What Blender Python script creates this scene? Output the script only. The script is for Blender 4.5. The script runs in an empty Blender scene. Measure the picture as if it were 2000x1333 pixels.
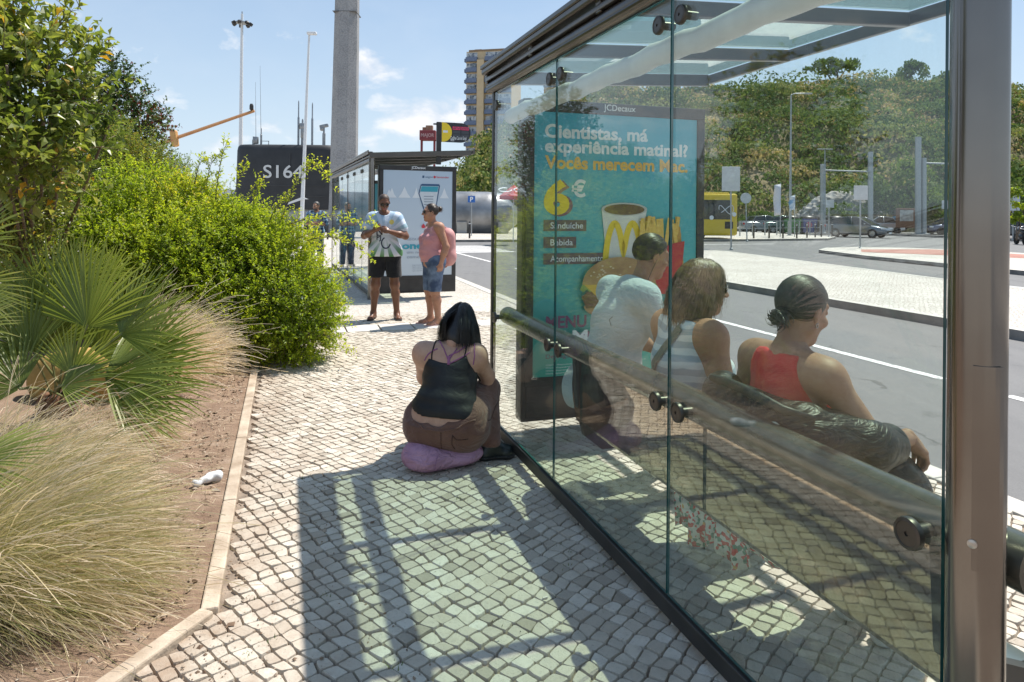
import bpy, bmesh, math, random
import numpy as np
from mathutils import Vector, Matrix, Euler
from mathutils.bvhtree import BVHTree
rng = np.random.default_rng(7)
random.seed(7)
R = math.radians
scene = bpy.context.scene
COL = scene.collection

# ------------------------------------------------------------------ camera
F = 1333.0; CX = 1000.0; HY = 412.0; HC = 1.57; ROLL = R(0.5)
cr, sr = math.cos(ROLL), math.sin(ROLL)
def ray(px, py):
    a, b = (px - CX) / F, (HY - py) / F
    return (a * cr - b * sr, 1.0, a * sr + b * cr)
def at(px, py, Y):
    d = ray(px, py)
    return Vector((d[0] * Y, Y, HC + d[2] * Y))
def gp(px, py, z=0.0):
    d = ray(px, py); t = (z - HC) / d[2]
    return Vector((d[0] * t, t, z))
cam_d = bpy.data.cameras.new('camera'); cam = bpy.data.objects.new('camera', cam_d); COL.objects.link(cam)
cam_d.sensor_width = 36.0; cam_d.lens = 24.0; cam_d.clip_start = 0.05; cam_d.clip_end = 5000
cam_d.shift_y = -(666.5 - HY) / 2000.0
cam.matrix_world = Matrix.Translation((0, 0, HC)) @ Matrix.Rotation(-ROLL, 4, 'Y') @ Matrix.Rotation(R(90), 4, 'X')
scene.camera = cam

# ------------------------------------------------------------------ node helpers
class NT:
    def __init__(s, tree): s.t = tree; s.n = tree.nodes; s.l = tree.links
    def new(s, t, **kw):
        n = s.n.new(t)
        for k, v in kw.items():
            if k == 'inp':
                for kk, vv in v.items():
                    if isinstance(vv, bpy.types.NodeSocket): s.l.new(vv, n.inputs[kk])
                    else: n.inputs[kk].default_value = vv
            else: setattr(n, k, v)
        return n
    def math(s, op, a, b=None, c=None, clamp=False):
        n = s.n.new('ShaderNodeMath'); n.operation = op; n.use_clamp = clamp
        for i, v in enumerate((a, b, c)):
            if v is None: continue
            if isinstance(v, bpy.types.NodeSocket): s.l.new(v, n.inputs[i])
            else: n.inputs[i].default_value = v
        return n.outputs[0]
    def mix(s, f, a, b, blend='MIX'):
        n = s.n.new('ShaderNodeMix'); n.data_type = 'RGBA'; n.blend_type = blend
        for i, v in ((0, f), (6, a), (7, b)):
            if isinstance(v, bpy.types.NodeSocket): s.l.new(v, n.inputs[i])
            elif i == 0: n.inputs[0].default_value = v
            else: n.inputs[i].default_value = (*v[:3], 1)
        return n.outputs[2]
    def ramp(s, f, stops, interp='LINEAR'):
        n = s.n.new('ShaderNodeValToRGB'); s.l.new(f, n.inputs[0]); cr_ = n.color_ramp; cr_.interpolation = interp
        while len(cr_.elements) < len(stops): cr_.elements.new(0.5)
        for e, (p, c) in zip(cr_.elements, stops):
            e.position = p; e.color = (*c[:3], 1) if hasattr(c, '__len__') else (c, c, c, 1)
        return n.outputs[0]
    def noise(s, vec, scale, detail=3, rough=0.5, dist=0.0):
        n = s.n.new('ShaderNodeTexNoise'); n.inputs['Scale'].default_value = scale
        n.inputs['Detail'].default_value = detail; n.inputs['Roughness'].default_value = rough; n.inputs['Distortion'].default_value = dist
        if vec is not None: s.l.new(vec, n.inputs['Vector'])
        return n.outputs['Fac']
    def obj(s): return s.n.new('ShaderNodeTexCoord').outputs['Object']
    def pos(s): return s.n.new('ShaderNodeNewGeometry').outputs['Position']

def newmat(name):
    m = bpy.data.materials.new(name); m.use_nodes = True
    nt = NT(m.node_tree); nt.n.clear()
    out = nt.new('ShaderNodeOutputMaterial'); b = nt.new('ShaderNodeBsdfPrincipled')
    nt.l.new(b.outputs[0], out.inputs[0])
    return m, nt, b, out
def setc(nt, sock, v):
    if isinstance(v, bpy.types.NodeSocket): nt.l.new(v, sock)
    elif hasattr(v, '__len__'): sock.default_value = (*v[:3], 1)
    else: sock.default_value = v
def bump(nt, b, h, strength=0.3, dist=0.01):
    n = nt.new('ShaderNodeBump', inp={'Strength': strength, 'Distance': dist, 'Height': h}); nt.l.new(n.outputs[0], b.inputs['Normal'])
def mat(name, c1, c2=None, scale=20.0, rough=0.6, metal=0.0, bmp=0.0, bscale=None, bdist=0.01, spec=0.5, detail=4, contrast=(0.3, 0.7), rvar=0.0, sheen=0.0, coat=0.0, folds=0.0, fscale=14.0):
    m, nt, b, out = newmat(name)
    o = nt.obj()
    if c2 is not None:
        f = nt.noise(o, scale, detail)
        c = nt.ramp(f, [(contrast[0], c1), (contrast[1], c2)]); nt.l.new(c, b.inputs['Base Color'])
    else: setc(nt, b.inputs['Base Color'], c1)
    b.inputs['Roughness'].default_value = rough; b.inputs['Metallic'].default_value = metal
    b.inputs['Specular IOR Level'].default_value = spec
    if coat: b.inputs['Coat Weight'].default_value = coat; b.inputs['Coat Roughness'].default_value = 0.05
    if sheen: b.inputs['Sheen Weight'].default_value = sheen
    if rvar:
        f2 = nt.noise(o, scale * 0.6, 3); r = nt.math('MULTIPLY_ADD', f2, rvar, rough - rvar * 0.5, clamp=True); nt.l.new(r, b.inputs['Roughness'])
    if bmp: bump(nt, b, nt.noise(o, bscale or scale, 5), bmp, bdist)
    if folds:
        mp = nt.new('ShaderNodeMapping', inp={'Scale': (1, 1, 1.9)}); nt.l.new(o, mp.inputs[0]); h1 = nt.noise(mp.outputs[0], fscale, 4, 0.55, 1.8)
        n1 = nt.new('ShaderNodeBump', inp={'Strength': folds, 'Distance': 0.03, 'Height': h1})
        if bmp: nt.l.new(n1.outputs[0], b.inputs['Normal'].links[0].from_node.inputs['Normal'])
        else: nt.l.new(n1.outputs[0], b.inputs['Normal'])
    return m
def attr(nt, name='tone'):
    n = nt.new('ShaderNodeAttribute'); n.attribute_name = name; return n.outputs['Fac']
def leafmat(name, stops, trans=0.45, rough=0.45, spec=0.4, tint=(1.0, 1.0, 0.55)):
    m, nt, b, out = newmat(name)
    c = nt.ramp(attr(nt), stops); nt.l.new(c, b.inputs['Base Color'])
    b.inputs['Roughness'].default_value = rough; b.inputs['Specular IOR Level'].default_value = spec
    t = nt.new('ShaderNodeBsdfTranslucent'); c2 = nt.mix(1.0, c, tint, 'MULTIPLY'); nt.l.new(c2, t.inputs[0])
    mx = nt.new('ShaderNodeMixShader', inp={0: trans}); nt.l.new(b.outputs[0], mx.inputs[1]); nt.l.new(t.outputs[0], mx.inputs[2])
    nt.l.new(mx.outputs[0], out.inputs[0]); return m
def glassmat(name, tint, r0=0.04, dirt=0.0):
    m, nt, b, out = newmat(name); nt.n.remove(b)
    g = nt.new('ShaderNodeNewGeometry')
    d = nt.new('ShaderNodeVectorMath', operation='DOT_PRODUCT'); nt.l.new(g.outputs['Normal'], d.inputs[0]); nt.l.new(g.outputs['Incoming'], d.inputs[1])
    c = nt.math('ABSOLUTE', d.outputs['Value']); q = nt.math('POWER', nt.math('SUBTRACT', 1.0, c, clamp=True), 5.0)
    fr = nt.math('MULTIPLY_ADD', q, 1 - r0, r0, clamp=True)
    tr = nt.new('ShaderNodeBsdfTransparent'); setc(nt, tr.inputs[0], tint)
    gl = nt.new('ShaderNodeBsdfGlossy', inp={'Roughness': 0.0}); setc(nt, gl.inputs[0], (1, 1, 1))
    mx = nt.new('ShaderNodeMixShader', inp={0: fr}); nt.l.new(tr.outputs[0], mx.inputs[1]); nt.l.new(gl.outputs[0], mx.inputs[2])
    last = mx.outputs[0]
    if dirt:
        df = nt.new('ShaderNodeBsdfDiffuse'); setc(nt, df.inputs[0], (0.55, 0.53, 0.48))
        p = nt.obj(); mp = nt.new('ShaderNodeMapping', inp={'Scale': (9, 9, 1.2)}); nt.l.new(p, mp.inputs[0])
        f = nt.noise(mp.outputs[0], 3.0, 6, 0.65); f2 = nt.noise(p, 70.0, 4, 0.7)
        f = nt.math('MULTIPLY', nt.math('MULTIPLY_ADD', f, 2.2, -0.75, clamp=True), nt.math('MULTIPLY_ADD', f2, 2.0, -0.5, clamp=True))
        mx2 = nt.new('ShaderNodeMixShader'); nt.l.new(nt.math('MULTIPLY_ADD', f, dirt, dirt * 0.25), mx2.inputs[0])
        nt.l.new(last, mx2.inputs[1]); nt.l.new(df.outputs[0], mx2.inputs[2]); last = mx2.outputs[0]
    nt.l.new(last, out.inputs[0]); return m

# ------------------------------------------------------------------ object helpers
def tag(o, label=None, cat=None, group=None, kind=None):
    if label: o['label'] = label
    if cat: o['category'] = cat
    if group: o['group'] = group
    if kind: o['kind'] = kind
    return o
def empty(name, loc=(0, 0, 0), rz=0.0, label=None, cat=None, group=None):
    o = bpy.data.objects.new(name, None); COL.objects.link(o); o.location = loc; o.rotation_euler = (0, 0, rz); o.empty_display_size = 0.1
    return tag(o, label, cat, group)
def kids(o): return [c for c in bpy.data.objects if c.parent == o]
def copy_tree(o, parent=None):
    c = o.copy(); COL.objects.link(c)
    if parent is not None: c.parent = parent
    for ch in kids(o): copy_tree(ch, c)
    return c

class MB:
    """collects polygons; builds one mesh object"""
    def __init__(s): s.v = []; s.f = []; s.m = []; s.t = []; s.n = 0; s.cur = 0; s.tone = 0.5
    def add(s, verts, faces, mi=None, tone=None):
        verts = np.asarray(verts, dtype=float).reshape(-1, 3); b = s.n
        s.v.append(verts); s.n += len(verts); mi = s.cur if mi is None else mi
        for f in faces: s.f.append(tuple(int(i) + b for i in f)); s.m.append(mi)
        s.t.append(np.full(len(verts), s.tone if tone is None else tone))
        return s
    def box(s, c, size, M=None, bev=0.0, mi=None):
        bm = bmesh.new(); bmesh.ops.create_cube(bm, size=1.0)
        for v in bm.verts: v.co = Vector((v.co.x * size[0], v.co.y * size[1], v.co.z * size[2]))
        if bev: bmesh.ops.bevel(bm, geom=bm.edges[:], offset=bev, segments=2, affect='EDGES', profile=0.5)
        bm.verts.index_update(); c = Vector(c)
        vs = [(M @ v.co if M is not None else v.co) + c for v in bm.verts]; fs = [[v.index for v in f.verts] for f in bm.faces]; bm.free()
        return s.add([tuple(v) for v in vs], fs, mi)
    def tube(s, pts, rad, n=10, caps=True, mi=None, flat=1.0, up=None, tone=None):
        pts = [Vector(p) for p in pts]; rads = rad if hasattr(rad, '__len__') else [rad] * len(pts)
        vs = []; fs = []
        nrm = None
        for i, p in enumerate(pts):
            d = (pts[min(i + 1, len(pts) - 1)] - pts[max(i - 1, 0)])
            if d.length < 1e-9: d = Vector((0, 0, 1))
            d.normalize()
            if nrm is None:
                a = Vector(up) if up is not None else (Vector((0, 0, 1)) if abs(d.z) < 0.9 else Vector((1, 0, 0)))
                nrm = (a - d * a.dot(d)).normalized()
            else: nrm = (nrm - d * nrm.dot(d)).normalized()
            bn = d.cross(nrm)
            for k in range(n):
                a = 2 * math.pi * k / n
                vs.append(p + nrm * (math.cos(a) * rads[i]) + bn * (math.sin(a) * rads[i] * flat))
        for i in range(len(pts) - 1):
            for k in range(n):
                a, b = i * n + k, i * n + (k + 1) % n
                fs.append((a, b, b + n, a + n))
        if caps:
            fs.append(tuple(range(n))[::-1]); fs.append(tuple(range((len(pts) - 1) * n, len(pts) * n)))
        return s.add([tuple(v) for v in vs], fs, mi, tone)
    def prism(s, poly, z0, z1, M=None, mi=None, mi_side=None, bottom=True):
        n = len(poly); M = M or Matrix.Identity(4)
        vs = [tuple(M @ Vector((p[0], p[1], z0))) for p in poly] + [tuple(M @ Vector((p[0], p[1], z1))) for p in poly]
        fs = [tuple(range(n, 2 * n))]
        if bottom: fs.append(tuple(range(n))[::-1])
        s.add(vs, fs, mi); b = s.n - 2 * n
        for i in range(n):
            s.f.append((b + i, b + (i + 1) % n, b + n + (i + 1) % n, b + n + i)); s.m.append((mi_side if mi_side is not None else (s.cur if mi is None else mi)))
        return s
    def lathe(s, prof, n=24, M=None, mi=None, tone=None):
        M = M or Matrix.Identity(4); vs = []; fs = []
        for r, z in prof:
            for k in range(n):
                a = 2 * math.pi * k / n; vs.append(tuple(M @ Vector((r * math.cos(a), r * math.sin(a), z))))
        for i in range(len(prof) - 1):
            for k in range(n):
                a, b = i * n + k, i * n + (k + 1) % n; fs.append((a, b, b + n, a + n))
        if prof[0][0] > 1e-6: fs.append(tuple(range(n))[::-1])
        if prof[-1][0] > 1e-6: fs.append(tuple(range((len(prof) - 1) * n, len(prof) * n)))
        return s.add(vs, fs, mi, tone)
    def build(s, name, mats, parent=None, smooth=False, loc=None, tone=False, auto=None):
        me = bpy.data.meshes.new(name); V = np.concatenate(s.v) if s.v else np.zeros((0, 3))
        nf = len(s.f); lens = np.fromiter((len(f) for f in s.f), dtype=np.int32, count=nf)
        loops = np.fromiter((i for f in s.f for i in f), dtype=np.int32, count=int(lens.sum()))
        return finish(me, name, V, loops, lens, np.array(s.m, dtype=np.int32), mats, parent, smooth, loc, np.concatenate(s.t) if tone else None, auto)
def finish(me, name, V, loops, lens, mi, mats, parent=None, smooth=False, loc=None, tone=None, auto=None):
    me.vertices.add(len(V)); me.vertices.foreach_set('co', np.ascontiguousarray(V, dtype=np.float32).ravel())
    me.loops.add(len(loops)); me.loops.foreach_set('vertex_index', loops.astype(np.int32))
    me.polygons.add(len(lens)); st = np.concatenate(([0], np.cumsum(lens)[:-1])).astype(np.int32)
    me.polygons.foreach_set('loop_start', st)
    if mi is not None: me.polygons.foreach_set('material_index', mi.astype(np.int32))
    me.polygons.foreach_set('use_smooth', np.full(len(lens), bool(smooth)))
    for m in (mats if isinstance(mats, (list, tuple)) else [mats]): me.materials.append(m)
    if tone is not None:
        a = me.attributes.new('tone', 'FLOAT', 'POINT'); a.data.foreach_set('value', tone.astype(np.float32))
    me.update(calc_edges=True); me.validate()
    if auto is not None:
        try: me.set_sharp_from_angle(angle=R(auto))
        except Exception: pass
    o = bpy.data.objects.new(name, me); COL.objects.link(o)
    if parent is not None: o.parent = parent
    if loc is not None: o.location = loc
    return o
def np_obj(name, V, Fq, mats, parent=None, smooth=False, tone=None, mi=None):
    """V (n,3), Fq (m,k) constant-size faces"""
    Fq = np.asarray(Fq, dtype=np.int32); m, k = Fq.shape
    return finish(bpy.data.meshes.new(name), name, V, Fq.ravel(), np.full(m, k, dtype=np.int32), np.zeros(m, dtype=np.int32) if mi is None else mi, mats, parent, smooth, None, tone)

def text_geo(body, size=1.0, bold=0.0, align='LEFT', extrude=0.0, spacing=1.0, width=None):
    cu = bpy.data.curves.new('lettering', 'FONT'); cu.body = body; cu.size = size; cu.offset = bold * size; cu.align_x = align; cu.extrude = extrude; cu.space_character = spacing
    cu.resolution_u = 4
    o = bpy.data.objects.new('lettering', cu); COL.objects.link(o); dg = bpy.context.evaluated_depsgraph_get(); dg.update()
    me = bpy.data.meshes.new_from_object(o.evaluated_get(dg))
    V = np.array([tuple(v.co) for v in me.vertices]).reshape(-1, 3); Fc = [tuple(p.vertices) for p in me.polygons]
    bpy.data.objects.remove(o); bpy.data.curves.remove(cu); bpy.data.meshes.remove(me)
    if width is not None and len(V):
        x0, x1 = V[:, 0].min(), V[:, 0].max(); V[:, 0] = (V[:, 0] - (x0 if align == 'LEFT' else 0)) * width / (x1 - x0)
    return V, Fc

# ------------------------------------------------------------------ signed-distance bodies
def smin(a, b, k):
    h = np.maximum(k - np.abs(a - b), 0.0) / k
    return np.minimum(a, b) - h * h * k * 0.25
def C(a, b, ra, rb=None, k=None): return ('c', np.array(a, float), np.array(b, float), ra, ra if rb is None else rb, k)
def E(c, r, rot=None, k=None): return ('e', np.array(c, float), np.array(r, float) if hasattr(r, '__len__') else np.array([r] * 3, float), rot, k)
def SUB(p): return ('-',) + p
def CUT(p, n): n = np.array(n, float); return ('p', np.array(p, float), n / np.linalg.norm(n))
def grow(prims, d): 
    o = []
    for p in prims:
        if p[0] == 'c': o.append(('c', p[1], p[2], p[3] + d, p[4] + d, p[5]))
        elif p[0] == 'e': o.append(('e', p[1], p[2] + d, p[3], p[4]))
    return o
def sdf_geo(prims, h=0.012, k=0.03, wrinkle=0.0, wscale=(30, 30, 30), seed=0):
    lo = np.full(3, 1e9); hi = -lo
    for p in prims:
        if p[0] == 'c':
            for q, r in ((p[1], p[3]), (p[2], p[4])): lo = np.minimum(lo, q - r); hi = np.maximum(hi, q + r)
        elif p[0] == 'e': r = p[2].max() if p[3] is not None else p[2]; lo = np.minimum(lo, p[1] - r); hi = np.maximum(hi, p[1] + r)
    lo = lo - 3 * h - k * .3; hi = hi + 3 * h + k * .3; n = np.ceil((hi - lo) / h).astype(int) + 1
    ax = [lo[i] + h * np.arange(n[i]) for i in range(3)]
    Fd = np.full(n, 1.0)
    for p in prims:
        neg = p[0] == '-'
        if neg: p = p[1:]
        if p[0] == 'p':
            X, Y, Z = np.meshgrid(*ax, indexing='ij', sparse=True)
            d = (X - p[1][0]) * p[2][0] + (Y - p[1][1]) * p[2][1] + (Z - p[1][2]) * p[2][2]
            Fd = np.maximum(Fd, d); continue
        kk = p[-1] if p[-1] is not None else k
        if p[0] == 'c': bl = np.minimum(p[1] - p[3], p[2] - p[4]); bh = np.maximum(p[1] + p[3], p[2] + p[4])
        else: r = p[2].max() if p[3] is not None else p[2]; bl = p[1] - r; bh = p[1] + r
        i0 = np.maximum(0, np.floor((bl - kk - 2 * h - lo) / h).astype(int)); i1 = np.minimum(n, np.ceil((bh + kk + 2 * h - lo) / h).astype(int) + 1)
        if (i1 <= i0).any(): continue
        sl = tuple(slice(i0[i], i1[i]) for i in range(3))
        X, Y, Z = np.meshgrid(*[ax[i][sl[i]] for i in range(3)], indexing='ij')
        if p[0] == 'c':
            a, b = p[1], p[2]; ba = b - a; L = max(ba @ ba, 1e-12)
            x, y, z = X - a[0], Y - a[1], Z - a[2]
            t = np.clip((x * ba[0] + y * ba[1] + z * ba[2]) / L, 0, 1)
            d = np.sqrt((x - t * ba[0]) ** 2 + (y - t * ba[1]) ** 2 + (z - t * ba[2]) ** 2) - (p[3] + t * (p[4] - p[3]))
        else:
            x, y, z = X - p[1][0], Y - p[1][1], Z - p[1][2]; r = p[2]
            if p[3] is not None:
                Q = np.array(p[3]).T  # world->local
                x, y, z = Q[0, 0] * x + Q[0, 1] * y + Q[0, 2] * z, Q[1, 0] * x + Q[1, 1] * y + Q[1, 2] * z, Q[2, 0] * x + Q[2, 1] * y + Q[2, 2] * z
            k0 = np.sqrt((x / r[0]) ** 2 + (y / r[1]) ** 2 + (z / r[2]) ** 2); k1 = np.sqrt((x / r[0] ** 2) ** 2 + (y / r[1] ** 2) ** 2 + (z / r[2] ** 2) ** 2)
            d = k0 * (k0 - 1.0) / np.maximum(k1, 1e-9)
        Fd[sl] = -smin(-Fd[sl], d, kk) if neg else smin(Fd[sl], d, kk)
    if wrinkle:
        r_ = np.random.default_rng(seed); X, Y, Z = np.meshgrid(*ax, indexing='ij', sparse=True)
        w = 0
        for _ in range(7):
            d = r_.normal(size=3); d /= np.linalg.norm(d); ph = r_.uniform(0, 6.28); s_ = r_.uniform(.6, 1.6)
            wob = 1.5 * np.sin(X * 9 + ph) + 1.5 * np.sin(Z * 8 - ph) + 1.2 * np.sin(Y * 10 + 2 * ph)
            w = w + np.sin(s_ * (X * d[0] * wscale[0] + Y * d[1] * wscale[1] + Z * d[2] * wscale[2]) + wob + ph)
        Fd = Fd + wrinkle * w / 3.0
    # surface nets
    S = Fd < 0
    nx, ny, nz = Fd.shape
    cnt = np.zeros((nx - 1, ny - 1, nz - 1), dtype=np.int8)
    offs = [(i, j, l) for i in (0, 1) for j in (0, 1) for l in (0, 1)]
    for o in offs: cnt += S[o[0]:nx - 1 + o[0], o[1]:ny - 1 + o[1], o[2]:nz - 1 + o[2]]
    ci = np.argwhere((cnt > 0) & (cnt < 8)); idm = np.full(cnt.shape, -1, dtype=np.int32); idm[tuple(ci.T)] = np.arange(len(ci))
    acc = np.zeros((len(ci), 3)); num = np.zeros(len(ci))
    for a in offs:
        for axis in range(3):
            if a[axis] == 1: continue
            b = list(a); b[axis] = 1
            va = Fd[ci[:, 0] + a[0], ci[:, 1] + a[1], ci[:, 2] + a[2]]; vb = Fd[ci[:, 0] + b[0], ci[:, 1] + b[1], ci[:, 2] + b[2]]
            m = (va < 0) != (vb < 0); t = np.where(m, va / np.where(m, va - vb, 1), 0)
            q = np.array(a, float)[None, :].repeat(len(ci), 0); q[:, axis] += t
            acc[m] += q[m]; num[m] += 1
    V = lo + h * (ci + acc / num[:, None])
    faces = []
    for axis in range(3):
        o1, o2 = [(1, 2), (2, 0), (0, 1)][axis]
        sl0 = [slice(None)] * 3; sl1 = [slice(None)] * 3; sl0[axis] = slice(0, -1); sl1[axis] = slice(1, None)
        s0, s1 = S[tuple(sl0)], S[tuple(sl1)]; e = np.argwhere(s0 != s1)
        e = e[(e[:, o1] > 0) & (e[:, o2] > 0) & (e[:, o1] < Fd.shape[o1] - 1) & (e[:, o2] < Fd.shape[o2] - 1)]
        q = []
        for d1, d2 in ((-1, -1), (0, -1), (0, 0), (-1, 0)):
            c = e.copy(); c[:, o1] += d1; c[:, o2] += d2; q.append(idm[tuple(c.T)])
        q = np.stack(q, 1); flip = ~s0[tuple(e.T)]; q[flip] = q[flip][:, ::-1]; faces.append(q)
    Fq = np.concatenate(faces); Fq = Fq[(Fq >= 0).all(1)]
    return V, Fq
def join_geo(*gs):
    V = []; Fq = []; b = 0
    for v, f in gs: V.append(v); Fq.append(np.asarray(f) + b); b += len(v)
    return np.concatenate(V), np.concatenate(Fq)
def xf(g, M): 
    M = np.array(M); return g[0] @ M[:3, :3].T + M[:3, 3], g[1]
# ------------------------------------------------------------------ street frame: a along the shelter line, b towards the road
TH = R(18.3); U = Vector((-math.sin(TH), math.cos(TH), 0)); VV = Vector((math.cos(TH), math.sin(TH), 0)); A0 = Vector((0.987, 1.445, 0))
def W(a, b, z=0.0): return A0 + U * a + VV * b + Vector((0, 0, z))
def ab(p): q = Vector(p) - A0; return q.dot(U), q.dot(VV)
def wall(px, py, b):   # where the sight line through a pixel meets the upright plane at distance b from the glass
    d = Vector(ray(px, py)); o = Vector((0, 0, HC)); n = VV
    return o + d * ((b + A0.dot(n)) / d.dot(n))
SUND = (U * 0.53 + VV * 1.23 + Vector((0, 0, 2.58))).normalized()

# ------------------------------------------------------------------ light
scene.view_settings.view_transform = 'Standard'; scene.view_settings.look = 'None'; scene.view_settings.exposure = 0.50; scene.view_settings.gamma = 1.0
cy = scene.cycles; cy.transparent_max_bounces = 32; cy.max_bounces = 10; cy.diffuse_bounces = 6; cy.glossy_bounces = 5; cy.transmission_bounces = 8
cy.sample_clamp_indirect = 6.0
try: cy.use_denoising = True; cy.denoiser = 'OPENIMAGEDENOISE'
except Exception: pass
sl = bpy.data.lights.new('sun', 'SUN'); so = bpy.data.objects.new('sun', sl); COL.objects.link(so)
sl.energy = 5.0; sl.angle = R(0.5); sl.color = (1.0, 0.94, 0.86)
so.rotation_euler = SUND.to_track_quat('Z', 'Y').to_euler(); so.location = SUND * 50
wd = bpy.data.worlds.new('World'); scene.world = wd; wd.use_nodes = True
nt = NT(wd.node_tree); nt.n.clear()
out = nt.new('ShaderNodeOutputWorld'); bg = nt.new('ShaderNodeBackground'); nt.l.new(bg.outputs[0], out.inputs[0])
sky = nt.new('ShaderNodeTexSky'); sky.sky_type = 'NISHITA'; sky.sun_disc = False
sky.sun_elevation = math.asin(SUND.z); sky.sun_rotation = math.atan2(SUND.x, SUND.y); sky.altitude = 20; sky.air_density = 1.0; sky.dust_density = 0.6; sky.ozone_density = 1.2
tc = nt.new('ShaderNodeTexCoord'); gen = tc.outputs['Generated']
vn = nt.new('ShaderNodeVectorMath', operation='NORMALIZE'); nt.l.new(gen, vn.inputs[0])
stretch = nt.new('ShaderNodeMapping', inp={'Scale': (1, 1, 1.9)}); nt.l.new(vn.outputs[0], stretch.inputs[0])
cn = nt.noise(stretch.outputs[0], 17.0, 8, 0.56, 0.25)
cn2 = nt.noise(stretch.outputs[0], 6.0, 5, 0.55)
def cloud(px, py, sx, sy, amp):
    """a cloud bank in one direction of the sky, ragged by noise"""
    d = Vector(ray(px, py)).normalized(); rt = Vector((d.y, -d.x, 0)).normalized(); up = rt.cross(d)
    def dot(v):
        n = nt.new('ShaderNodeVectorMath', operation='DOT_PRODUCT'); nt.l.new(vn.outputs[0], n.inputs[0]); n.inputs[1].default_value = v; return n.outputs['Value']
    fw = nt.math('GREATER_THAN', dot(d), 0.3)
    e = nt.math('ADD', nt.math('POWER', nt.math('DIVIDE', nt.math('ABSOLUTE', dot(rt)), sx / F), 2.0), nt.math('POWER', nt.math('DIVIDE', nt.math('ABSOLUTE', dot(up)), sy / F), 2.0))
    return nt.math('MULTIPLY', nt.math('MULTIPLY', nt.math('SUBTRACT', 1.0, e), amp), fw)
msk = None
for c in [(712, 132, 80, 42, 0.8), (850, 232, 150, 62, 0.85), (520, 245, 45, 18, 0.5), (430, 285, 90, 26, 0.45), (490, 78, 90, 22, 0.28), (700, 275, 130, 40, 0.45), (300, 320, 260, 40, 0.4),
          (2500, 100, 260, 90, 0.7), (-500, 150, 300, 90, 0.7), (1040, 250, 80, 50, 0.5)]:
    v = cloud(*c); msk = v if msk is None else nt.math('MAXIMUM', msk, v)
cl = nt.math('ADD', msk, nt.math('MULTIPLY_ADD', cn, 2.6, -1.55)); cl = nt.math('MULTIPLY', cl, 1.5, clamp=True)
thin = nt.math('MULTIPLY', nt.math('MULTIPLY_ADD', cn2, 2.0, -0.85, clamp=True), 0.16)
cl = nt.math('MAXIMUM', cl, thin)
shade = nt.ramp(cn, [(0.35, (5.4, 5.8, 6.6)), (0.62, (7.6, 7.7, 7.9))])
sz = nt.new('ShaderNodeSeparateXYZ'); nt.l.new(vn.outputs[0], sz.inputs[0])
hz = nt.math('POWER', nt.math('SUBTRACT', 1.0, nt.math('MULTIPLY', nt.math('ABSOLUTE', sz.outputs[2]), 1.55, clamp=True), clamp=True), 2.6)
air = nt.mix(nt.math('MULTIPLY', hz, 0.93), nt.mix(0.45, sky.outputs[0], (3.0, 4.6, 6.7)), (5.6, 6.55, 7.3))
colr = nt.mix(nt.math('MULTIPLY', cl, 0.92), air, shade)
nt.l.new(colr, bg.inputs[0]); bg.inputs[1].default_value = 0.097
SKYN, BGN = sky, bg

# ------------------------------------------------------------------ shared materials
M = {}
def stone_pattern(name, scale, c_lo, c_hi, joint, rot=45.0, warp=0.5, jw=0.09):
    m, nt, b, out = newmat(name); p = nt.obj()
    mp = nt.new('ShaderNodeMapping', inp={'Rotation': (0, 0, R(rot)), 'Scale': (scale, scale, 1)}); nt.l.new(p, mp.inputs[0])
    nz = nt.new('ShaderNodeTexNoise', inp={'Scale': 0.35, 'Detail': 2}); nt.l.new(mp.outputs[0], nz.inputs['Vector'])
    wv = nt.new('ShaderNodeVectorMath', operation='MULTIPLY_ADD'); nt.l.new(nz.outputs['Color'], wv.inputs[0]); wv.inputs[1].default_value = (warp * 4, warp * 4, 0); nt.l.new(mp.outputs[0], wv.inputs[2])
    vo = nt.new('ShaderNodeTexVoronoi', inp={'Scale': 1.0, 'Randomness': 0.42}); vo.feature = 'DISTANCE_TO_EDGE'; nt.l.new(wv.outputs[0], vo.inputs['Vector'])
    vc = nt.new('ShaderNodeTexVoronoi', inp={'Scale': 1.0, 'Randomness': 0.42}); nt.l.new(wv.outputs[0], vc.inputs['Vector'])
    sx = nt.new('ShaderNodeSeparateXYZ'); nt.l.new(vc.outputs['Color'], sx.inputs[0])
    st = nt.mix(sx.outputs[0], c_lo, c_hi)
    big = nt.noise(p, 0.5, 5, 0.6); st = nt.mix(nt.math('MULTIPLY_ADD', big, 1.6, -0.55, clamp=True), st, [c * 0.72 for c in c_lo])
    j = nt.math('MULTIPLY', vo.outputs['Distance'], 1.0 / jw, clamp=True)
    c = nt.mix(j, joint, st); nt.l.new(c, b.inputs['Base Color']); b.inputs['Roughness'].default_value = 0.75
    bump(nt, b, nt.math('POWER', j, 0.5), 0.6, 0.012); return m
M['paving'] = stone_pattern('small limestone setts', 15.0, (0.50, 0.46, 0.40), (0.66, 0.62, 0.56), (0.20, 0.165, 0.13))
M['paving_mid'] = stone_pattern('median limestone setts', 13.0, (0.50, 0.46, 0.41), (0.66, 0.62, 0.56), (0.21, 0.175, 0.14), rot=30)
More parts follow.
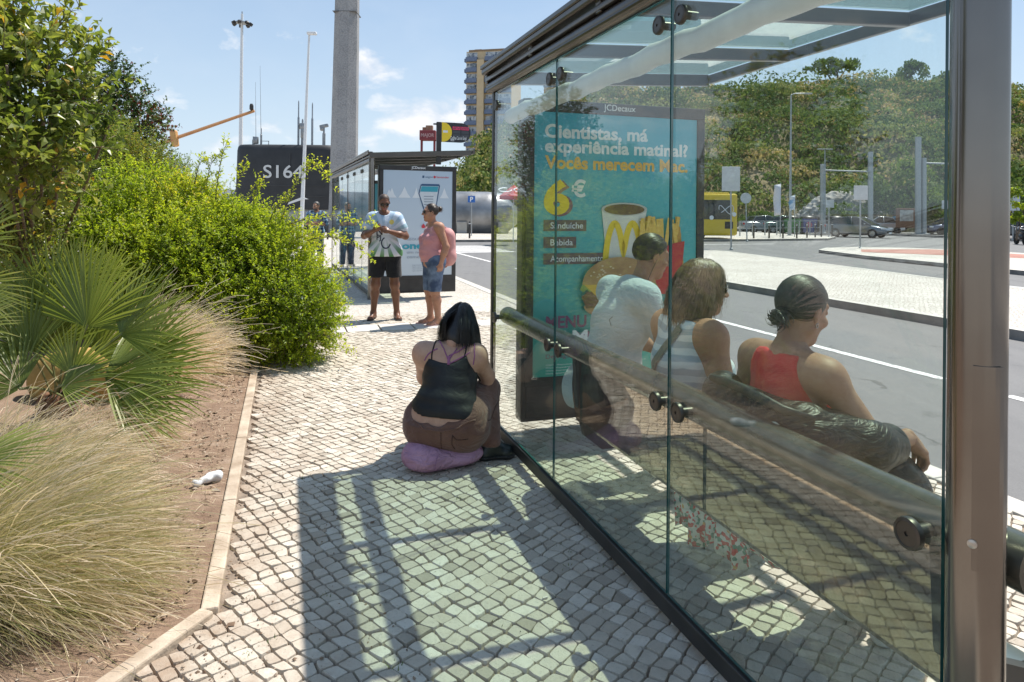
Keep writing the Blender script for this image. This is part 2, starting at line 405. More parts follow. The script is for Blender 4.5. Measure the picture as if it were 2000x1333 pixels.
def asphalt():
    m, nt, b, out = newmat('worn asphalt'); p = nt.obj()
    f = nt.noise(p, 140.0, 3, 0.7); f2 = nt.noise(p, 0.9, 6, 0.6)
    mp = nt.new('ShaderNodeMapping', inp={'Rotation': (0, 0, -TH), 'Scale': (1.1, 0.05, 1)}); nt.l.new(p, mp.inputs[0])
    f3 = nt.noise(mp.outputs[0], 1.6, 4, 0.6); f4 = nt.noise(p, 3.0, 6, 0.7)
    c = nt.ramp(f, [(0.3, (0.115, 0.115, 0.118)), (0.62, (0.185, 0.183, 0.18)), (0.75, (0.26, 0.255, 0.25))])
    c = nt.mix(nt.math('MULTIPLY_ADD', f2, 1.3, -0.4, clamp=True), c, (0.15, 0.148, 0.146))
    c = nt.mix(nt.math('MULTIPLY_ADD', f3, 2.0, -0.85, clamp=True), c, (0.105, 0.105, 0.108))
    vo = nt.new('ShaderNodeTexVoronoi', inp={'Scale': 0.45, 'Randomness': 1.0}); vo.feature = 'DISTANCE_TO_EDGE'
    nz = nt.new('ShaderNodeTexNoise', inp={'Scale': 2.5, 'Detail': 5}); nt.l.new(p, nz.inputs['Vector'])
    wv = nt.new('ShaderNodeVectorMath', operation='MULTIPLY_ADD'); nt.l.new(nz.outputs['Color'], wv.inputs[0]); wv.inputs[1].default_value = (0.7, 0.7, 0); nt.l.new(p, wv.inputs[2]); nt.l.new(wv.outputs[0], vo.inputs['Vector'])
    ck = nt.math('LESS_THAN', vo.outputs['Distance'], 0.006); ck = nt.math('MULTIPLY', ck, nt.math('GREATER_THAN', f2, 0.55))
    c = nt.mix(nt.math('MULTIPLY', ck, 0.6), c, (0.04, 0.04, 0.04))
    c = nt.mix(nt.math('MULTIPLY_ADD', f4, 5.0, -2.95, clamp=True), c, (0.07, 0.07, 0.07))
    nt.l.new(c, b.inputs['Base Color']); b.inputs['Roughness'].default_value = 0.8; bump(nt, b, f, 0.35, 0.004); return m
M['asphalt'] = asphalt()
M['ground'] = mat('dusty ground', (0.24, 0.22, 0.19), (0.36, 0.33, 0.28), 0.3, 0.9)
M['kerb'] = mat('pale kerb stone', (0.47, 0.44, 0.39), (0.60, 0.57, 0.52), 3.0, 0.75, bmp=0.25, bscale=60, bdist=0.004)
M['kerb_dark'] = mat('dark kerb stone', (0.13, 0.125, 0.115), (0.27, 0.25, 0.23), 2.5, 0.8, bmp=0.3, bscale=40, bdist=0.006)
M['paint'] = mat('worn road paint', (0.22, 0.22, 0.22), (0.70, 0.69, 0.67), 9.0, 0.7, contrast=(0.30, 0.46), detail=8)
M['redpave'] = stone_pattern('red tactile paving', 5.0, (0.36, 0.15, 0.11), (0.44, 0.2, 0.15), (0.2, 0.09, 0.07), rot=18, warp=0.02, jw=0.05)
M['edging'] = mat('sandy concrete edging', (0.30, 0.225, 0.16), (0.54, 0.455, 0.355), 7.0, 0.88, bmp=0.7, bscale=55, bdist=0.006, detail=8)
def soil():
    m, nt, b, out = newmat('dry reddish soil'); p = nt.obj()
    f = nt.noise(p, 5.0, 8, 0.65); f2 = nt.noise(p, 55.0, 5, 0.7)
    c = nt.ramp(f, [(0.3, (0.19, 0.12, 0.08)), (0.55, (0.31, 0.215, 0.15)), (0.75, (0.44, 0.335, 0.25))])
    c = nt.mix(nt.math('MULTIPLY_ADD', f2, 2.4, -1.0, clamp=True), nt.mix(0.35, c, (0.13, 0.08, 0.05)), c)
    nt.l.new(c, b.inputs['Base Color']); b.inputs['Roughness'].default_value = 0.95; bump(nt, b, f2, 0.8, 0.015); return m
M['soil'] = soil()
def cobble_mat():
    m, nt, b, out = newmat('limestone cobble'); p = nt.obj()
    t = attr(nt); f = nt.noise(p, 22.0, 6, 0.65); f2 = nt.noise(p, 1.1, 4, 0.6); f3 = nt.noise(p, 90.0, 4, 0.7)
    c = nt.ramp(t, [(0.0, (0.29, 0.25, 0.20)), (0.25, (0.46, 0.405, 0.33)), (0.7, (0.57, 0.515, 0.43)), (1.0, (0.65, 0.605, 0.525))])
    c = nt.mix(nt.math('MULTIPLY_ADD', f, 2.2, -1.05, clamp=True), c, (0.40, 0.35, 0.285))
    c = nt.mix(nt.math('MULTIPLY_ADD', f2, 1.7, -0.85, clamp=True), c, (0.44, 0.365, 0.285))
    c = nt.mix(nt.math('MULTIPLY_ADD', f3, 4.0, -2.3, clamp=True), c, (0.22, 0.19, 0.155))
    dp = nt.new('ShaderNodeVectorMath', operation='DOT_PRODUCT'); nt.l.new(p, dp.inputs[0]); dp.inputs[1].default_value = VV
    edge = nt.math('MULTIPLY_ADD', nt.math('SUBTRACT', dp.outputs['Value'], A0.dot(VV) - 1.62), -1.6, 1.0, clamp=True)   # soil trodden over the stones next to the bed
    f5 = nt.noise(p, 4.5, 6, 0.65); mud = nt.math('MULTIPLY', edge, nt.math('MULTIPLY_ADD', f5, 4.0, -1.55, clamp=True)); c = nt.mix(nt.math('MULTIPLY', mud, 0.85), c, (0.30, 0.215, 0.15))
    f6 = nt.noise(p, 0.75, 5, 0.6); c = nt.mix(nt.math('MULTIPLY', nt.math('MULTIPLY_ADD', f6, 3.2, -1.65, clamp=True), 0.6), c, (0.33, 0.265, 0.20))
    nt.l.new(c, b.inputs['Base Color']); b.inputs['Roughness'].default_value = 0.66; bump(nt, b, nt.math('ADD', f, nt.math('MULTIPLY', f3, 0.5)), 0.75, 0.009); return m
M['cobble'] = cobble_mat()
M['grout'] = mat('earth joints', (0.15, 0.115, 0.088), (0.33, 0.265, 0.205), 9.0, 0.95, bmp=0.8, bscale=160, bdist=0.006)

# ------------------------------------------------------------------ ground, road, pavements
def sheet(name, poly_ab, z, m, label, thick=None, side=None):
    mb = MB(); n = len(poly_ab); top = [tuple(W(a, b, z)) for a, b in poly_ab]
    mb.add(top, [tuple(range(n))[::-1]])
    if thick:
        bot = [tuple(W(a, b, z - thick)) for a, b in poly_ab]
        mb.add(top + bot, [(i, (i + 1) % n, n + (i + 1) % n, n + i) for i in range(n)], mi=1)
    o = mb.build(name, [m, side or m]); tag(o, label, name.replace('_', ' '), kind='structure'); return o
ZR = -0.125
sheet('ground', [(-1500, -1500), (2500, -1500), (2500, 2000), (-1500, 2000)][::-1], -0.16, M['ground'], 'dusty open ground reaching to the horizon')
sheet('road', [(-60, 2.2), (-60, 95), (75, 95), (75, 2.2)][::-1], ZR, M['asphalt'], 'grey asphalt road beside the bus stop')
# pavement under and around the shelters: earth bed for the individual stones, then the same setts farther off
sheet('pavement_joints', [(-6, -7.0), (-6, 2.27), (9.2, 2.27), (9.2, -7.0)][::-1], -0.013, M['grout'], 'dark earth joints between the pale cobbles')
sheet('pavement', [(9.2, -45), (9.2, 2.27), (75, 2.27), (75, -45)][::-1], -0.004, M['paving'], 'pale small stone pavement stretching away past the second bus stop', 0.12)
# kerb stones
def kerb(name, a0, a1, b0, b1, z, m, label, step=1.0):
    mb = MB(); a = a0
    while a < a1 - 0.05:
        L = min(step, a1 - a); c = W(a + L / 2, (b0 + b1) / 2, (z + ZR - 0.02) / 2)
        mb.box(c, (b1 - b0, L - 0.008, z - ZR + 0.02), Matrix.Rotation(TH, 3, 'Z'), 0.012); a += L
    o = mb.build(name, m); tag(o, label, 'kerb', kind='structure')
kerb('kerb', -6, 60, 2.275, 2.46, 0.004, M['kerb'], 'pale stone kerb between bus stop pavement and road')
def island(name, poly, z, m, label, klabel, kw=0.16, mk=None):
    n = len(poly); cen = (sum(p[0] for p in poly) / n, sum(p[1] for p in poly) / n)
    inner = []
    for i, p in enumerate(poly):
        p0, p1 = Vector((*poly[i - 1], 0)), Vector((*poly[(i + 1) % n], 0)); q = Vector((*p, 0))
        d0, d1 = (q - p0).normalized(), (p1 - q).normalized(); nn = (Vector((-d0.y, d0.x, 0)) + Vector((-d1.y, d1.x, 0)))
        nn = nn.normalized() * kw / max(0.3, math.sqrt((1 + d0.dot(d1)) / 2))
        if nn.dot(Vector((cen[0] - p[0], cen[1] - p[1], 0))) < 0: nn = -nn
        inner.append((p[0] + nn.x, p[1] + nn.y))
    sheet(name, inner[::-1] if poly_area(inner) > 0 else inner, z - 0.004, m, label)
    mb = MB(); T = [tuple(W(*p, z)) for p in poly]; I = [tuple(W(*p, z)) for p in inner]; B = [tuple(W(*p, ZR - .02)) for p in poly]
    I2 = [tuple(W(*p, z - .03)) for p in inner]
    mb.add(T + I + B + I2, [(i, (i + 1) % n, n + (i + 1) % n, n + i) for i in range(n)] + [(i, 2 * n + i, 2 * n + (i + 1) % n, (i + 1) % n) for i in range(n)])
    for k in range(n, len(mb.m)): mb.m[k] = 1  # upright kerb faces take the darker stone, tops the pale one
    o = mb.build(name + '_kerb', [M['kerb'], mk or M['kerb_dark']]); tag(o, klabel, 'kerb', kind='structure')
def poly_area(p): return sum(p[i][0] * p[(i + 1) % len(p)][1] - p[(i + 1) % len(p)][0] * p[i][1] for i in range(len(p))) / 2
def arcp(ca, cb, r, t0, t1, n=8): return [(ca + r * math.cos(R(t0 + (t1 - t0) * i / n)), cb + r * math.sin(R(t0 + (t1 - t0) * i / n))) for i in range(n + 1)]
island('median', [(-20, 8.05), (24, 8.05), (26, 9.5), (26.2, 12), (25, 14.8), (22.5, 15.6), (18, 14.9), (12, 13.9), (4, 12.8), (-20, 12.0)], 0.01, M['paving_mid'], 'pale cobbled median strip in the road', 'dark kerb round the cobbled median')
island('traffic_island', [(-20, 17.2), (8, 17.6), (19, 19.2), (22.6, 20.3), (24.0, 22), (24.3, 24), (23.2, 26.2), (20, 27.5), (5, 28), (-20, 28)], 0.01, M['paving_mid'], 'pale traffic island beyond the median', 'dark kerb round the far traffic island')
sheet('island_red_strip', [(20.9, 20.9), (22.5, 22.5), (22.0, 26), (17, 26.6), (16.6, 24)], 0.012, M['redpave'], 'red paved patch on the far traffic island')
island('far_plaza', [(34.5, 2.6), (34.0, 12), (32.8, 22), (33.5, 31), (36, 34), (60, 36), (60, 2.6)], 0.005, M['paving'], 'pale plaza across the junction where the bus waits', 'kerb along the front of the far plaza')
kerb('far_kerb', -20, 55, 43.5, 43.9, 0.05, M['kerb_dark'], 'low dark wall kerb along the foot of the hill', 3)
# road paint, 4 mm above the asphalt
def paint(name, strips, label):
    mb = MB()
    for a0, a1, b0, b1 in strips:
        mb.add([tuple(W(a, b, ZR + 0.004)) for a, b in ((a0, b0), (a0, b1), (a1, b1), (a1, b0))][::-1], [(0, 1, 2, 3)])
    tag(mb.build(name, M['paint']), label, 'road marking', kind='structure')
paint('lane_line', [(-12, 3.55, 4.98, 5.1), (4.2, 11, 4.98, 5.1), (13.5, 18, 4.98, 5.1), (20.5, 27, 4.98, 5.1)], 'worn white lane line along the near road')
paint('edge_line', [(-12, 22, 14.9, 15.02)], 'thin white line along the far lane')
paint('crossing', [(25.5 + i * 0.9, 26.0 + i * 0.9, 2.9, 7.6) for i in range(6)], 'white zebra crossing stripes beyond the second bus stop')
paint('turn_line', [(29.8, 30.0, 9, 24)], 'white give way line at the junction')
mb = MB()
for i in range(9): mb.box(W(8.1, -1.3 + i * 0.44, -0.001), (0.42, 0.5, 0.016), Matrix.Rotation(TH, 3, 'Z'), 0.003)
tag(mb.build('paving_strip', M['kerb']), 'row of flat grey slabs crossing the cobbled pavement', 'paving', kind='structure')

# individual cobbles (one piece of ground: a sheet of several thousand stones)
def cobbles(name, a0, a1, b0, b1, sp, label, skip=None, seed=1):
    g = np.random.default_rng(seed); phi = R(45) - TH
    n = int(max(a1 - a0, b1 - b0) / sp * 1.6) + 6
    I, J = np.meshgrid(np.arange(-n, n), np.arange(-n, n), indexing='ij')
    def warp(p):
        x, y = p[..., 0], p[..., 1]
        dx = 0.03 * np.sin(y * 2.1 + 0.7) + 0.025 * np.sin(x * 1.3 + y * 3.3); dy = 0.045 * np.sin(x * 2.6 + 0.3 * y) + 0.03 * np.sin(x * 1.1 - y * 1.7 + 1)
        return np.stack([x + dx, y + dy], -1)
    jit = g.normal(0, 0.095, size=(2 * n + 1, 2 * n + 1, 2)).clip(-.19, .19)
    jit2 = np.zeros_like(jit); jit2 = jit
    ca, cb = (a0 + a1) / 2, (b0 + b1) / 2
    def corner(i, j):
        k = np.stack([i + jit2[i + n, j + n, 0], j + jit2[i + n, j + n, 1]], -1) * sp
        k[..., 0] += 0.5 * sp * ((j % 2) * 0.16)
        x = k[..., 0] * math.cos(phi) - k[..., 1] * math.sin(phi) + cb; y = k[..., 0] * math.sin(phi) + k[..., 1] * math.cos(phi) + ca
        return warp(np.stack([x, y], -1))   # (b, a)
    i, j = I.ravel(), J.ravel()
    P = np.stack([corner(i, j), corner(i + 1, j), corner(i + 1, j + 1), corner(i, j + 1)], 1)
    cen = P.mean(1); ok = (cen[:, 1] > a0) & (cen[:, 1] < a1) & (cen[:, 0] > b0) & (cen[:, 0] < b1)
    if skip is not None: ok &= ~skip(cen[:, 1], cen[:, 0])
    P, cen = P[ok], cen[ok]; N = len(P)
    # 12-point outline: cut corners, slightly bowed sides
    ring = []
    for q in range(4):
        p, pn, pp = P[:, q], P[:, (q + 1) % 4], P[:, q - 1]
        t = g.uniform(0.03, 0.15, size=(N, 1)); t2 = g.uniform(0.03, 0.15, size=(N, 1))
        ring += [p + (pp - p) * t, p + (pn - p) * t2]
        mid = (p + pn) / 2; ring.append(mid + (mid - cen) * g.uniform(-0.02, 0.10, size=(N, 1)))
    ring = np.stack(ring, 1)   # N,12,2
    gap = g.uniform(0.80, 0.94, size=(N, 1, 1)); c3 = cen[:, None]
    lift = g.normal(0, 0.0016, size=(N, 1)); tx = g.normal(0, 0.030, size=(N, 1)); ty = g.normal(0, 0.030, size=(N, 1))
    layers = []
    for s_, z in ((gap * 1.05, -0.016), (gap * 1.0, -0.003), (gap * 0.955, 0.0010), (gap * 0.62, 0.0013)):
        r = c3 + (ring - c3) * s_
        zz = z + lift + (r[..., 0] - cen[:, None, 0]) * tx + (r[..., 1] - cen[:, None, 1]) * ty + (g.normal(0, 0.0006, size=(N, 12)) if z > -0.01 else 0)
        layers.append(np.concatenate([r, zz[..., None]], -1))
    V = np.stack(layers, 1).reshape(N * 48, 3)
    wv = np.array(A0)[None] + V[:, 1:2] * np.array(U)[None] + V[:, 0:1] * np.array(VV)[None]; wv[:, 2] = V[:, 2]
    base = np.arange(N)[:, None] * 48
    quads = np.array([(l * 12 + q, l * 12 + (q + 1) % 12, (l + 1) * 12 + (q + 1) % 12, (l + 1) * 12 + q) for l in range(3) for q in range(12)])
    fq = (base[:, :, None] + quads[None]).reshape(-1, 4)
    top = (base + np.arange(36, 48)[None])
    loops = np.concatenate([fq.ravel(), top.ravel()]); lens = np.concatenate([np.full(len(fq), 4), np.full(N, 12)]).astype(np.int32)
    tone = np.repeat(g.beta(2.0, 1.7, size=N), 48)
    o = finish(bpy.data.meshes.new(name), name, wv, loops, lens, np.zeros(len(lens), np.int32), M['cobble'], smooth=True, tone=tone, auto=14)
    tag(o, label, 'pavement', kind='structure'); return o
cobbles('cobbled_pavement', -0.9, 9.2, -3.3, 2.25, 0.0635, 'pale hand laid limestone cobbles around the bus stop', skip=lambda a, b: ((b < -1.60) & (a > 1.84) & (a < 5.8)) | ((a < 1.84) & (b < -1.6 - (1.84 - a) * 0.75)) | ((a > 8.1 - .22) & (a < 8.1 + .22)) | ((a >= 5.8) & (b < -1.6 - (a - 5.8) * .2)))
# planting bed and its edging
def bed():
    g = np.random.default_rng(3)
    edge = [(1.0, -2.33), (1.47, -1.98), (1.84, -1.70), (2.7, -1.70), (3.7, -1.71), (4.65, -1.72), (5.7, -1.72), (7.0, -1.95), (9, -2.4), (12, -3.2)]
    aa = np.linspace(0.0, 13, 150); eb = np.interp(aa, [-1.5, 1.0, 1.84, 5.8, 13], [-4.23, -2.28, -1.655, -1.665, -3.27])
    nb = 90; t = np.linspace(0, 1, nb) ** 1.6; V = []
    for i, a in enumerate(aa):
        b = eb[i] - t * 9.0; z = 0.006 + 0.02 * np.sqrt(t) + 0.5 * t * (1 - np.exp(-t * 3)) + 0.022 * np.sin(a * 7 + b * 5) * np.minimum(1, t * 20) * np.sin(a * 3.1 - b * 8) + g.normal(0, 0.005, nb) * np.minimum(1, t * 40)
        for q in range(nb): V.append(tuple(W(a, b[q], z[q])))
    Fq = [(i * nb + q, (i + 1) * nb + q, (i + 1) * nb + q + 1, i * nb + q + 1) for i in range(149) for q in range(nb - 1)]
    o = np_obj('planting_bed_soil', np.array(V), np.array(Fq), M['soil'], smooth=True); tag(o, 'dry reddish brown soil of the planting bed', 'soil', kind='structure')
    mb = MB()
    def strip(p, q, w):
        p, q = W(*p), W(*q); d = (q - p); L = d.length; d.normalize(); ang = math.atan2(d.y, d.x); n = max(1, round(L / 0.95))
        for k in range(n):
            c = p + d * (L * (k + .5) / n); mb.box((c.x, c.y, 0.002), (L / n - 0.006, w, 0.05), Matrix.Rotation(ang, 3, 'Z'), 0.008)
    strip((1.80, -1.66), (7.0, -1.67), 0.066); strip((-1.2, -4.08), (1.80, -1.665), 0.066)
    tag(mb.build('bed_edging', M['edging']), 'narrow sandy concrete edging along the planting bed', 'edging', kind='structure')
bed()
# clods, pebbles and chips scattered on the soil
def debris(name, n, fn, size, m, label, seed):
    g = np.random.default_rng(seed); V = []; Fq = []; T = []
    oc = np.array([(1, 0, 0), (0, 1, 0), (-1, 0, 0), (0, -1, 0), (0, 0, 1), (0, 0, -1)], float); of = [(0, 1, 4), (1, 2, 4), (2, 3, 4), (3, 0, 4), (1, 0, 5), (2, 1, 5), (3, 2, 5), (0, 3, 5)]
    for k in range(n):
        p = fn(g); s = size * g.lognormal(0, .5); A = oc * s * g.uniform(.5, 1.3, 3) * (1, 1, .6); a = g.uniform(0, 6.28); c_, s_ = math.cos(a), math.sin(a)
        A = A @ np.array([[c_, s_, 0], [-s_, c_, 0], [0, 0, 1]]) + g.normal(0, s * .12, (6, 3)) + np.array(p); V.append(A); Fq += [[i + 6 * k for i in f] for f in of]; T.append(np.full(6, g.uniform()))
    o = np_obj(name, np.concatenate(V), np.array(Fq), m, smooth=False, tone=np.concatenate(T)); tag(o, label, 'debris', kind='stuff')
def bedpt(g):
    a = g.uniform(1.2, 7); b = (-1.72 if a > 1.84 else -1.72 - (1.84 - a) * .75) - 0.02 - g.exponential(.5); return W(a, b, 0.012 + 0.02 * min(1, -(b + 1.7)))
m_, nt_, b_, o_ = newmat('soil clods'); nt_.l.new(nt_.ramp(attr(nt_), [(0, (0.13, 0.08, 0.05)), (.6, (0.27, 0.19, 0.13)), (1, (0.42, 0.36, 0.29))]), b_.inputs['Base Color']); b_.inputs['Roughness'].default_value = .95; M['clod'] = m_
debris('soil_crumbs', 3000, bedpt, 0.0065, M['clod'], 'loose soil crumbs and pebbles on the planting bed', 5)
debris('pavement_grit', 2600, lambda g: W(g.uniform(1.0, 8), min(1.8, -1.72 + g.exponential(.26)), 0.004 + (0.022 if g.random() < .0 else 0)), 0.0032, M['clod'], 'soil grit spilled onto the cobbles beside the edging', 6)

def straw():
    g = np.random.default_rng(8); V = []; Fq = []; T = []
    for k in range(1500):
        p = np.array(bedpt(g)) + np.array([0, 0, .006]); L = g.uniform(.02, .11); a = g.uniform(0, 6.28) if g.random() < .6 else g.normal(.1, .35); d = np.array([math.cos(a), math.sin(a), g.normal(0, .08)]); n = np.array([-d[1], d[0], 0]) * g.uniform(.0007, .0016); m = p + d * L * .5 + np.array([0, 0, g.uniform(0, .012)])
        b = len(V) * 6; V.append(np.array([p - n, p + n, m - n, m + n, p + d * L - n * .4, p + d * L + n * .4])); Fq += [[b, b + 1, b + 3, b + 2], [b + 2, b + 3, b + 5, b + 4]]; T.append(np.full(6, g.uniform(.2, 1)))
    m_, nt_, b_, o_ = newmat('dry straw'); nt_.l.new(nt_.ramp(attr(nt_), [(0, (.16, .10, .06)), (.5, (.42, .31, .19)), (1, (.62, .52, .38))]), b_.inputs['Base Color']); b_.inputs['Roughness'].default_value = .85
    o = np_obj('straw_litter', np.concatenate(V), np.array(Fq), m_, tone=np.concatenate(T)); tag(o, 'dry straw and stalk litter on the planting bed soil', 'litter', kind='stuff')
straw()

def joint_weeds():
    g = np.random.default_rng(18); V = []; Fq = []; T = []; n = 0
    for k in range(150):
        a = g.uniform(1.0, 8); b = g.uniform(-1.55, 1.9); c = np.array(W(a, b, -.006)); R0 = g.uniform(.008, .03)
        for q in range(int(g.uniform(6, 16))):
            p = c + g.normal(0, R0, 3) * (1, 1, 0); d = np.array([g.normal(0, .6), g.normal(0, .6), 1.0]); d /= np.linalg.norm(d); L = g.uniform(.008, .026); w = np.array([d[1], -d[0], 0]) + 1e-3; w = w / np.linalg.norm(w) * L * .12
            V.append(np.array([p - w, p + w, p + d * L * .6 + w * .8, p + d * L])); Fq += [[n, n + 1, n + 2], [n, n + 2, n + 3]]; T.append(np.full(4, g.uniform(0, 1))); n += 4
    m_, nt_, b_, o_ = newmat('weed in joints'); nt_.l.new(nt_.ramp(attr(nt_), [(0, (.07, .11, .03)), (.6, (.15, .19, .06)), (1, (.33, .29, .14))]), b_.inputs['Base Color']); b_.inputs['Roughness'].default_value = .8
    o = np_obj('joint_weeds', np.concatenate(V), np.array(Fq), m_, tone=np.concatenate(T)); tag(o, 'tiny weeds growing in the joints between cobbles', 'weeds', kind='stuff')
joint_weeds()

def butts():
    g = np.random.default_rng(28); mb = MB()
    for k in range(26):
        p = W(g.uniform(1.0, 7), g.uniform(-1.5, 1.8), .006); an = g.uniform(0, 3.14); d = Vector((math.cos(an), math.sin(an), 0)); mb.tube([p - d * .012, p + d * .012], .0036, 6, tone=g.uniform(0, 1))
    m_, nt_, b_, o_ = newmat('cigarette paper'); nt_.l.new(nt_.ramp(attr(nt_), [(0, (.45, .25, .10)), (.5, (.62, .58, .52)), (1, (.3, .26, .22))]), b_.inputs['Base Color'])
    tag(mb.build('pavement_litter', m_, tone=True), 'cigarette ends scattered over the cobbles', 'litter', kind='stuff')
butts()
# ------------------------------------------------------------------ bus shelters
M['bronze'] = mat('bronze anodised aluminium', (0.105, 0.092, 0.082), (0.13, 0.115, 0.10), 6, 0.30, metal=0.85, rvar=0.12)
M['dark_metal'] = mat('dark grey coated metal', (0.032, 0.030, 0.029), (0.05, 0.047, 0.045), 8, 0.42, metal=0.3, rvar=0.15)
M['mirror_bronze'] = mat('polished bronze sheet', (0.47, 0.345, 0.275), (0.53, 0.39, 0.315), 5, 0.02, metal=1.0)
M['disc'] = mat('worn bronze disc', (0.075, 0.066, 0.058), (0.11, 0.098, 0.086), 20, 0.38, metal=0.7)
M['post'] = mat('glossy bronze column', (0.20, 0.18, 0.165), (0.24, 0.215, 0.195), 5, 0.2, metal=0.92, rvar=0.06)
M['steel'] = mat('brushed steel', (0.42, 0.41, 0.40), (0.50, 0.49, 0.48), 30, 0.28, metal=1.0, rvar=0.1)
M['tube_grey'] = mat('polished bronze tube', (0.13, 0.125, 0.105), (0.18, 0.17, 0.145), 12, 0.26, metal=0.7, rvar=0.1)
M['tube_pale'] = mat('pale sunlit tube', (0.66, 0.65, 0.64), (0.74, 0.73, 0.72), 10, 0.5)  # structural tube; the sunlight on it is put into the pale colour
M['glass'] = glassmat('greenish safety glass', (0.925, 0.965, 0.95), 0.048, dirt=0.055)
M['roof_glass'] = glassmat('tinted roof glass', (0.79, 0.875, 0.795), 0.035, dirt=0.05)
M['glass_edge'] = mat('teal glass edge', (0.012, 0.085, 0.088), (0.02, 0.11, 0.11), 8, 0.12)
M['seat_metal'] = mat('grey bench metal', (0.20, 0.21, 0.205), (0.27, 0.28, 0.27), 14, 0.32, metal=0.7)
M['black_rubber'] = mat('black rubber', (0.02, 0.02, 0.02), rough=0.6)
M['white_ink'] = mat('white print', (0.78, 0.80, 0.80), rough=0.5)
def grad(name, top, bot, z0, z1, rough=0.35):
    m, nt, b, out = newmat(name); s = nt.new('ShaderNodeSeparateXYZ'); nt.l.new(nt.obj(), s.inputs[0])
    f = nt.math('DIVIDE', nt.math('SUBTRACT', s.outputs[2], z0), z1 - z0, clamp=True); nt.l.new(nt.mix(f, bot, top), b.inputs['Base Color'])
    b.inputs['Roughness'].default_value = rough; return m
MZ = Matrix.Rotation(0, 3, 'Z')
def pane_obj(name, x, y0, y1, z0, z1, parent, m=None, t=0.010):
    mb = MB(); mb.box((x, (y0 + y1) / 2, (z0 + z1) / 2), (t, y1 - y0, z1 - z0))
    o = mb.build(name, [m or M['glass'], M['glass_edge']], parent)
    for p in o.data.polygons:
        if abs(p.normal.x) < 0.5: p.material_index = 1
    return o
def knob_geo(mb, x, y, z, sgn=-1, r=0.036):
    """standoff disc: axis along x"""
    Mx = Matrix.Translation((x, y, z)) @ Matrix.Rotation(R(90) * sgn, 4, 'Y')
    mb.lathe([(r * 0.45, -0.06), (r * 0.45, 0.0), (r * 1.02, 0.001), (r * 1.05, 0.008), (r * 1.0, 0.016), (r * 0.8, 0.018), (r * 0.78, 0.0165), (0.006, 0.0165), (0.006, 0.013), (0.0, 0.013)], 24, Mx)
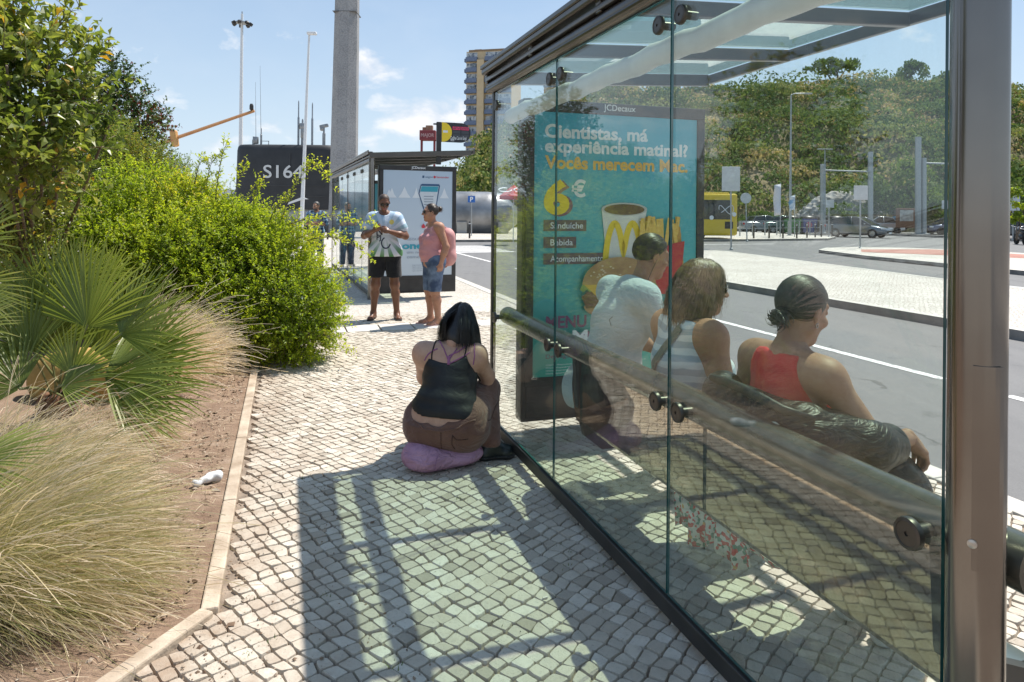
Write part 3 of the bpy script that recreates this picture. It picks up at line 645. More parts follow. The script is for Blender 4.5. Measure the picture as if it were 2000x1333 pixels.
def make_shelter(name, label, loc, rz, L, bays, panel_y, panel_face, group='bus shelters', bench=True):
    """local frame: x towards the road, y along the shelter, z up; glass wall in the plane x = 0"""
    t = empty(name, loc, rz, label, 'bus shelter', group)
    zt = 2.40
    # posts: ribbed oval columns with a service hatch
    for iy in range(0, bays + 1):
        y = L * iy / bays
        mb = MB(); big = iy == (0 if panel_y > 1 else 0) 
        if iy == 0:
            n = 80; prof = []
            for k in range(n):
                a = 2 * math.pi * k / n; r = 0.0538 * (1 + 0.022 * math.cos(6 * a + 0.6))
                groove = 0.0
                prof.append(((r - groove) * math.cos(a), (r - groove) * math.sin(a)))
            mb.prism([(p[0], p[1] + y) for p in prof], 0.0, zt + 0.10)
            o = mb.build('post', M['post'], t, smooth=True, auto=35)
            h = MB(); 
            for (ra, za, zb) in ((0.0556, 0.84, 1.26),):
                pts = []; 
                for k in range(9):
                    a = R(200 + k * 10); pts.append((ra * math.cos(a), ra * math.sin(a) + y))
                vs = [(p[0], p[1], za + (0.03 if k in (0, 8) else 0)) for k, p in enumerate(pts)] + [(p[0], p[1], zb - (0.04 if k in (0, 8) else 0)) for k, p in enumerate(pts)]
                h.add(vs, [(k, k + 1, k + 10, k + 9) for k in range(8)])
            ho = h.build('service_hatch', M['post'], o)
            sm = ho.modifiers.new('s', 'SOLIDIFY'); sm.thickness = 0.003; sm.offset = 1
            lk = MB(); a = R(212); lk.lathe([(0.009, 0), (0.009, 0.003), (0.004, 0.004), (0.0, 0.004)], 14, Matrix.Translation((0.0575 * math.cos(a), 0.0575 * math.sin(a) + y, 0.895)) @ Matrix.Rotation(a, 4, 'Z') @ Matrix.Rotation(R(90), 4, 'Y'))
            lk.build('lock', M['steel'], o)
        else:
            mb.box((0.004, y, (zt + 0.02) / 2), (0.03, 0.045, zt + 0.02), bev=0.006); mb.build('post', M['dark_metal'], t)
    # rails along the wall
    mb = MB(); mb.box((0.0, L / 2 + 0.02, 0.075), (0.034, L - 0.10, 0.065), bev=0.004); mb.build('bottom_rail', M['dark_metal'], t)
    mb = MB(); mb.tube([(0.0, -0.05, zt + 0.045), (0.0, L + 0.03, zt + 0.045)], 0.045, 14); mb.tube([(-0.046, -0.05, zt + 0.015), (-0.046, L + 0.02, zt + 0.015)], 0.014, 8)
    mb.box((-0.02, L / 2, zt + 0.10), (0.06, L + 0.10, 0.03), bev=0.005); mb.build('top_rail', M['bronze'], t, smooth=True, auto=40)
    # glass wall panes with standoff discs
    npn = 3 * bays; w = (L - 0.06) / npn
    for k in range(npn):
        y0 = 0.05 + k * w + 0.004; y1 = 0.05 + (k + 1) * w - 0.004
        if k == 0: y0 = 0.075
        p = pane_obj('glass_pane', 0.0, y0, y1, 0.115, zt - 0.005, t)
        for yy in (y0 + 0.075, y1 - 0.075):
            for z in (0.83, zt - 0.10):
                kb = MB(); knob_geo(kb, -0.005, yy, z); kb.build('standoff_disc', M['disc'], p, smooth=True, auto=35)
    # tubes behind the glass
    mb = MB(); mb.tube([(0.105, -0.06, 0.83), (0.105, L - 0.02, 0.83)], 0.060, 20); mb.build('lean_rail', M['tube_grey'], t, smooth=True, auto=50)
    mb = MB(); pts = [(0.10 + 0.004 * math.sin(i * 1.7), 0.07 + (L - 0.15) * i / 40, 2.235 + 0.005 * math.sin(i * 0.9) + 0.004 * math.sin(i * 2.3)) for i in range(41)]
    mb.tube(pts, 0.05, 16); mb.lathe([(0.05, 0), (0.045, 0.015), (0.03, 0.028), (0.0, 0.032)], 16, Matrix.Translation(pts[-1]) @ Matrix.Rotation(R(-90), 4, 'X')); mb.build('roof_tube', M['tube_pale'], t, smooth=True)
    # roof: frame, cross bars rising towards the road, tinted panes, gutter
    D = 1.86; rise = 0.11
    def rz_(x): return zt + 0.135 + rise * (x / D)
    ang = math.atan2(rise, D); RM = Matrix.Rotation(-ang, 3, 'Y')
    nb = 4 * bays; bw = (L + 0.12) / nb; yb = -0.06
    fr = MB()
    for k in range(nb + 1):
        y = yb + k * bw; fr.box((D / 2 - 0.06, y, rz_(D / 2 - 0.06) - 0.02), (D - 0.02, 0.05, 0.075 if k not in (0, nb) else 0.09), RM, 0.006)
    fr.box((D - 0.03, L / 2, rz_(D) - 0.01), (0.05, L + 0.17, 0.07), RM, 0.008)
    fr.build('roof_frame', M['bronze'], t)
    gu = MB(); gu.box((-0.035, L / 2, zt + 0.155), (0.085, L + 0.16, 0.045), bev=0.012); gu.box((-0.075, L / 2, zt + 0.185), (0.022, L + 0.16, 0.03), bev=0.006); gu.build('gutter', M['bronze'], t)
    for k in range(nb):
        y = yb + (k + .5) * bw; pb = MB(); pb.box((D / 2 - 0.03, y, rz_(D / 2 - 0.03) + 0.028), (D - 0.09, bw - 0.056, 0.008), RM)
        pb.build('roof_pane', M['roof_glass'], t)
    if bench:
        s0, s1 = 0.16, L * 0.63
        nS = max(1, round((s1 - s0) / 0.85)); sw = (s1 - s0) / nS
        for k in range(nS):
            mb = MB(); y0 = s0 + k * sw + .006; y1 = s0 + (k + 1) * sw - .006
            prof = [(0.10, 0.49), (0.13, 0.462), (0.20, 0.450), (0.34, 0.448), (0.42, 0.444), (0.455, 0.425), (0.462, 0.39), (0.456, 0.39), (0.449, 0.42), (0.416, 0.436), (0.34, 0.440), (0.20, 0.442), (0.126, 0.455), (0.094, 0.486)]
            n = len(prof); vs = [(p[0], y0, p[1]) for p in prof] + [(p[0], y1, p[1]) for p in prof]
            mb.add(vs, [(i, (i + 1) % n, n + (i + 1) % n, n + i) for i in range(n)][::1] + [tuple(range(n))[::-1], tuple(range(n, 2 * n))])
            so_ = mb.build('seat', M['seat_metal'], t, smooth=True, auto=40)
        # polished bronze back panel between the lean rail and the seat
        prf = [(0.080, 0.80), (0.080, 0.475), (0.0825, 0.462), (0.092, 0.453), (0.12, 0.450)]; ye = s1 + 0.03
        vs = [(p[0], y, p[1]) for y in (s0 - 0.03, ye) for p in prf]; n = len(prf); mb = MB(); mb.add(vs, [(q, n + q, n + q + 1, q + 1) for q in range(n - 1)])
        cu = [(0.080, ye + 0.055 * math.sin(k / 8 * math.pi) , 0.80 - 0.325 * k / 8) for k in range(9)]; mb.add([(0.080, ye, 0.80), (0.080, ye, 0.475)] + cu, [(0, 2 + k, 3 + k) for k in range(4)] + [(0, 6, 1)] + [(1, 6 + k, 7 + k) for k in range(4)])
        bp = mb.build('backrest_panel', M['mirror_bronze'], t); sm = bp.modifiers.new('s', 'SOLIDIFY'); sm.thickness = 0.006; sm.offset = -1
        for y in (s0 - 0.02, s1 + 0.02):
            pr = [(0.06, 0.80), (0.14, 0.81), (0.19, 0.62), (0.24, 0.50), (0.40, 0.44), (0.47, 0.41), (0.45, 0.36), (0.36, 0.30), (0.22, 0.30), (0.12, 0.38), (0.075, 0.55)]
            mb = MB(); n = len(pr); vs = [(p[0], y - 0.02, p[1]) for p in pr] + [(p[0], y + 0.02, p[1]) for p in pr]
            mb.add(vs, [tuple(range(n)), tuple(range(n, 2 * n))[::-1]] + [((i + 1) % n, i, n + i, n + (i + 1) % n) for i in range(n)]); mb.build('bench_bracket', M['dark_metal'], t)
    return t
def make_panel(parent, y, x0, x1, face, posterfn, z0=0.40, z1=2.27, head=True):
    """advert lightbox across the shelter, its poster facing face (-1 towards -y)"""
    w = x1 - x0; xc = (x0 + x1) / 2; fy = y + face * 0.071
    mb = MB(); mb.box((xc, y, (0.09 + 2.36) / 2), (w + 0.16, 0.13, 2.36 - 0.09), bev=0.012)
    p = mb.build('advert_panel', M['dark_metal'], parent)
    fr = MB(); fd = 0.016
    for cx_, cz_, sx_, sz_ in ((xc, (z1 + 2.36) / 2, w + 0.13, 2.36 - z1 - .01), (xc, z0 - 0.03, w + 0.13, 0.06), (x0 - 0.032, (z0 + z1) / 2, 0.062, z1 - z0), (x1 + 0.032, (z0 + z1) / 2, 0.062, z1 - z0)):
        fr.box((cx_, y + face * 0.073, cz_), (sx_, 0.02, sz_), bev=0.004)
    fr.build('panel_frame', M['bronze'] if not head else M['dark_metal'], p)
    mb = MB(); mb.box((xc, y, 0.24), (w + 0.10, 0.15, 0.25), bev=0.01); mb.build('panel_base', M['dark_metal'], p)
    mb = MB()
    def M3(px_, pz_, d): return (px_, fy + face * d, pz_)
    sx = 1 if face < 0 else -1
    mats = posterfn(mb, x0 if face < 0 else x1, z1, w * sx, z1 - z0, fy, face)
    mb.build('poster', mats, p)
    V, Fc = text_geo('JCDecaux', 0.062, 0.012, 'CENTER')
    mb = MB(); V2 = [(xc + v[0] * sx, y + face * 0.0845, 2.302 + v[1]) for v in V]; mb.add(V2, Fc if face < 0 else Fc); mb.build('maker_lettering', M['white_ink'], p)
    return p
class Ink:
    """flat printing on a poster; u 0..1 across, w 0..1 down, each layer a hair above the last"""
    def __init__(s, mb, x0, ztop, wid, hei, fy, face): s.mb = mb; s.x0, s.zt, s.w, s.h, s.fy, s.face = x0, ztop, wid, hei, fy, face; s.mats = []; s.d = 0.0
    def p(s, u, w): return (s.x0 + u * s.w, s.fy + s.face * s.d, s.zt - w * s.h)
    def mi(s, m):
        if m not in s.mats: s.mats.append(m)
        return s.mats.index(m)
    def poly(s, pts, m, lift=0.0006):
        s.d += lift; s.mb.add([s.p(*q) for q in pts], [tuple(range(len(pts)))], s.mi(m))
    def rect(s, u0, w0, u1, w1, m): s.poly([(u0, w1), (u1, w1), (u1, w0), (u0, w0)], m)
    def ell(s, cu, cw, ru, rw, m, n=28, a0=0, a1=360): s.poly([(cu + ru * math.cos(R(a0 + (a1 - a0) * k / n)), cw - rw * math.sin(R(a0 + (a1 - a0) * k / n))) for k in range(n if a1 - a0 >= 360 else n + 1)], m)
    def text(s, body, u0, wbase, capw, m, width=None, bold=0.02, align='LEFT'):
        size = capw * s.h / 0.72
        V, Fc = text_geo(body, size, bold, align, width=None if width is None else width * abs(s.w)); s.d += 0.0006
        s.mb.add([(s.x0 + u0 * s.w + v[0] * (1 if s.w > 0 else -1), s.fy + s.face * s.d, s.zt - wbase * s.h + v[1]) for v in V], Fc, s.mi(m))
    def band(s, pts, wd, m):
        """a stroke of constant width through points"""
        k = abs(s.w) / s.h; L = []; Rr = []
        for i, q in enumerate(pts):
            a, b = pts[max(0, i - 1)], pts[min(len(pts) - 1, i + 1)]; dx, dy = (b[0] - a[0]) * k, b[1] - a[1]; l = math.hypot(dx, dy) or 1
            nx, ny = -dy / l / k, dx / l
            ww = wd[i] if hasattr(wd, '__len__') else wd
            L.append((q[0] + nx * ww, q[1] + ny * ww)); Rr.append((q[0] - nx * ww, q[1] - ny * ww))
        s.d += 0.0006; n = len(pts); s.mb.add([s.p(*q) for q in L + Rr], [(i, i + 1, n + i + 1, n + i) for i in range(n - 1)], s.mi(m))
def flatm(name, c, c2=None, sc=40): return mat(name, c, c2, sc, 0.45)
def menu_poster(mb, *a):
    k = Ink(mb, *a); bgm = grad('teal print with glass reflection', (0.065, 0.42, 0.56), (0.06, 0.42, 0.33), 0.40, 2.27)  # glass reflection put into the print colour: paler, greener towards the bottom
    k.rect(0, 0, 1, 1, bgm)
    wh = flatm('poster white', (0.80, 0.84, 0.84)); ora = flatm('poster orange', (0.85, 0.50, 0.10)); yel = flatm('poster yellow', (0.85, 0.60, 0.03)); pur = flatm('poster plum', (0.20, 0.055, 0.14)); pil = flatm('poster dark plum', (0.13, 0.075, 0.10))
    k.text('Cientistas, má', .06, .095, .050, wh, .62, .032); k.text('experiência matinal?', .06, .150, .048, wh, .88, .032); k.text('Vocês merecem Mac.', .06, .212, .048, ora, .88, .034)
    k.text('6', .065, .385, .120, pur, .16, .05); k.text('6', .055, .380, .120, yel, .15, .045); k.text('€', .215, .318, .062, wh, .085, .03)
    for tx, w0, wd in (('Sanduíche', .408, .25), ('Bebida', .472, .19), ('Acompanhamentos', .534, .39)):
        k.rect(.055, w0, .055 + wd, w0 + .042, pil); k.text(tx, .095, w0 + .032, .024, wh, wd - .06, .006)
    # paper cup with a yellow M
    cup = flatm('paper cup print', (0.66, 0.66, 0.63), (0.75, 0.74, 0.71), 6); lidm = flatm('cup rim print', (0.5, 0.5, 0.47)); cola = flatm('cola print', (0.10, 0.05, 0.025), (0.17, 0.08, 0.04), 30)
    k.poly([(.43, .58), (.63, .58), (.675, .365), (.395, .365)], cup); k.ell(.535, .365, .142, .026, lidm); k.ell(.535, .366, .125, .021, cola)
    Mp = []
    for i in range(33):
        t_ = i / 32; x = .42 + .22 * t_; q = (t_ * 2) % 1.0 if t_ < 1 else 1.0
        y = .565 - .145 * math.sin(math.pi * min(1, q)) ** .62 if True else 0
        if 0.47 < t_ < 0.53: y = max(y, .545)
        Mp.append((x, y))
    k.band(Mp, .0125, yel)
    # fries in a red box
    fr1 = flatm('fries print', (0.70, 0.42, 0.07), (0.80, 0.55, 0.14), 50); fr2 = flatm('fries print dark', (0.52, 0.28, 0.045)); red = flatm('red box print', (0.50, 0.035, 0.035)); g = random.Random(4)
    for i in range(34):
        x = g.uniform(.63, .90); y = g.uniform(.385, .47); tl = g.uniform(-.035, .035)
        k.band([(x, y), (x + tl, y + .16)], .008, fr1 if g.random() < .7 else fr2)
    k.poly([(.65, .70), (.88, .70), (.91, .49), (.83, .50), (.77, .515), (.70, .50), (.62, .49)], red)
    # burger
    bun = flatm('bun print', (0.36, 0.20, 0.085), (0.50, 0.31, 0.14), 9); meat = flatm('patty print', (0.12, 0.06, 0.03), (0.2, 0.10, 0.05), 30); let = flatm('lettuce print', (0.20, 0.34, 0.06), (0.34, 0.45, 0.12), 30); ch = flatm('cheese print', (0.75, 0.48, 0.07))
    k.ell(.50, .735, .215, .055, bun, 28, 180, 360); k.poly([(.27, .70), (.30, .745), (.70, .745), (.73, .70), (.68, .675), (.32, .675)], meat)
    k.poly([(.26 + .02 * i, .672 + .012 * (i % 2)) for i in range(25)] + [(.72, .65), (.28, .65)], let); k.poly([(.28, .652), (.36, .70), (.46, .655), (.56, .697), (.66, .655), (.70, .645), (.28, .642)], ch)
    k.ell(.50, .655, .225, .105, bun, 32, 0, 180)
    see = flatm('sesame print', (0.70, 0.58, 0.38))
    for i in range(26): 
        a_, r_ = g.uniform(15, 165), g.uniform(.25, .9); k.ell(.50 + .215 * r_ * math.cos(R(a_)), .648 - .095 * r_ * math.sin(R(a_)), .007, .0028, see, 8)
    k.text('MENU', .06, .812, .045, pur, .235, .03); k.text('ALMOÇO', .068, .886, .056, pur, .54, .045); k.text('ALMOÇO', .058, .880, .056, wh, .54, .04)
    k.text('De Segunda a Sexta', .06, .925, .016, pur, .33, .008)
    for i in range(4): k.text('Oferta disponível nos restaurantes aderentes, salvo erro tipográfico.', .06, .952 + i * .0105, .0055, wh, .6 - .05 * i, 0.0)
    return k.mats
def phone_poster(mb, *a):
    k = Ink(mb, *a); bgm = grad('pale blue poster print', (0.46, 0.56, 0.66), (0.58, 0.64, 0.68), 0.40, 2.27); k.rect(0, 0, 1, 1, bgm)
    navy = flatm('poster navy', (0.04, 0.10, 0.20)); red = flatm('poster red', (0.58, 0.04, 0.06)); teal = flatm('poster teal', (0.04, 0.33, 0.42)); wh = flatm('poster pale', (0.72, 0.76, 0.79)); gry = flatm('poster grey', (0.25, 0.30, 0.36)); scr = flatm('screen print', (0.55, 0.60, 0.64), (0.64, 0.69, 0.72), 20)
    k.rect(.555, .045, .585, .068, navy); k.text('aegon', .60, .066, .020, navy, .11, .006); k.ell(.735, .057, .018, .012, red); k.text('Santander', .76, .066, .020, red, .19, .010)
    ph = [(.50, .22), (.53, .135), (.55, .125), (.80, .125), (.815, .14), (.77, .33), (.71, .47), (.66, .48), (.615, .455)]
    for q in ((.12, .21, .07), (.30, .20, .09), (.47, .205, .06), (.88, .205, .07), (.08, .225, .08)): k.poly([(q[0] - q[2], .26), (q[0] + q[2], .26), (q[0] + q[2] * .5, q[1] + .02), (q[0], q[1] - .045), (q[0] - q[2] * .5, q[1] + .02)], wh)
    k.poly(ph, navy); k.poly([(.515, .22), (.54, .145), (.795, .145), (.755, .33), (.70, .455), (.63, .445)], scr); k.poly([(.525, .20), (.545, .148), (.79, .148), (.778, .20)], teal)
    for i in range(7): k.rect(.58, .24 + i * .026, .72 - .005 * i, .248 + i * .026, gry)
    k.ell(.575, .535, .028, .015, red); k.poly([(.548, .528), (.575, .505), (.602, .528)], red)
    k.text('SEGURO', .34, .665, .022, gry, .26, .004); k.text('one', .27, .745, .062, teal, .30, .035); k.text('C', .575, .745, .074, red, .13, .03)
    k.text('um novo bem', .34, .79, .026, gry, .44, .006); k.text('começo', .34, .835, .026, gry, .26, .006)
    for i in range(4): k.text('Seguro comercializado por mediador exclusivo autorizado', .42, .905 + i * .018, .010, gry, .52 - .03 * i, .002)
    return k.mats
shel = make_shelter('bus_shelter', 'glass and bronze metal bus shelter close by on the right, three people on its bench', A0, TH, 3.56, 1, 3.45, -1)
make_panel(shel, 3.50, 0.255, 1.57, -1, menu_poster)
# second shelter, farther along the pavement
B0 = gp(724, 585); B1 = Vector((-5.05, 19.0, 0)); d_ = B1 - B0; TH2 = math.atan2(-d_.x, d_.y)
shel2 = make_shelter('bus_shelter', 'farther bus shelter with a pale blue advert panel and a stop flag on its roof', B0, TH2, 7.0, 2, 0.0, -1)
make_panel(shel2, 0.05, 0.20, 1.45, -1, phone_poster)
make_panel(shel2, 6.7, 0.25, 1.55, -1, lambda mb, *a: (lambda k: (k.rect(0, 0, 1, 1, flatm('plain teal poster', (0.05, 0.22, 0.28))), k.mats)[1])(Ink(mb, *a)))
# stop flag on the second shelter
def lp2(px, py, y): # point on the upright plane across the second shelter at local y
    u2 = Vector((-math.sin(TH2), math.cos(TH2), 0)); o = Vector((0, 0, HC)); d = Vector(ray(px, py)); return o + d * ((y + B0.dot(u2)) / d.dot(u2))
def to2(p): return (Matrix.Translation(B0) @ Matrix.Rotation(TH2, 4, 'Z')).inverted() @ Vector(p)
q0, q1 = to2(lp2(856, 239, 0.0)), to2(lp2(856, 322, 0.0))
fl = empty('bus_stop_flag', Matrix.Translation(B0) @ Matrix.Rotation(TH2, 4, 'Z') @ Vector((q1.x, -0.02, 0)), TH2, 'black and yellow rounded bus stop flag standing above the farther shelter', 'bus stop sign')
mb = MB(); mb.box((0, 0, (q0.z + q1.z) / 2), (0.085, 0.06, q0.z - q1.z), bev=0.008); mb.box((-0.05, 0, q0.z - 0.04), (0.10, 0.03, 0.025)); mb.build('flag_post', M['dark_metal'], fl)
zc = (to2(lp2(890, 241, 0)).z + to2(lp2(890, 279, 0)).z) / 2; hh = (to2(lp2(890, 241, 0)).z - to2(lp2(890, 279, 0)).z) / 2; fx0 = 0.05; fx1 = to2(lp2(918, 260, 0)).x - q1.x
mb = MB(); blk = mat('flag black', (0.02, 0.022, 0.026), rough=0.35); yl = flatm('flag yellow', (0.85, 0.62, 0.03)); pk = flatm('flag pink', (0.80, 0.05, 0.15)); gm = flatm('flag slot', (0.06, 0.065, 0.075))
outl = [(fx0, zc - hh)] + [(fx1 - hh + hh * math.cos(R(a)), zc + hh * math.sin(R(a))) for a in range(-90, 91, 12)] + [(fx0, zc + hh)]
n = len(outl); mb.add([(p[0], -0.02, p[1]) for p in outl] + [(p[0], 0.02, p[1]) for p in outl], [tuple(range(n)), tuple(range(n, 2 * n))[::-1]] + [((i + 1) % n, i, n + i, n + (i + 1) % n) for i in range(n)])
mb.build('sign_plate', blk, fl)
mb = MB(); yo = [(fx0, zc - hh)] + [(fx0 + 0.02 + hh * .95 * math.cos(R(a)), zc + hh * math.sin(R(a))) for a in range(-90, 91, 12)] + [(fx0, zc + hh)]
mb.add([(p[0], -0.024, p[1]) for p in yo], [tuple(range(len(yo)))], 0)
def rr(x0, x1, z0, z1, mi, y=-0.026): mb.add([(x0, y, z0), (x1, y, z0), (x1, y, z1), (x0, y, z1)], [(0, 1, 2, 3)], mi)
ww = fx1 - fx0
rr(fx0 + ww * .37, fx0 + ww * .64, zc + hh * .28, zc + hh * .62, 1); rr(fx0 + ww * .67, fx0 + ww * .93, zc + hh * .28, zc + hh * .62, 1)
for i_ in range(2):
    for j_ in range(2): rr(fx0 + ww * (.37 + .3 * i_), fx0 + ww * (.64 + .29 * i_), zc - hh * (.1 + .36 * j_), zc + hh * (.2 - .36 * j_), 2)
for tx, x_, z_, s_, wd_ in (('2015', .39, .36, .12, .22), ('2020', .69, .36, .12, .22), ('Cacilhas Cais do Ginjal', .30, -.72, .085, .55), ('Norte', .30, -.90, .08, .12)):
    V, Fc = text_geo(tx, s_, .01, width=wd_ * ww); mb.add([(fx0 + ww * x_ + v[0], -0.029, zc + hh * z_ + v[1]) for v in V], Fc, 3 if 'C' in tx or 'N' in tx else 2)
mb.add([(fx0 + hh * (.12 + .5 * t_), -0.028, zc + (.03 if k_ else -.01) * 1) for t_, k_ in ((0, 0), (1, 0), (1, 1), (0, 1))], [(0, 1, 2, 3)], 3)
mb.build('sign_face', [yl, pk, gm, M['white_ink']], fl)
# ------------------------------------------------------------------ people
def skin(name, base, rough=0.56):
    m, nt, b, out = newmat(name); p = nt.obj(); f = nt.noise(p, 14.0, 5, 0.6); f2 = nt.noise(p, 160.0, 3, 0.6); f3 = nt.noise(p, 45.0, 4, 0.7)
    c = nt.ramp(f, [(0.3, [x * y for x, y in zip(base, (0.88, 0.80, 0.78))]), (0.7, base)]); c = nt.mix(nt.math('MULTIPLY_ADD', f3, 1.6, -.72, clamp=True), c, [x * y for x, y in zip(base, (.72, .60, .56))]); nt.l.new(c, b.inputs['Base Color'])
    b.inputs['Roughness'].default_value = rough; b.inputs['Subsurface Weight'].default_value = 0.08; b.inputs['Subsurface Radius'].default_value = (0.02, 0.008, 0.004); b.inputs['Specular IOR Level'].default_value = 0.4
    bump(nt, b, f2, 0.12, 0.002); return m
def cloth(name, c1, c2=None, scale=8.0, rough=0.85, weave=260.0, b=0.25, folds=0.4):
    m = mat(name, c1, c2 or tuple(x * 0.8 for x in c1), scale, rough, bmp=b, bscale=weave, bdist=0.002, sheen=0.15, spec=0.3, folds=folds); return m
SK = dict(dark=skin('brown skin', (0.20, 0.095, 0.055), 0.40), tan=skin('tanned skin', (0.42, 0.225, 0.145)), fair=skin('fair skin', (0.55, 0.345, 0.25)), mid=skin('olive skin', (0.40, 0.23, 0.155)))
LIP = mat('lip', (0.30, 0.09, 0.08), rough=0.4); EYE = mat('eye white', (0.75, 0.72, 0.68), rough=0.2)
HAIRB = mat('black hair', (0.010, 0.009, 0.010), (0.026, 0.022, 0.021), 40, 0.40, spec=0.5); HAIRG = mat('greying dark hair', (0.02, 0.018, 0.017), (0.12, 0.115, 0.11), 90, 0.5)
HAIRBR = mat('brown blond hair', (.085, .048, .022), (.24, .145, .065), 30, 0.4); HAIRD = mat('dark brown hair', (0.022, 0.015, 0.011), (0.055, 0.036, 0.024), 50, 0.38)
LENS = mat('black sunglass lens', (0.006, 0.006, 0.007), rough=0.08); 
V3 = lambda *a: np.array(a, float)
def rotm(x=0, y=0, z=0): return np.array(Euler((R(x), R(y), R(z)), 'XYZ').to_matrix())
def head_prims(female=False, fat=0.0, ears=True):
    f = 0.93 if female else 1.0; w = f * (1 + fat)
    P = [E((0, -.014, .030), (.074 * f, .094, .086)), E((0, .022, -.035), (.060 * w, .070, .078), k=.03), C((-.046 * w, -.002, -.055), (0, .052, -.098), .022 * w, .020, k=.03), C((.046 * w, -.002, -.055), (0, .052, -.098), .022 * w, .020, k=.03),
         E((0, .060, -.100), (.022 * f, .020, .017), k=.02), C((-.033, .076, .030), (.033, .076, .030), .011, k=.02), E((-.038, .066, -.028), (.022, .018, .018), k=.02), E((.038, .066, -.028), (.022, .018, .018), k=.02),
         SUB(E((-.031, .098, .009), (.017, .014, .011), k=.012)), SUB(E((.031, .098, .009), (.017, .014, .011), k=.012)), E((-.031, .080, .008), .0115, k=.004), E((.031, .080, .008), .0115, k=.004),
         C((0, .090, .018), (0, .111, -.028), .0075, .0125, k=.012), E((-.012, .100, -.031), (.009, .010, .007), k=.008), E((.012, .100, -.031), (.009, .010, .007), k=.008),
         C((-.019, .084, -.060), (.019, .084, -.060), .0065, k=.006), C((-.016, .083, -.070), (.016, .083, -.070), .0075, k=.006), SUB(C((-.022, .094, -.065), (.022, .094, -.065), .0025, k=.003)),
         C((0, -.020, -.055), (0, -.036, -.165), .053 * f * (1 + fat * .6), .056 * f * (1 + fat * .6), k=.03)]
    if ears:
        for s in (-1, 1): P += [E((s * .076 * f, -.008, -.004), (.009, .019, .031), rotm(-12, 0, s * 18), k=.008), SUB(E((s * .084 * f, -.002, -.004), (.006, .010, .019), k=.005))]
    return P
def hand_prims(side, curl=35, spread=1.0, thumb=30):
    """hand along +y from the wrist at the origin, palm down (-z); side +1 thumb on +x"""
    s = side; P = [E((0, .048, 0), (.040, .050, .015)), C((-.026 * s, .06, .001), (.030 * s, .062, .001), .014, .015, k=.015), C((0, -.015, 0), (0, .03, 0), .025, .026, k=.02)]
    for i, (x, L) in enumerate(((.030, .072), (.010, .080), (-.010, .074), (-.029, .058))):
        p = V3(x * s, .088 - abs(i - 1.2) * .005, 0); a = 0; dirx = (x * s) * 1.6 * spread
        for q, fr in enumerate((.42, .32, .26)):
            a += R(curl * (0.7, 1.0, 0.8)[q] * (1 + .12 * (i - 1))); d = V3(dirx * (1 - q * .3), math.cos(a), -math.sin(a)); d /= np.linalg.norm(d); e = p + d * L * fr * 1.05
            P.append(C(p, e, (.0088, .0080, .0072)[q], (.0080, .0072, .0064)[q], k=.005)); p = e
    a = R(thumb); b0 = V3(.028 * s, .020, -.004); b1 = b0 + V3(s * math.sin(R(38)), math.cos(R(38)), -.25) * .040; b2 = b1 + V3(s * math.sin(R(22)), math.cos(R(22)), -math.sin(a)) * .030; b3 = b2 + V3(s * math.sin(R(4)), math.cos(R(4)), -math.sin(a)) * .024
    P += [C(b0, b1, .014, .0105, k=.014), C(b1, b2, .0100, .0090, k=.004), C(b2, b3, .0090, .0075, k=.004)]
    return P
def frame(y, zhint):
    y = np.array(y, float); y /= np.linalg.norm(y); z = np.array(zhint, float); z = z - y * (z @ y); z /= np.linalg.norm(z); x = np.cross(y, z); return np.stack([x, y, z], 1)
def M44(Rm, t): m = np.eye(4); m[:3, :3] = Rm; m[:3, 3] = t; return m
def foot_prims(ank, toe, r=0.036, fat=1.0):
    ank, toe = np.array(ank, float), np.array(toe, float); d = toe - ank; d[2] = 0; d /= np.linalg.norm(d); n = np.array([-d[1], d[0], 0]); heel = ank - d * .045; heel[2] = toe[2] - .006 + .012
    return [C(ank, heel, r, .030, k=.03), C(heel, toe - n * .006, .029, .024 * fat, k=.04), C(ank, toe - d * .05, r * .9, .024, k=.04), C(toe - n * .022 - d * .02, toe + n * .026 - d * .03, .019, k=.03)]
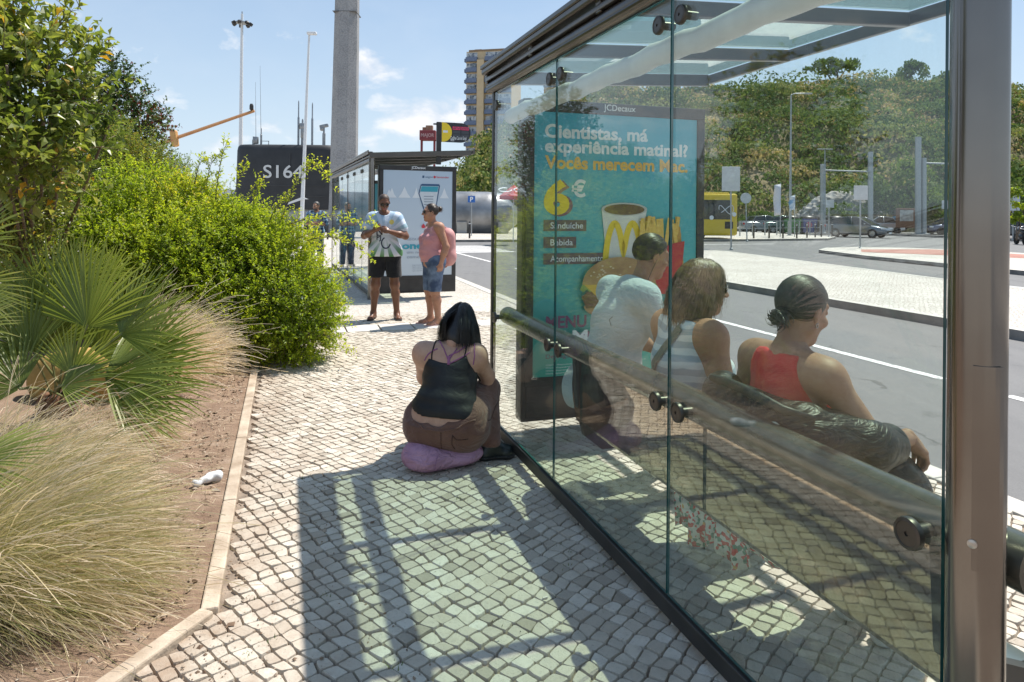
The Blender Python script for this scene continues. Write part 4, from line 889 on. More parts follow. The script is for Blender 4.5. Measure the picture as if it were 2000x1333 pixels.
class Body:
    def __init__(s, J, sc): s.J = {k: np.array(v, float) for k, v in J.items()}; s.sc = sc
    def torso(s):
        J, q = s.J, s.sc; w = q.get('w', 1.0); up = J['neck'] - J['pelvis']; up /= np.linalg.norm(up)
        sx = J['shR'] - J['shL']; sx /= np.linalg.norm(sx); fw = np.cross(up, sx) * 1.0; fw /= np.linalg.norm(fw); s.up, s.sx, s.fw = up, sx, fw
        waist = J.get('waist', J['pelvis'] * .55 + J['chest'] * .45); s.waist = waist
        Rt = np.stack([sx, fw, up], 1); hx = J['hipR'] - J['hipL']; hx /= np.linalg.norm(hx)
        belly = q.get('belly', 0.0); bust = q.get('bust', 0.0); hw = q.get('hip', 1.0)
        P = [C(J['hipL'] * .85 + J['hipR'] * .15 + up * .03, J['hipR'] * .85 + J['hipL'] * .15 + up * .03, .105 * w * hw, k=.06), E(waist, (.140 * w, .105 * w + belly * .35, .15), Rt, k=.07), E(J['chest'], (.160 * w, .112 * w, .175), Rt, k=.07),
             C(J['shL'] * .8 + J['shR'] * .2, J['shR'] * .8 + J['shL'] * .2, .062 * w, k=.05), C(J['neck'] - up * .05 - fw * .01, J['shL'] * .75 + J['neck'] * .25, .055, .048, k=.04), C(J['neck'] - up * .05 - fw * .01, J['shR'] * .75 + J['neck'] * .25, .055, .048, k=.04)]
        if belly: P.append(E(waist + fw * belly * .8 - up * .02, (.13 * w, .09 + belly * .3, .13), Rt, k=.07))
        if bust:
            for d in (-1, 1): P.append(E(J['chest'] + sx * d * .075 * w + fw * (.085 * w + bust * .3) - up * .035, (.072, .062 + bust * .5, .070), Rt, k=.04))
        return P
    def arm(s, c, part='all'):
        J, q = s.J, s.sc; a = q.get('arm', 1.0); o = []
        sh, el, wr = J['sh' + c], J['el' + c], J['wr' + c]
        if part in ('all', 'up'): o += [E(sh, .060 * a, k=.04), C(sh, el, .053 * a, .040 * a, k=.04)]
        if part in ('all', 'low'): o += [C(el, el * .65 + wr * .35, .040 * a, .041 * a, k=.03), C(el * .65 + wr * .35, wr, .041 * a, .027 * min(a, 1.15), k=.03)]
        return o
    def leg(s, c, part='all'):
        J, q = s.J, s.sc; l = q.get('leg', 1.0); o = []; hp, kn, an = J['hip' + c], J['kn' + c], J['an' + c]
        if part in ('all', 'thigh'): o += [C(hp, kn, .092 * l, .058 * l, k=.06)]
        if part in ('all', 'shin'):
            m = kn * .68 + an * .32; d = an - kn; d /= np.linalg.norm(d); bk = s.back(kn, an, hp)
            o += [C(kn, m + bk * .012, .056 * l, .054 * l, k=.04), C(m + bk * .012, an, .054 * l, .036 * l, k=.04), E(kn, .058 * l, k=.03)]
        return o
    def back(s, kn, an, hp):
        a = hp - kn; d = (an - kn); d /= np.linalg.norm(d); b = a - d * (a @ d)
        if np.linalg.norm(b) < .08 * np.linalg.norm(a): return -s.fw
        return b / np.linalg.norm(b) if (b @ s.fw) < 0 else -s.fw
def place_hand(J, c, palm, curl, thumb, kscale=1.0, spread=1.0):
    wr, el = J['wr' + c], J['el' + c]; d = J.get('hd' + c); d = (wr - el) if d is None else np.array(d, float)
    side = 1 if c == 'L' else -1   # thumb side when palm faces -z of its frame
    Fm = frame(d, -np.array(palm, float)); V, Fq = sdf_geo(hand_prims(side, curl, spread, thumb), .0045, .010); return xf((V * kscale, Fq), M44(Fm, wr))
def build_person(loc, rz, label, J, sc, skin_m, head_rot, female=False, hands=((90, 20), (90, 20)), palms=((0, 0, -1), (0, 0, -1)), ears=True, h=.011, feet=True, barefoot=True, group=None, headscale=1.0, fat=0.0):
    t = empty('person', loc, rz, label, 'person', group); t.empty_display_size = .3
    b = Body(J, sc); P = b.torso(); Jn = b.J
    for c in 'LR': P += b.arm(c) + b.leg(c)
    hp_ = Jn['head'] - np.array(head_rot) @ V3(0, .034, .150) * headscale * -1 * -1
    nb = np.array(head_rot) @ (V3(0, -.03, -.13) * headscale) + Jn['head']
    P.append(C(Jn['neck'] - b.up * .03, nb, .056 * sc.get('neck', 1), .052 * sc.get('neck', 1), k=.04))
    if feet and barefoot:
        for c in 'LR': P += foot_prims(Jn['an' + c], Jn['toe' + c])
    g = [sdf_geo(P, h, .04)]
    hv, hf = sdf_geo(head_prims(female, fat, ears), .0048, .02); hm = M44(np.array(head_rot), Jn['head']); nh0 = len(g[0][1])
    lipf = np.zeros(len(hf), int); cen = hv[hf].mean(1); lipf[(np.abs(cen[:, 0]) < .026) & (cen[:, 1] > .078) & (np.abs(cen[:, 2] + .065) < .0125)] = 1
    dl = np.minimum(np.linalg.norm(cen - V3(-.031, .088, .008), axis=1), np.linalg.norm(cen - V3(.031, .088, .008), axis=1)); lipf[dl < .0085] = 2
    g.append(xf((hv * headscale, hf), hm))
    for i, c in enumerate('LR'): g.append(place_hand(Jn, c, palms[i], *hands[i]))
    V, Fq = join_geo(*g); mi = np.zeros(len(Fq), int); mi[nh0:nh0 + len(hf)] = lipf
    body = np_obj('body', V, Fq, [skin_m, LIP, EYE], t, smooth=True, mi=mi)
    return t, b, hm, body
def garment(name, prims, d, parent, m, cuts=(), h=.011, k=.04, wr=0.0, ws=(30, 30, 30), seed=1, shift=None):
    V, Fq = sdf_geo(grow(prims, d) + list(cuts), h, k, wr, ws, seed); return np_obj(name, V, Fq, m, parent, smooth=True)
def strands(name, hm, parent, m, n, fall, seed, rx=.080, ry=.100, rz=.092, cen=(0, -.014, .030), face=True, part=0.0, width=.0035, back=0.25, keep=None, steps=18, step=.018, curl=.0, spread=.010, zlim=None):
    """locks of hair combed from the parting over the skull and left to hang"""
    g = np.random.default_rng(seed); hmv = np.array(hm); down = hmv[:3, :3].T @ V3(0, 0, -1); cen = V3(*cen); r = V3(rx, ry, rz); Vs = []; Fs = []; b = 0
    for i in range(n):
        th_ = g.uniform(0, 2 * math.pi); z = g.uniform(-.15, 1.0); q = math.sqrt(max(0, 1 - z * z)); nrm = V3(q * math.cos(th_), q * math.sin(th_), z)
        if face and nrm[1] > .35 and z < .62: continue
        if keep is not None and not keep(nrm): continue
        p = cen + nrm * r * (1 + g.uniform(0, .05)); lay = 1 + g.uniform(.0, .10); L = fall * g.uniform(.75, 1.05); d = V3(math.copysign(1, nrm[0] - part) * .8, -back, -.3); pts = []; tot = 0
        wob = g.normal(0, spread, 3); ph = g.uniform(0, 6.28)
        while tot < L:
            pts.append(p.copy()); e = (p - cen) / r; en = np.linalg.norm(e); gn = e / r; gn /= np.linalg.norm(gn)
            tgt = d * max(0, 1.15 - tot * 9) + down * 1.2 + V3(0, -back, 0) * .6 * (1 if tot < .15 else .2) + wob * 8 + curl * V3(math.sin(ph + tot * 30), math.cos(ph + tot * 30), 0)
            if en < lay + .12: tgt = tgt - gn * min(0, tgt @ gn) * (1.0 if en < lay else .6)
            tgt /= max(1e-6, np.linalg.norm(tgt)); p = p + tgt * step; e = (p - cen) / r; en = np.linalg.norm(e)
            if en < lay: p = cen + e / en * lay * r
            tot += step
        if len(pts) < 3: continue
        pts = np.array(pts); n_ = len(pts); tan = np.gradient(pts, axis=0); e = (pts - cen) / r / r; sd = np.cross(tan, e); sd /= np.maximum(np.linalg.norm(sd, axis=1, keepdims=True), 1e-9)
        wv = width * np.sin(np.linspace(.25, 1, n_) * math.pi * .93)[:, None] * g.uniform(.6, 1.3)
        nn = np.cross(sd, tan); nn /= np.maximum(np.linalg.norm(nn, axis=1, keepdims=True), 1e-9)
        Vs += [pts - sd * wv, pts + nn * wv * .45, pts + sd * wv]; idx = np.arange(n_ - 1)
        Fs.append(np.stack([b + idx, b + n_ + idx, b + n_ + idx + 1, b + idx + 1], 1)); Fs.append(np.stack([b + n_ + idx, b + 2 * n_ + idx, b + 2 * n_ + idx + 1, b + n_ + idx + 1], 1)); b += 3 * n_
    V = np.concatenate(Vs); V = V @ hmv[:3, :3].T + hmv[:3, 3]
    return V, np.concatenate(Fs)
def combed(hm, n, target, region, seed, r=(.077, .100, .092), cen=(0, -.016, .031), width=.0026, lift=.05, stop=(.75, 1.0)):
    """hair drawn tightly over the skull towards one point"""
    g = np.random.default_rng(seed); tg_ = V3(*target); tg_ /= np.linalg.norm(tg_); Vs = []; Fs = []; b = 0; K = 14; r = V3(*r); cen = V3(*cen); hmv = np.array(hm)
    while len(Vs) < n * 3:
        a = g.normal(size=3); a /= np.linalg.norm(a)
        if not region(a): continue
        q = a + g.normal(0, .18, 3); om = math.acos(np.clip(a @ tg_, -1, 1)); f = np.linspace(0, g.uniform(*stop), K)[:, None]
        if om < .15: continue
        P = (np.sin((1 - f) * om) * a + np.sin(f * om) * tg_) / math.sin(om); P += np.sin(f * math.pi) * g.normal(0, .035, 3); P /= np.linalg.norm(P, axis=1, keepdims=True)
        L = 1 + g.uniform(0.005, lift) + .012 * np.sin(f * math.pi); pts = cen + P * r * L; tan = np.gradient(pts, axis=0); sd = np.cross(tan, P); sd /= np.maximum(np.linalg.norm(sd, axis=1, keepdims=True), 1e-9); w = width * g.uniform(.5, 1.2) * (.25 + np.sin(np.linspace(.1, .95, K) * math.pi))[:, None] * .8
        Vs += [pts - sd * w, pts + P * w * .5, pts + sd * w]; ix = np.arange(K - 1); Fs += [np.stack([b + ix, b + K + ix, b + K + ix + 1, b + ix + 1], 1), np.stack([b + K + ix, b + 2 * K + ix, b + 2 * K + ix + 1, b + K + ix + 1], 1)]; b += 3 * K
    V = np.concatenate(Vs); return V @ hmv[:3, :3].T + hmv[:3, 3], np.concatenate(Fs)
def bun(hm, c, r, n, seed, width=.0024):
    """loose coil of hair"""
    g = np.random.default_rng(seed); Vs = []; Fs = []; b = 0; K = 12; hmv = np.array(hm)
    for i in range(n):
        ax = V3(0, 1, .5) + g.normal(0, .5, 3); ax /= np.linalg.norm(ax); u_ = np.cross(ax, g.normal(size=3)); u_ /= np.linalg.norm(u_); v_ = np.cross(ax, u_); a = np.linspace(0, g.uniform(1.2, 3.6), K)[:, None]; rr = r * g.uniform(.7, 1.12); h = g.uniform(-.5, .5) * r
        pts = V3(*c) + (u_ * np.cos(a) + v_ * np.sin(a)) * rr + ax * h + (g.normal(0, .01, 3) + V3(0, -.012, -.014) * (g.random() < .35)) * a * .5; tan = np.gradient(pts, axis=0); o_ = pts - V3(*c); sd = np.cross(tan, o_); sd /= np.maximum(np.linalg.norm(sd, axis=1, keepdims=True), 1e-9); o_ /= np.linalg.norm(o_, axis=1, keepdims=True); w = width * np.sin(np.linspace(.2, .98, K) * math.pi)[:, None]
        Vs += [pts - sd * w, pts + o_ * w * .6, pts + sd * w]; ix = np.arange(K - 1); Fs += [np.stack([b + ix, b + K + ix, b + K + ix + 1, b + ix + 1], 1), np.stack([b + K + ix, b + 2 * K + ix, b + 2 * K + ix + 1, b + K + ix + 1], 1)]; b += 3 * K
    V = np.concatenate(Vs); return V @ hmv[:3, :3].T + hmv[:3, 3], np.concatenate(Fs)
HR = lambda a: (a[1] < .50 + .5 * max(0, a[2]) and a[2] > -.62 and not (a[1] > .15 and a[2] < .25) and not (abs(a[0]) > .8 and a[2] < -.12 and a[1] > -.2))
def hair_obj(geos, m, parent, name='hair'): V, Fq = join_geo(*geos); return np_obj(name, V, Fq, m, parent, smooth=True)
def cap_geo(hm, r=(.080, .100, .093), c=(0, -.016, .032), cuts=(), wr=.0012, extra=(), ws=(240, 240, 160)):
    V, Fq = sdf_geo([E(c, r)] + list(extra) + list(cuts), .005, .02, wr, ws, 3); return xf((V, Fq), hm)
HAIRLINE = [CUT((0, .060, .070), (0, 1, -.75)), CUT((0, .0, -.075), (0, .25, -1)), CUT((0, .030, -.01), (0, 1, -.25))]
def sunglasses(hm, parent, m=LENS):
    mb = MB(); Mx = Matrix([list(r) for r in np.array(hm)])
    for s in (-1, 1):
        pts = [(s * (.032 + .027 * math.copysign(abs(math.cos(a)) ** .75, math.cos(a))), .1005 - .012 * abs(math.cos(a) + (1 if False else 0)) * (1 if math.cos(a) * 1 > 0 else .1), .006 + .0215 * math.copysign(abs(math.sin(a)) ** .8, math.sin(a))) for a in [2 * math.pi * i / 18 for i in range(18)]]
        n = len(pts); vs = [tuple(Mx @ Vector(p)) for p in pts] + [tuple(Mx @ Vector((p[0], p[1] - .005, p[2]))) for p in pts] + [tuple(Mx @ Vector((s * .032, .104, .006)))]
        mb.add(vs, [(i, (i + 1) % n, 2 * n) for i in range(n)] + [(i, (i + 1) % n, n + (i + 1) % n, n + i) for i in range(n)])
        mb.tube([tuple(Mx @ Vector(p)) for p in ((s * .058, .090, .014), (s * .077, .070, .016), (s * .081, .0, .012), (s * .080, -.018, -.004))], .0028, 6)
    mb.tube([tuple(Mx @ Vector(p)) for p in ((-.008, .101, .012), (0, .106, .015), (.008, .101, .012))], .003, 6)
    return mb.build('sunglasses', m, parent, smooth=True, auto=50)
def flipflop(parent, ank, toe, m, zs=0.0):
    d = np.array(toe, float) - np.array(ank, float); d[2] = 0; d /= np.linalg.norm(d); n = np.array([-d[1], d[0], 0]); c = np.array(toe, float) - d * .075; pts = []
    for i in range(24):
        a = 2 * math.pi * i / 24; l = .135 * math.cos(a); w_ = (.045 if l > 0 else .036) * math.sin(a) * (1 + .15 * math.cos(a)); q = c + d * l + n * w_; pts.append((q[0], q[1]))
    mb = MB(); mb.prism(pts, zs + .003, zs + .020)
    tp = np.array(toe, float) - d * .03; tp[2] = zs + .022
    for s in (-1, 1):
        e = c + n * s * .042 - d * .03; mb.tube([(tp[0], tp[1], zs + .025), tuple((tp + e) / 2 * (1, 1, 0) + V3(0, 0, zs + .060)), (e[0], e[1], zs + .016)], .006, 6)
    return mb.build('flip_flop', m, parent)
def on_mesh(obj, V, Fc, origin_fn, direction, off=.003):
    """lay flat lettering on a garment"""
    me = obj.data; bvh = BVHTree.FromPolygons([v.co for v in me.vertices], [tuple(p.vertices) for p in me.polygons]); out = []
    for v in V:
        o = Vector(origin_fn(v)); hit = bvh.ray_cast(o, Vector(direction)); out.append(tuple((hit[0] if hit[0] is not None else o + Vector(direction) * .3) - Vector(direction) * off))
    return out
def subdivide_geo(V, Fc, n=2):
    bm = bmesh.new(); vs = [bm.verts.new(v) for v in V]
    for f in Fc:
        try: bm.faces.new([vs[i] for i in f])
        except Exception: pass
    bmesh.ops.triangulate(bm, faces=bm.faces[:]); bmesh.ops.subdivide_edges(bm, edges=bm.edges[:], cuts=n, use_grid_fill=True)
    bm.verts.index_update(); o = [tuple(v.co) for v in bm.verts], [[v.index for v in f.verts] for f in bm.faces]; bm.free(); return o

# ---- standing man in a football shirt (faces the camera, looks down at his hands); local +y = facing
def striped_jersey():
    m, nt, b, out = newmat('white and green ray striped jersey'); s = nt.new('ShaderNodeSeparateXYZ'); nt.l.new(nt.obj(), s.inputs[0])
    dx = nt.math('SUBTRACT', s.outputs[0], 0.0); dz = nt.math('SUBTRACT', s.outputs[2], 1.215)
    an = nt.math('ARCTAN2', dx, dz); st = nt.math('SINE', nt.math('MULTIPLY', an, 15.0)); st = nt.math('MULTIPLY_ADD', st, 4.0, 0.2, clamp=True)
    far = nt.math('MULTIPLY', nt.math('SUBTRACT', nt.math('POWER', nt.math('ADD', nt.math('POWER', dx, 2.0), nt.math('POWER', dz, 2.0)), 0.5), 0.06), 4.0, clamp=True)
    green = nt.mix(nt.math('MULTIPLY_ADD', dz, 2.2, 0.45, clamp=True), (0.09, 0.24, 0.085), (0.33, 0.46, 0.60)); base = nt.mix(nt.math('MULTIPLY_ADD', dz, 2.4, 0.3, clamp=True), (0.66, 0.67, 0.70), (0.56, 0.65, 0.76))
    c = nt.mix(nt.math('MULTIPLY', st, far), base, green)
    nt.l.new(c, b.inputs['Base Color']); b.inputs['Roughness'].default_value = .7; bump(nt, b, nt.noise(nt.obj(), 18, 4), .35, .012); return m
def denim(name, a=(0.035, 0.06, 0.12), b_=(0.17, 0.23, 0.33)): return mat(name, a, b_, 9.0, 0.85, bmp=.3, bscale=300, bdist=.002, contrast=(.35, .72))
pm = gp(752, 624); H = 1.0
J = dict(pelvis=(0, 0, .96), waist=(.01, .0, 1.10), chest=(.015, 0.0, 1.32), neck=(.015, .015, 1.545), head=(.02, .075, 1.672), shL=(-.175, -.005, 1.448), shR=(.205, -.005, 1.448), elL=(-.285, .035, 1.19), wrL=(-.075, .235, 1.265), elR=(.295, .055, 1.195), wrR=(.135, .235, 1.275),
         hipL=(-.105, 0, .92), hipR=(.105, 0, .92), knL=(-.135, .03, .50), anL=(-.165, -.02, .085), toeL=(-.215, .125, .026), knR=(.135, .035, .50), anR=(.17, -.03, .085), toeR=(.20, .125, .026), hdL=(.75, .30, .22), hdR=(-.62, .22, .45))
# facing the camera: x mirrors, so the picture's left is local +x
t, b, hm, body = build_person((pm.x, pm.y, 0.0), R(180 + 4), 'man in white and green football shirt and black shorts, looking down at his hands', J, dict(w=1.14, arm=1.12, leg=1.06, belly=.02), SK['dark'], rotm(-24, 0, 14), hands=((48, 50), (62, 45)), palms=((.1, -.8, -.3), (-.1, -.9, .25)))
up_arms = [C(b.J['shL'], b.J['shL'] * .45 + b.J['elL'] * .55, .068, .066, k=.05), C(b.J['shR'], b.J['shR'] * .45 + b.J['elR'] * .55, .068, .066, k=.05)]
T_ = b.torso()
jer = garment('football_shirt', T_ + up_arms + [C((-.09, 0, .96), (.10, 0, .96), .135, k=.06)], .013, t, striped_jersey(), [CUT((0, 0, .905), (0, 0, -1)), SUB(C((.015, .035, 1.535), (.017, .08, 1.75), .072, .10, k=.012))], wr=.0035, ws=(34, 20, 26), seed=4)
navy_ink = flatm('navy shirt print', (0.015, 0.016, 0.05)); gold = flatm('gold crest', (0.62, 0.50, 0.12))
mb = MB()
for tx, s_, x_, z_ in (('N', .13, .125, 1.215), ('PJ', .10, .12, 1.145)):
    V, Fc = text_geo(tx, s_, .02); V, Fc = subdivide_geo(V, Fc, 1); mb.add(on_mesh(jer, V, Fc, lambda v: (x_ - v[0], .6, z_ + v[1]), (0, -1, 0)), Fc)
sw = [(.02 - .06 * math.sin(a) , 1.10 + .075 * math.cos(a)) for a in [R(20 + 16 * i) for i in range(16)]]
rib = [(x - .0, z) for x, z in sw]; vs = []; 
for i, (x, z) in enumerate(rib):
    nx, nz = (x - .02), (z - 1.10); l = math.hypot(nx, nz); vs += [(x - nx / l * .009, z - nz / l * .009), (x + nx / l * .009, z + nz / l * .009)]
mb.add(on_mesh(jer, [(-v[0], v[1], 0) for v in vs], None, lambda v: (v[0], .6, v[1]), (0, -1, 0)), [(2 * i, 2 * i + 1, 2 * i + 3, 2 * i + 2) for i in range(len(rib) - 1)])
mb.build('shirt_print', navy_ink, jer)
mb = MB(); vs = [(-.095 + .032 * math.cos(a), 1.395 + .036 * math.sin(a)) for a in [2 * math.pi * i / 14 for i in range(14)]]; mb.add(on_mesh(jer, [(v[0], v[1], 0) for v in vs], None, lambda v: (v[0], .6, v[1]), (0, -1, 0), .004), [tuple(range(14))]); mb.build('shirt_crest', gold, jer)
thL, thR = b.J['hipL'] * .30 + b.J['knL'] * .70, b.J['hipR'] * .30 + b.J['knR'] * .70
garment('shorts', [C((-.09, 0, .95), (.09, 0, .95), .118, k=.06), C(b.J['hipL'], thL, .108, .098), C(b.J['hipR'], thR, .108, .098)], .012, t, cloth('black shorts fabric', (.016, .016, .018)), [CUT((0, 0, 1.02), (0, 0, 1)), CUT((0, 0, .605), (0, 0, -1))], wr=.004, ws=(40, 30, 16), seed=5)
sunglasses(hm, t)
hair_obj([cap_geo(hm, (.0762, .0955, .0885), (0, -.014, .0305), HAIRLINE, .0005)], mat('shaved stubble hair', (.035, .022, .016), (.075, .045, .03), 120, .6), t)
for c in 'LR': flipflop(t, b.J['an' + c], b.J['toe' + c], M['black_rubber'])
# ---- standing woman with pink backpack, in profile towards the man
pw = gp(846, 634)
J = dict(pelvis=(0, 0, .89), waist=(.0, .02, 1.03), chest=(0, .0, 1.20), neck=(0, .0, 1.39), head=(0, .055, 1.535), shL=(-.165, -.015, 1.335), shR=(.165, -.015, 1.335), elL=(-.235, -.085, 1.075), wrL=(-.215, -.02, .855), elR=(.215, -.15, 1.09), wrR=(.15, -.22, .90),
         hipL=(-.10, 0, .85), hipR=(.10, 0, .85), knL=(-.095, .02, .47), anL=(-.10, -.035, .08), toeL=(-.125, .12, .026), knR=(.09, .03, .47), anR=(.10, -.0, .08), toeR=(.115, .15, .026), hdL=(.05, .12, -1))
tw, b, hm, body = build_person((pw.x, pw.y, 0), R(118), 'woman in pink top, denim knee shorts and sunglasses with a pink backpack', J, dict(w=1.05, arm=1.08, leg=1.08, hip=1.22, bust=.035, belly=.07), SK['tan'], rotm(2, 0, -6), female=True, hands=((35, 20), (40, 20)), palms=((1, 0, 0), (0, 0, -1)), fat=.06)
Tw = b.torso()
pink = cloth('dusty pink jersey', (.56, .27, .28), (.48, .21, .22), 6)
garment('tank_top', Tw, .013, tw, pink, [CUT((0, 0, .84), (0, .18, -1)), CUT((0, .06, 1.345), (0, .8, 1)), CUT((-.128, 0, 1.34), (-1, 0, .42)), CUT((.128, 0, 1.34), (1, 0, .42)), CUT((0, -.02, 1.405), (0, 0, 1))], wr=.004, ws=(20, 20, 55), seed=9)
garment('denim_shorts', [C((-.085, 0, .89), (.085, 0, .89), .128, k=.06)] + [C(b.J['hip' + c], b.J['kn' + c], .102, .074) for c in 'LR'], .012, tw, denim('faded blue denim'), [CUT((0, 0, .965), (0, 0, 1)), CUT((0, 0, .465), (0, 0, -1))], wr=.003, ws=(30, 30, 30), seed=10)
sunglasses(hm, tw)
g1 = cap_geo(hm, (.0745, .0985, .091), (0, -.017, .031), [CUT((0, .058, .066), (0, 1, -.62)), CUT((0, .0, -.055), (0, .35, -1)), CUT((0, .035, -.0), (0, 1, -.2))], .0014, [E((0, -.128, .052), (.036, .034, .036), k=.02)], ws=(300, 60, 60)); hair_obj([g1, combed(hm, 500, (0, -.95, .25), HR, 5), bun(hm, (0, -.128, .052), .035, 110, 6)], HAIRD, tw)
for c in 'LR': flipflop(tw, b.J['an' + c], b.J['toe' + c], flatm('pale pink rubber', (.55, .33, .30)))
# backpack: worn, a thing of its own
Mw = Matrix.Translation((pw.x, pw.y, 0)) @ Matrix.Rotation(R(118), 4, 'Z')
bk = empty('backpack', Mw @ Vector((0, -.19, .86)), R(118), 'dusty pink backpack worn on the back of the standing woman', 'backpack')
pk_m = mat('pink backpack fabric', (.58, .30, .28), (.50, .24, .23), 10, .7, bmp=.25, bscale=200, bdist=.002)
Vb, Fb = sdf_geo([E((0, -.02, .02), (.14, .085, .09)), C((-.08, -.01, .08), (.08, -.01, .08), .085, k=.08), C((-.07, -.0, .36), (.07, -.0, .36), .075, k=.08), E((0, -.02, .22), (.145, .095, .24), k=.06)], .011, .05, .003, (24, 24, 24), 2); np_obj('bag_body', Vb, Fb, pk_m, bk, smooth=True)
Vb, Fb = sdf_geo([E((0, -.085, .06), (.10, .045, .10)), CUT((0, 0, .13), (0, 0, 1))], .009, .03, .002, (30, 30, 30), 3); np_obj('front_pocket', Vb, Fb, pk_m, bk, smooth=True)
for s in (-1, 1):
    mb = MB(); mb.tube([(s * .085, .05, .40), (s * .105, .09, .475), (s * .115, .17, .515), (s * .12, .265, .44), (s * .135, .305, .33), (s * .15, .27, .20), (s * .155, .17, .10), (s * .13, .04, .04)], .022, 8, flat=.35); mb.build('shoulder_strap', pk_m, bk, smooth=True)
mb = MB(); mb.tube([(-.03, .03, .43), (-.02, .02, .475), (.02, .02, .475), (.03, .03, .43)], .008, 6); mb.build('carry_loop', pk_m, bk, smooth=True)

# ---- man in a checked shirt behind the shrub, arms folded
def checks():
    m, nt, b, out = newmat('blue and white checked flannel'); s = nt.new('ShaderNodeSeparateXYZ'); nt.l.new(nt.obj(), s.inputs[0])
    fx = nt.math('GREATER_THAN', nt.math('SINE', nt.math('MULTIPLY', s.outputs[0], 68)), .1); fz = nt.math('GREATER_THAN', nt.math('SINE', nt.math('MULTIPLY', s.outputs[2], 68)), .1)
    c = nt.mix(nt.math('MULTIPLY', nt.math('ADD', fx, fz), .5), (.24, .38, .50), (.015, .03, .09)); nt.l.new(c, b.inputs['Base Color']); b.inputs['Roughness'].default_value = .85; return m
pc = gp(617, 522)
J = dict(pelvis=(0, 0, .95), waist=(0, .0, 1.09), chest=(0, 0, 1.30), neck=(0, .015, 1.52), head=(0, .06, 1.65), shL=(-.185, 0, 1.425), shR=(.185, 0, 1.425), elL=(-.27, .08, 1.17), wrL=(.03, .20, 1.16), elR=(.27, .08, 1.17), wrR=(-.06, .235, 1.20), hipL=(-.10, 0, .92), hipR=(.10, 0, .92), knL=(-.11, .02, .5), anL=(-.12, -.02, .085), toeL=(-.16, .12, .03), knR=(.11, .02, .5), anR=(.12, -.02, .085), toeR=(.16, .12, .03))
tc_, b, hm, body = build_person((pc.x, pc.y, 0), R(190), 'grey bearded man in blue checked shirt and jeans waiting beside the farther shelter', J, dict(w=1.12, arm=1.05, leg=1.05, belly=.05), SK['mid'], rotm(-4, 0, -25), hands=((30, 20), (30, 20)), palms=((0, -1, 0), (0, -1, 0)), h=.016, barefoot=False)
garment('checked_shirt', b.torso() + b.arm('L', 'up') + b.arm('R', 'up') + [C((-.09, 0, .94), (.09, 0, .94), .125, k=.06)], .016, tc_, checks(), [CUT((0, 0, .90), (0, 0, -1)), SUB(C((0, .03, 1.515), (0, .08, 1.75), .070, .10, k=.012))], h=.016, wr=.003)
garment('jeans', [C((-.085, 0, .93), (.085, 0, .93), .112, k=.06)] + [C(b.J['hip' + c], b.J['kn' + c], .10, .082) for c in 'LR'] + [C(b.J['kn' + c], b.J['an' + c], .080, .068) for c in 'LR'], .012, tc_, denim('dark blue denim', (.02, .035, .08), (.07, .11, .19)), [CUT((0, 0, .99), (0, 0, 1)), CUT((0, 0, .07), (0, 0, -1))], h=.016, wr=.003)
for c in 'LR':
    V, Fq = sdf_geo(grow(foot_prims(b.J['an' + c], b.J['toe' + c]), .010) + [CUT((0, 0, .004), (0, 0, -1)), CUT((0, 0, .10), (0, 0, 1))], .012, .03); np_obj('shoe', V, Fq, M['black_rubber'], tc_, smooth=True)
hair_obj([cap_geo(hm, cuts=HAIRLINE)], HAIRG, tc_)
V, Fq = sdf_geo([E((0, .056, -.088), (.050, .042, .042)), SUB(E((0, .09, -.062), (.024, .02, .010), k=.006)), CUT((0, 0, -.048), (0, 0, 1))], .005, .01, .001, (200, 200, 200)); hair_obj([xf((V, Fq), hm)], HAIRG, tc_, 'beard')

# ---- woman crouching on a lilac bag, seen from behind
ps = Vector((-.40, 4.24, 0))
J = dict(pelvis=(0, 0, .285), waist=(.0, .03, .40), chest=(.01, .085, .545), neck=(.03, .155, .712), head=(.065, .225, .825), shL=(-.195, .085, .655), shR=(.205, .115, .645), elL=(-.235, .27, .47), wrL=(-.02, .47, .53), elR=(.262, .26, .485), wrR=(.09, .46, .56),
         hipL=(-.135, .0, .245), hipR=(.145, .0, .245), knL=(-.17, .42, .40), anL=(-.10, .36, .10), toeL=(-.12, .50, .035), knR=(.25, .33, .375), anR=(.315, .10, .115), toeR=(.45, .155, .04), hdL=(.7, .5, .1), hdR=(-.6, .5, .1))
tg, b, hm, body = build_person((ps.x, ps.y, 0), R(-6), 'woman in black vest and brown trousers crouching on a lilac bag, long black hair', J, dict(w=1.20, arm=1.26, leg=1.18, hip=1.38, belly=.06, bust=.05), SK['fair'], rotm(-42, 0, -16), female=True, hands=((45, 30), (45, 30)), palms=((0, -.5, -1), (0, -.5, -1)), h=.0085, barefoot=False)
Tg = b.torso()
blk_f = mat('black stretch vest', (.008, .008, .009), (.016, .016, .017), 12, .55, bmp=.15, bscale=200, bdist=.002, spec=.4, folds=.18, fscale=7)
lowb = [E((.005, .02, .40), (.185, .155, .09)), E((0.0, .0, .345), (.195, .15, .055))]
top_cuts = [CUT((0, -.04, .352), (-.04, .25, -1)), CUT((0.01, .02, .655), (0, -.62, 1)), CUT((-.155, .05, .61), (-1, -.12, .50)), CUT((.172, .06, .61), (1, -.12, .50))]
tg.scale = (.86, .96, 1.0)
vest = garment('vest_top', Tg + lowb, .011, tg, blk_f, top_cuts, h=.0075, wr=.0035, ws=(14, 20, 70), seed=12)
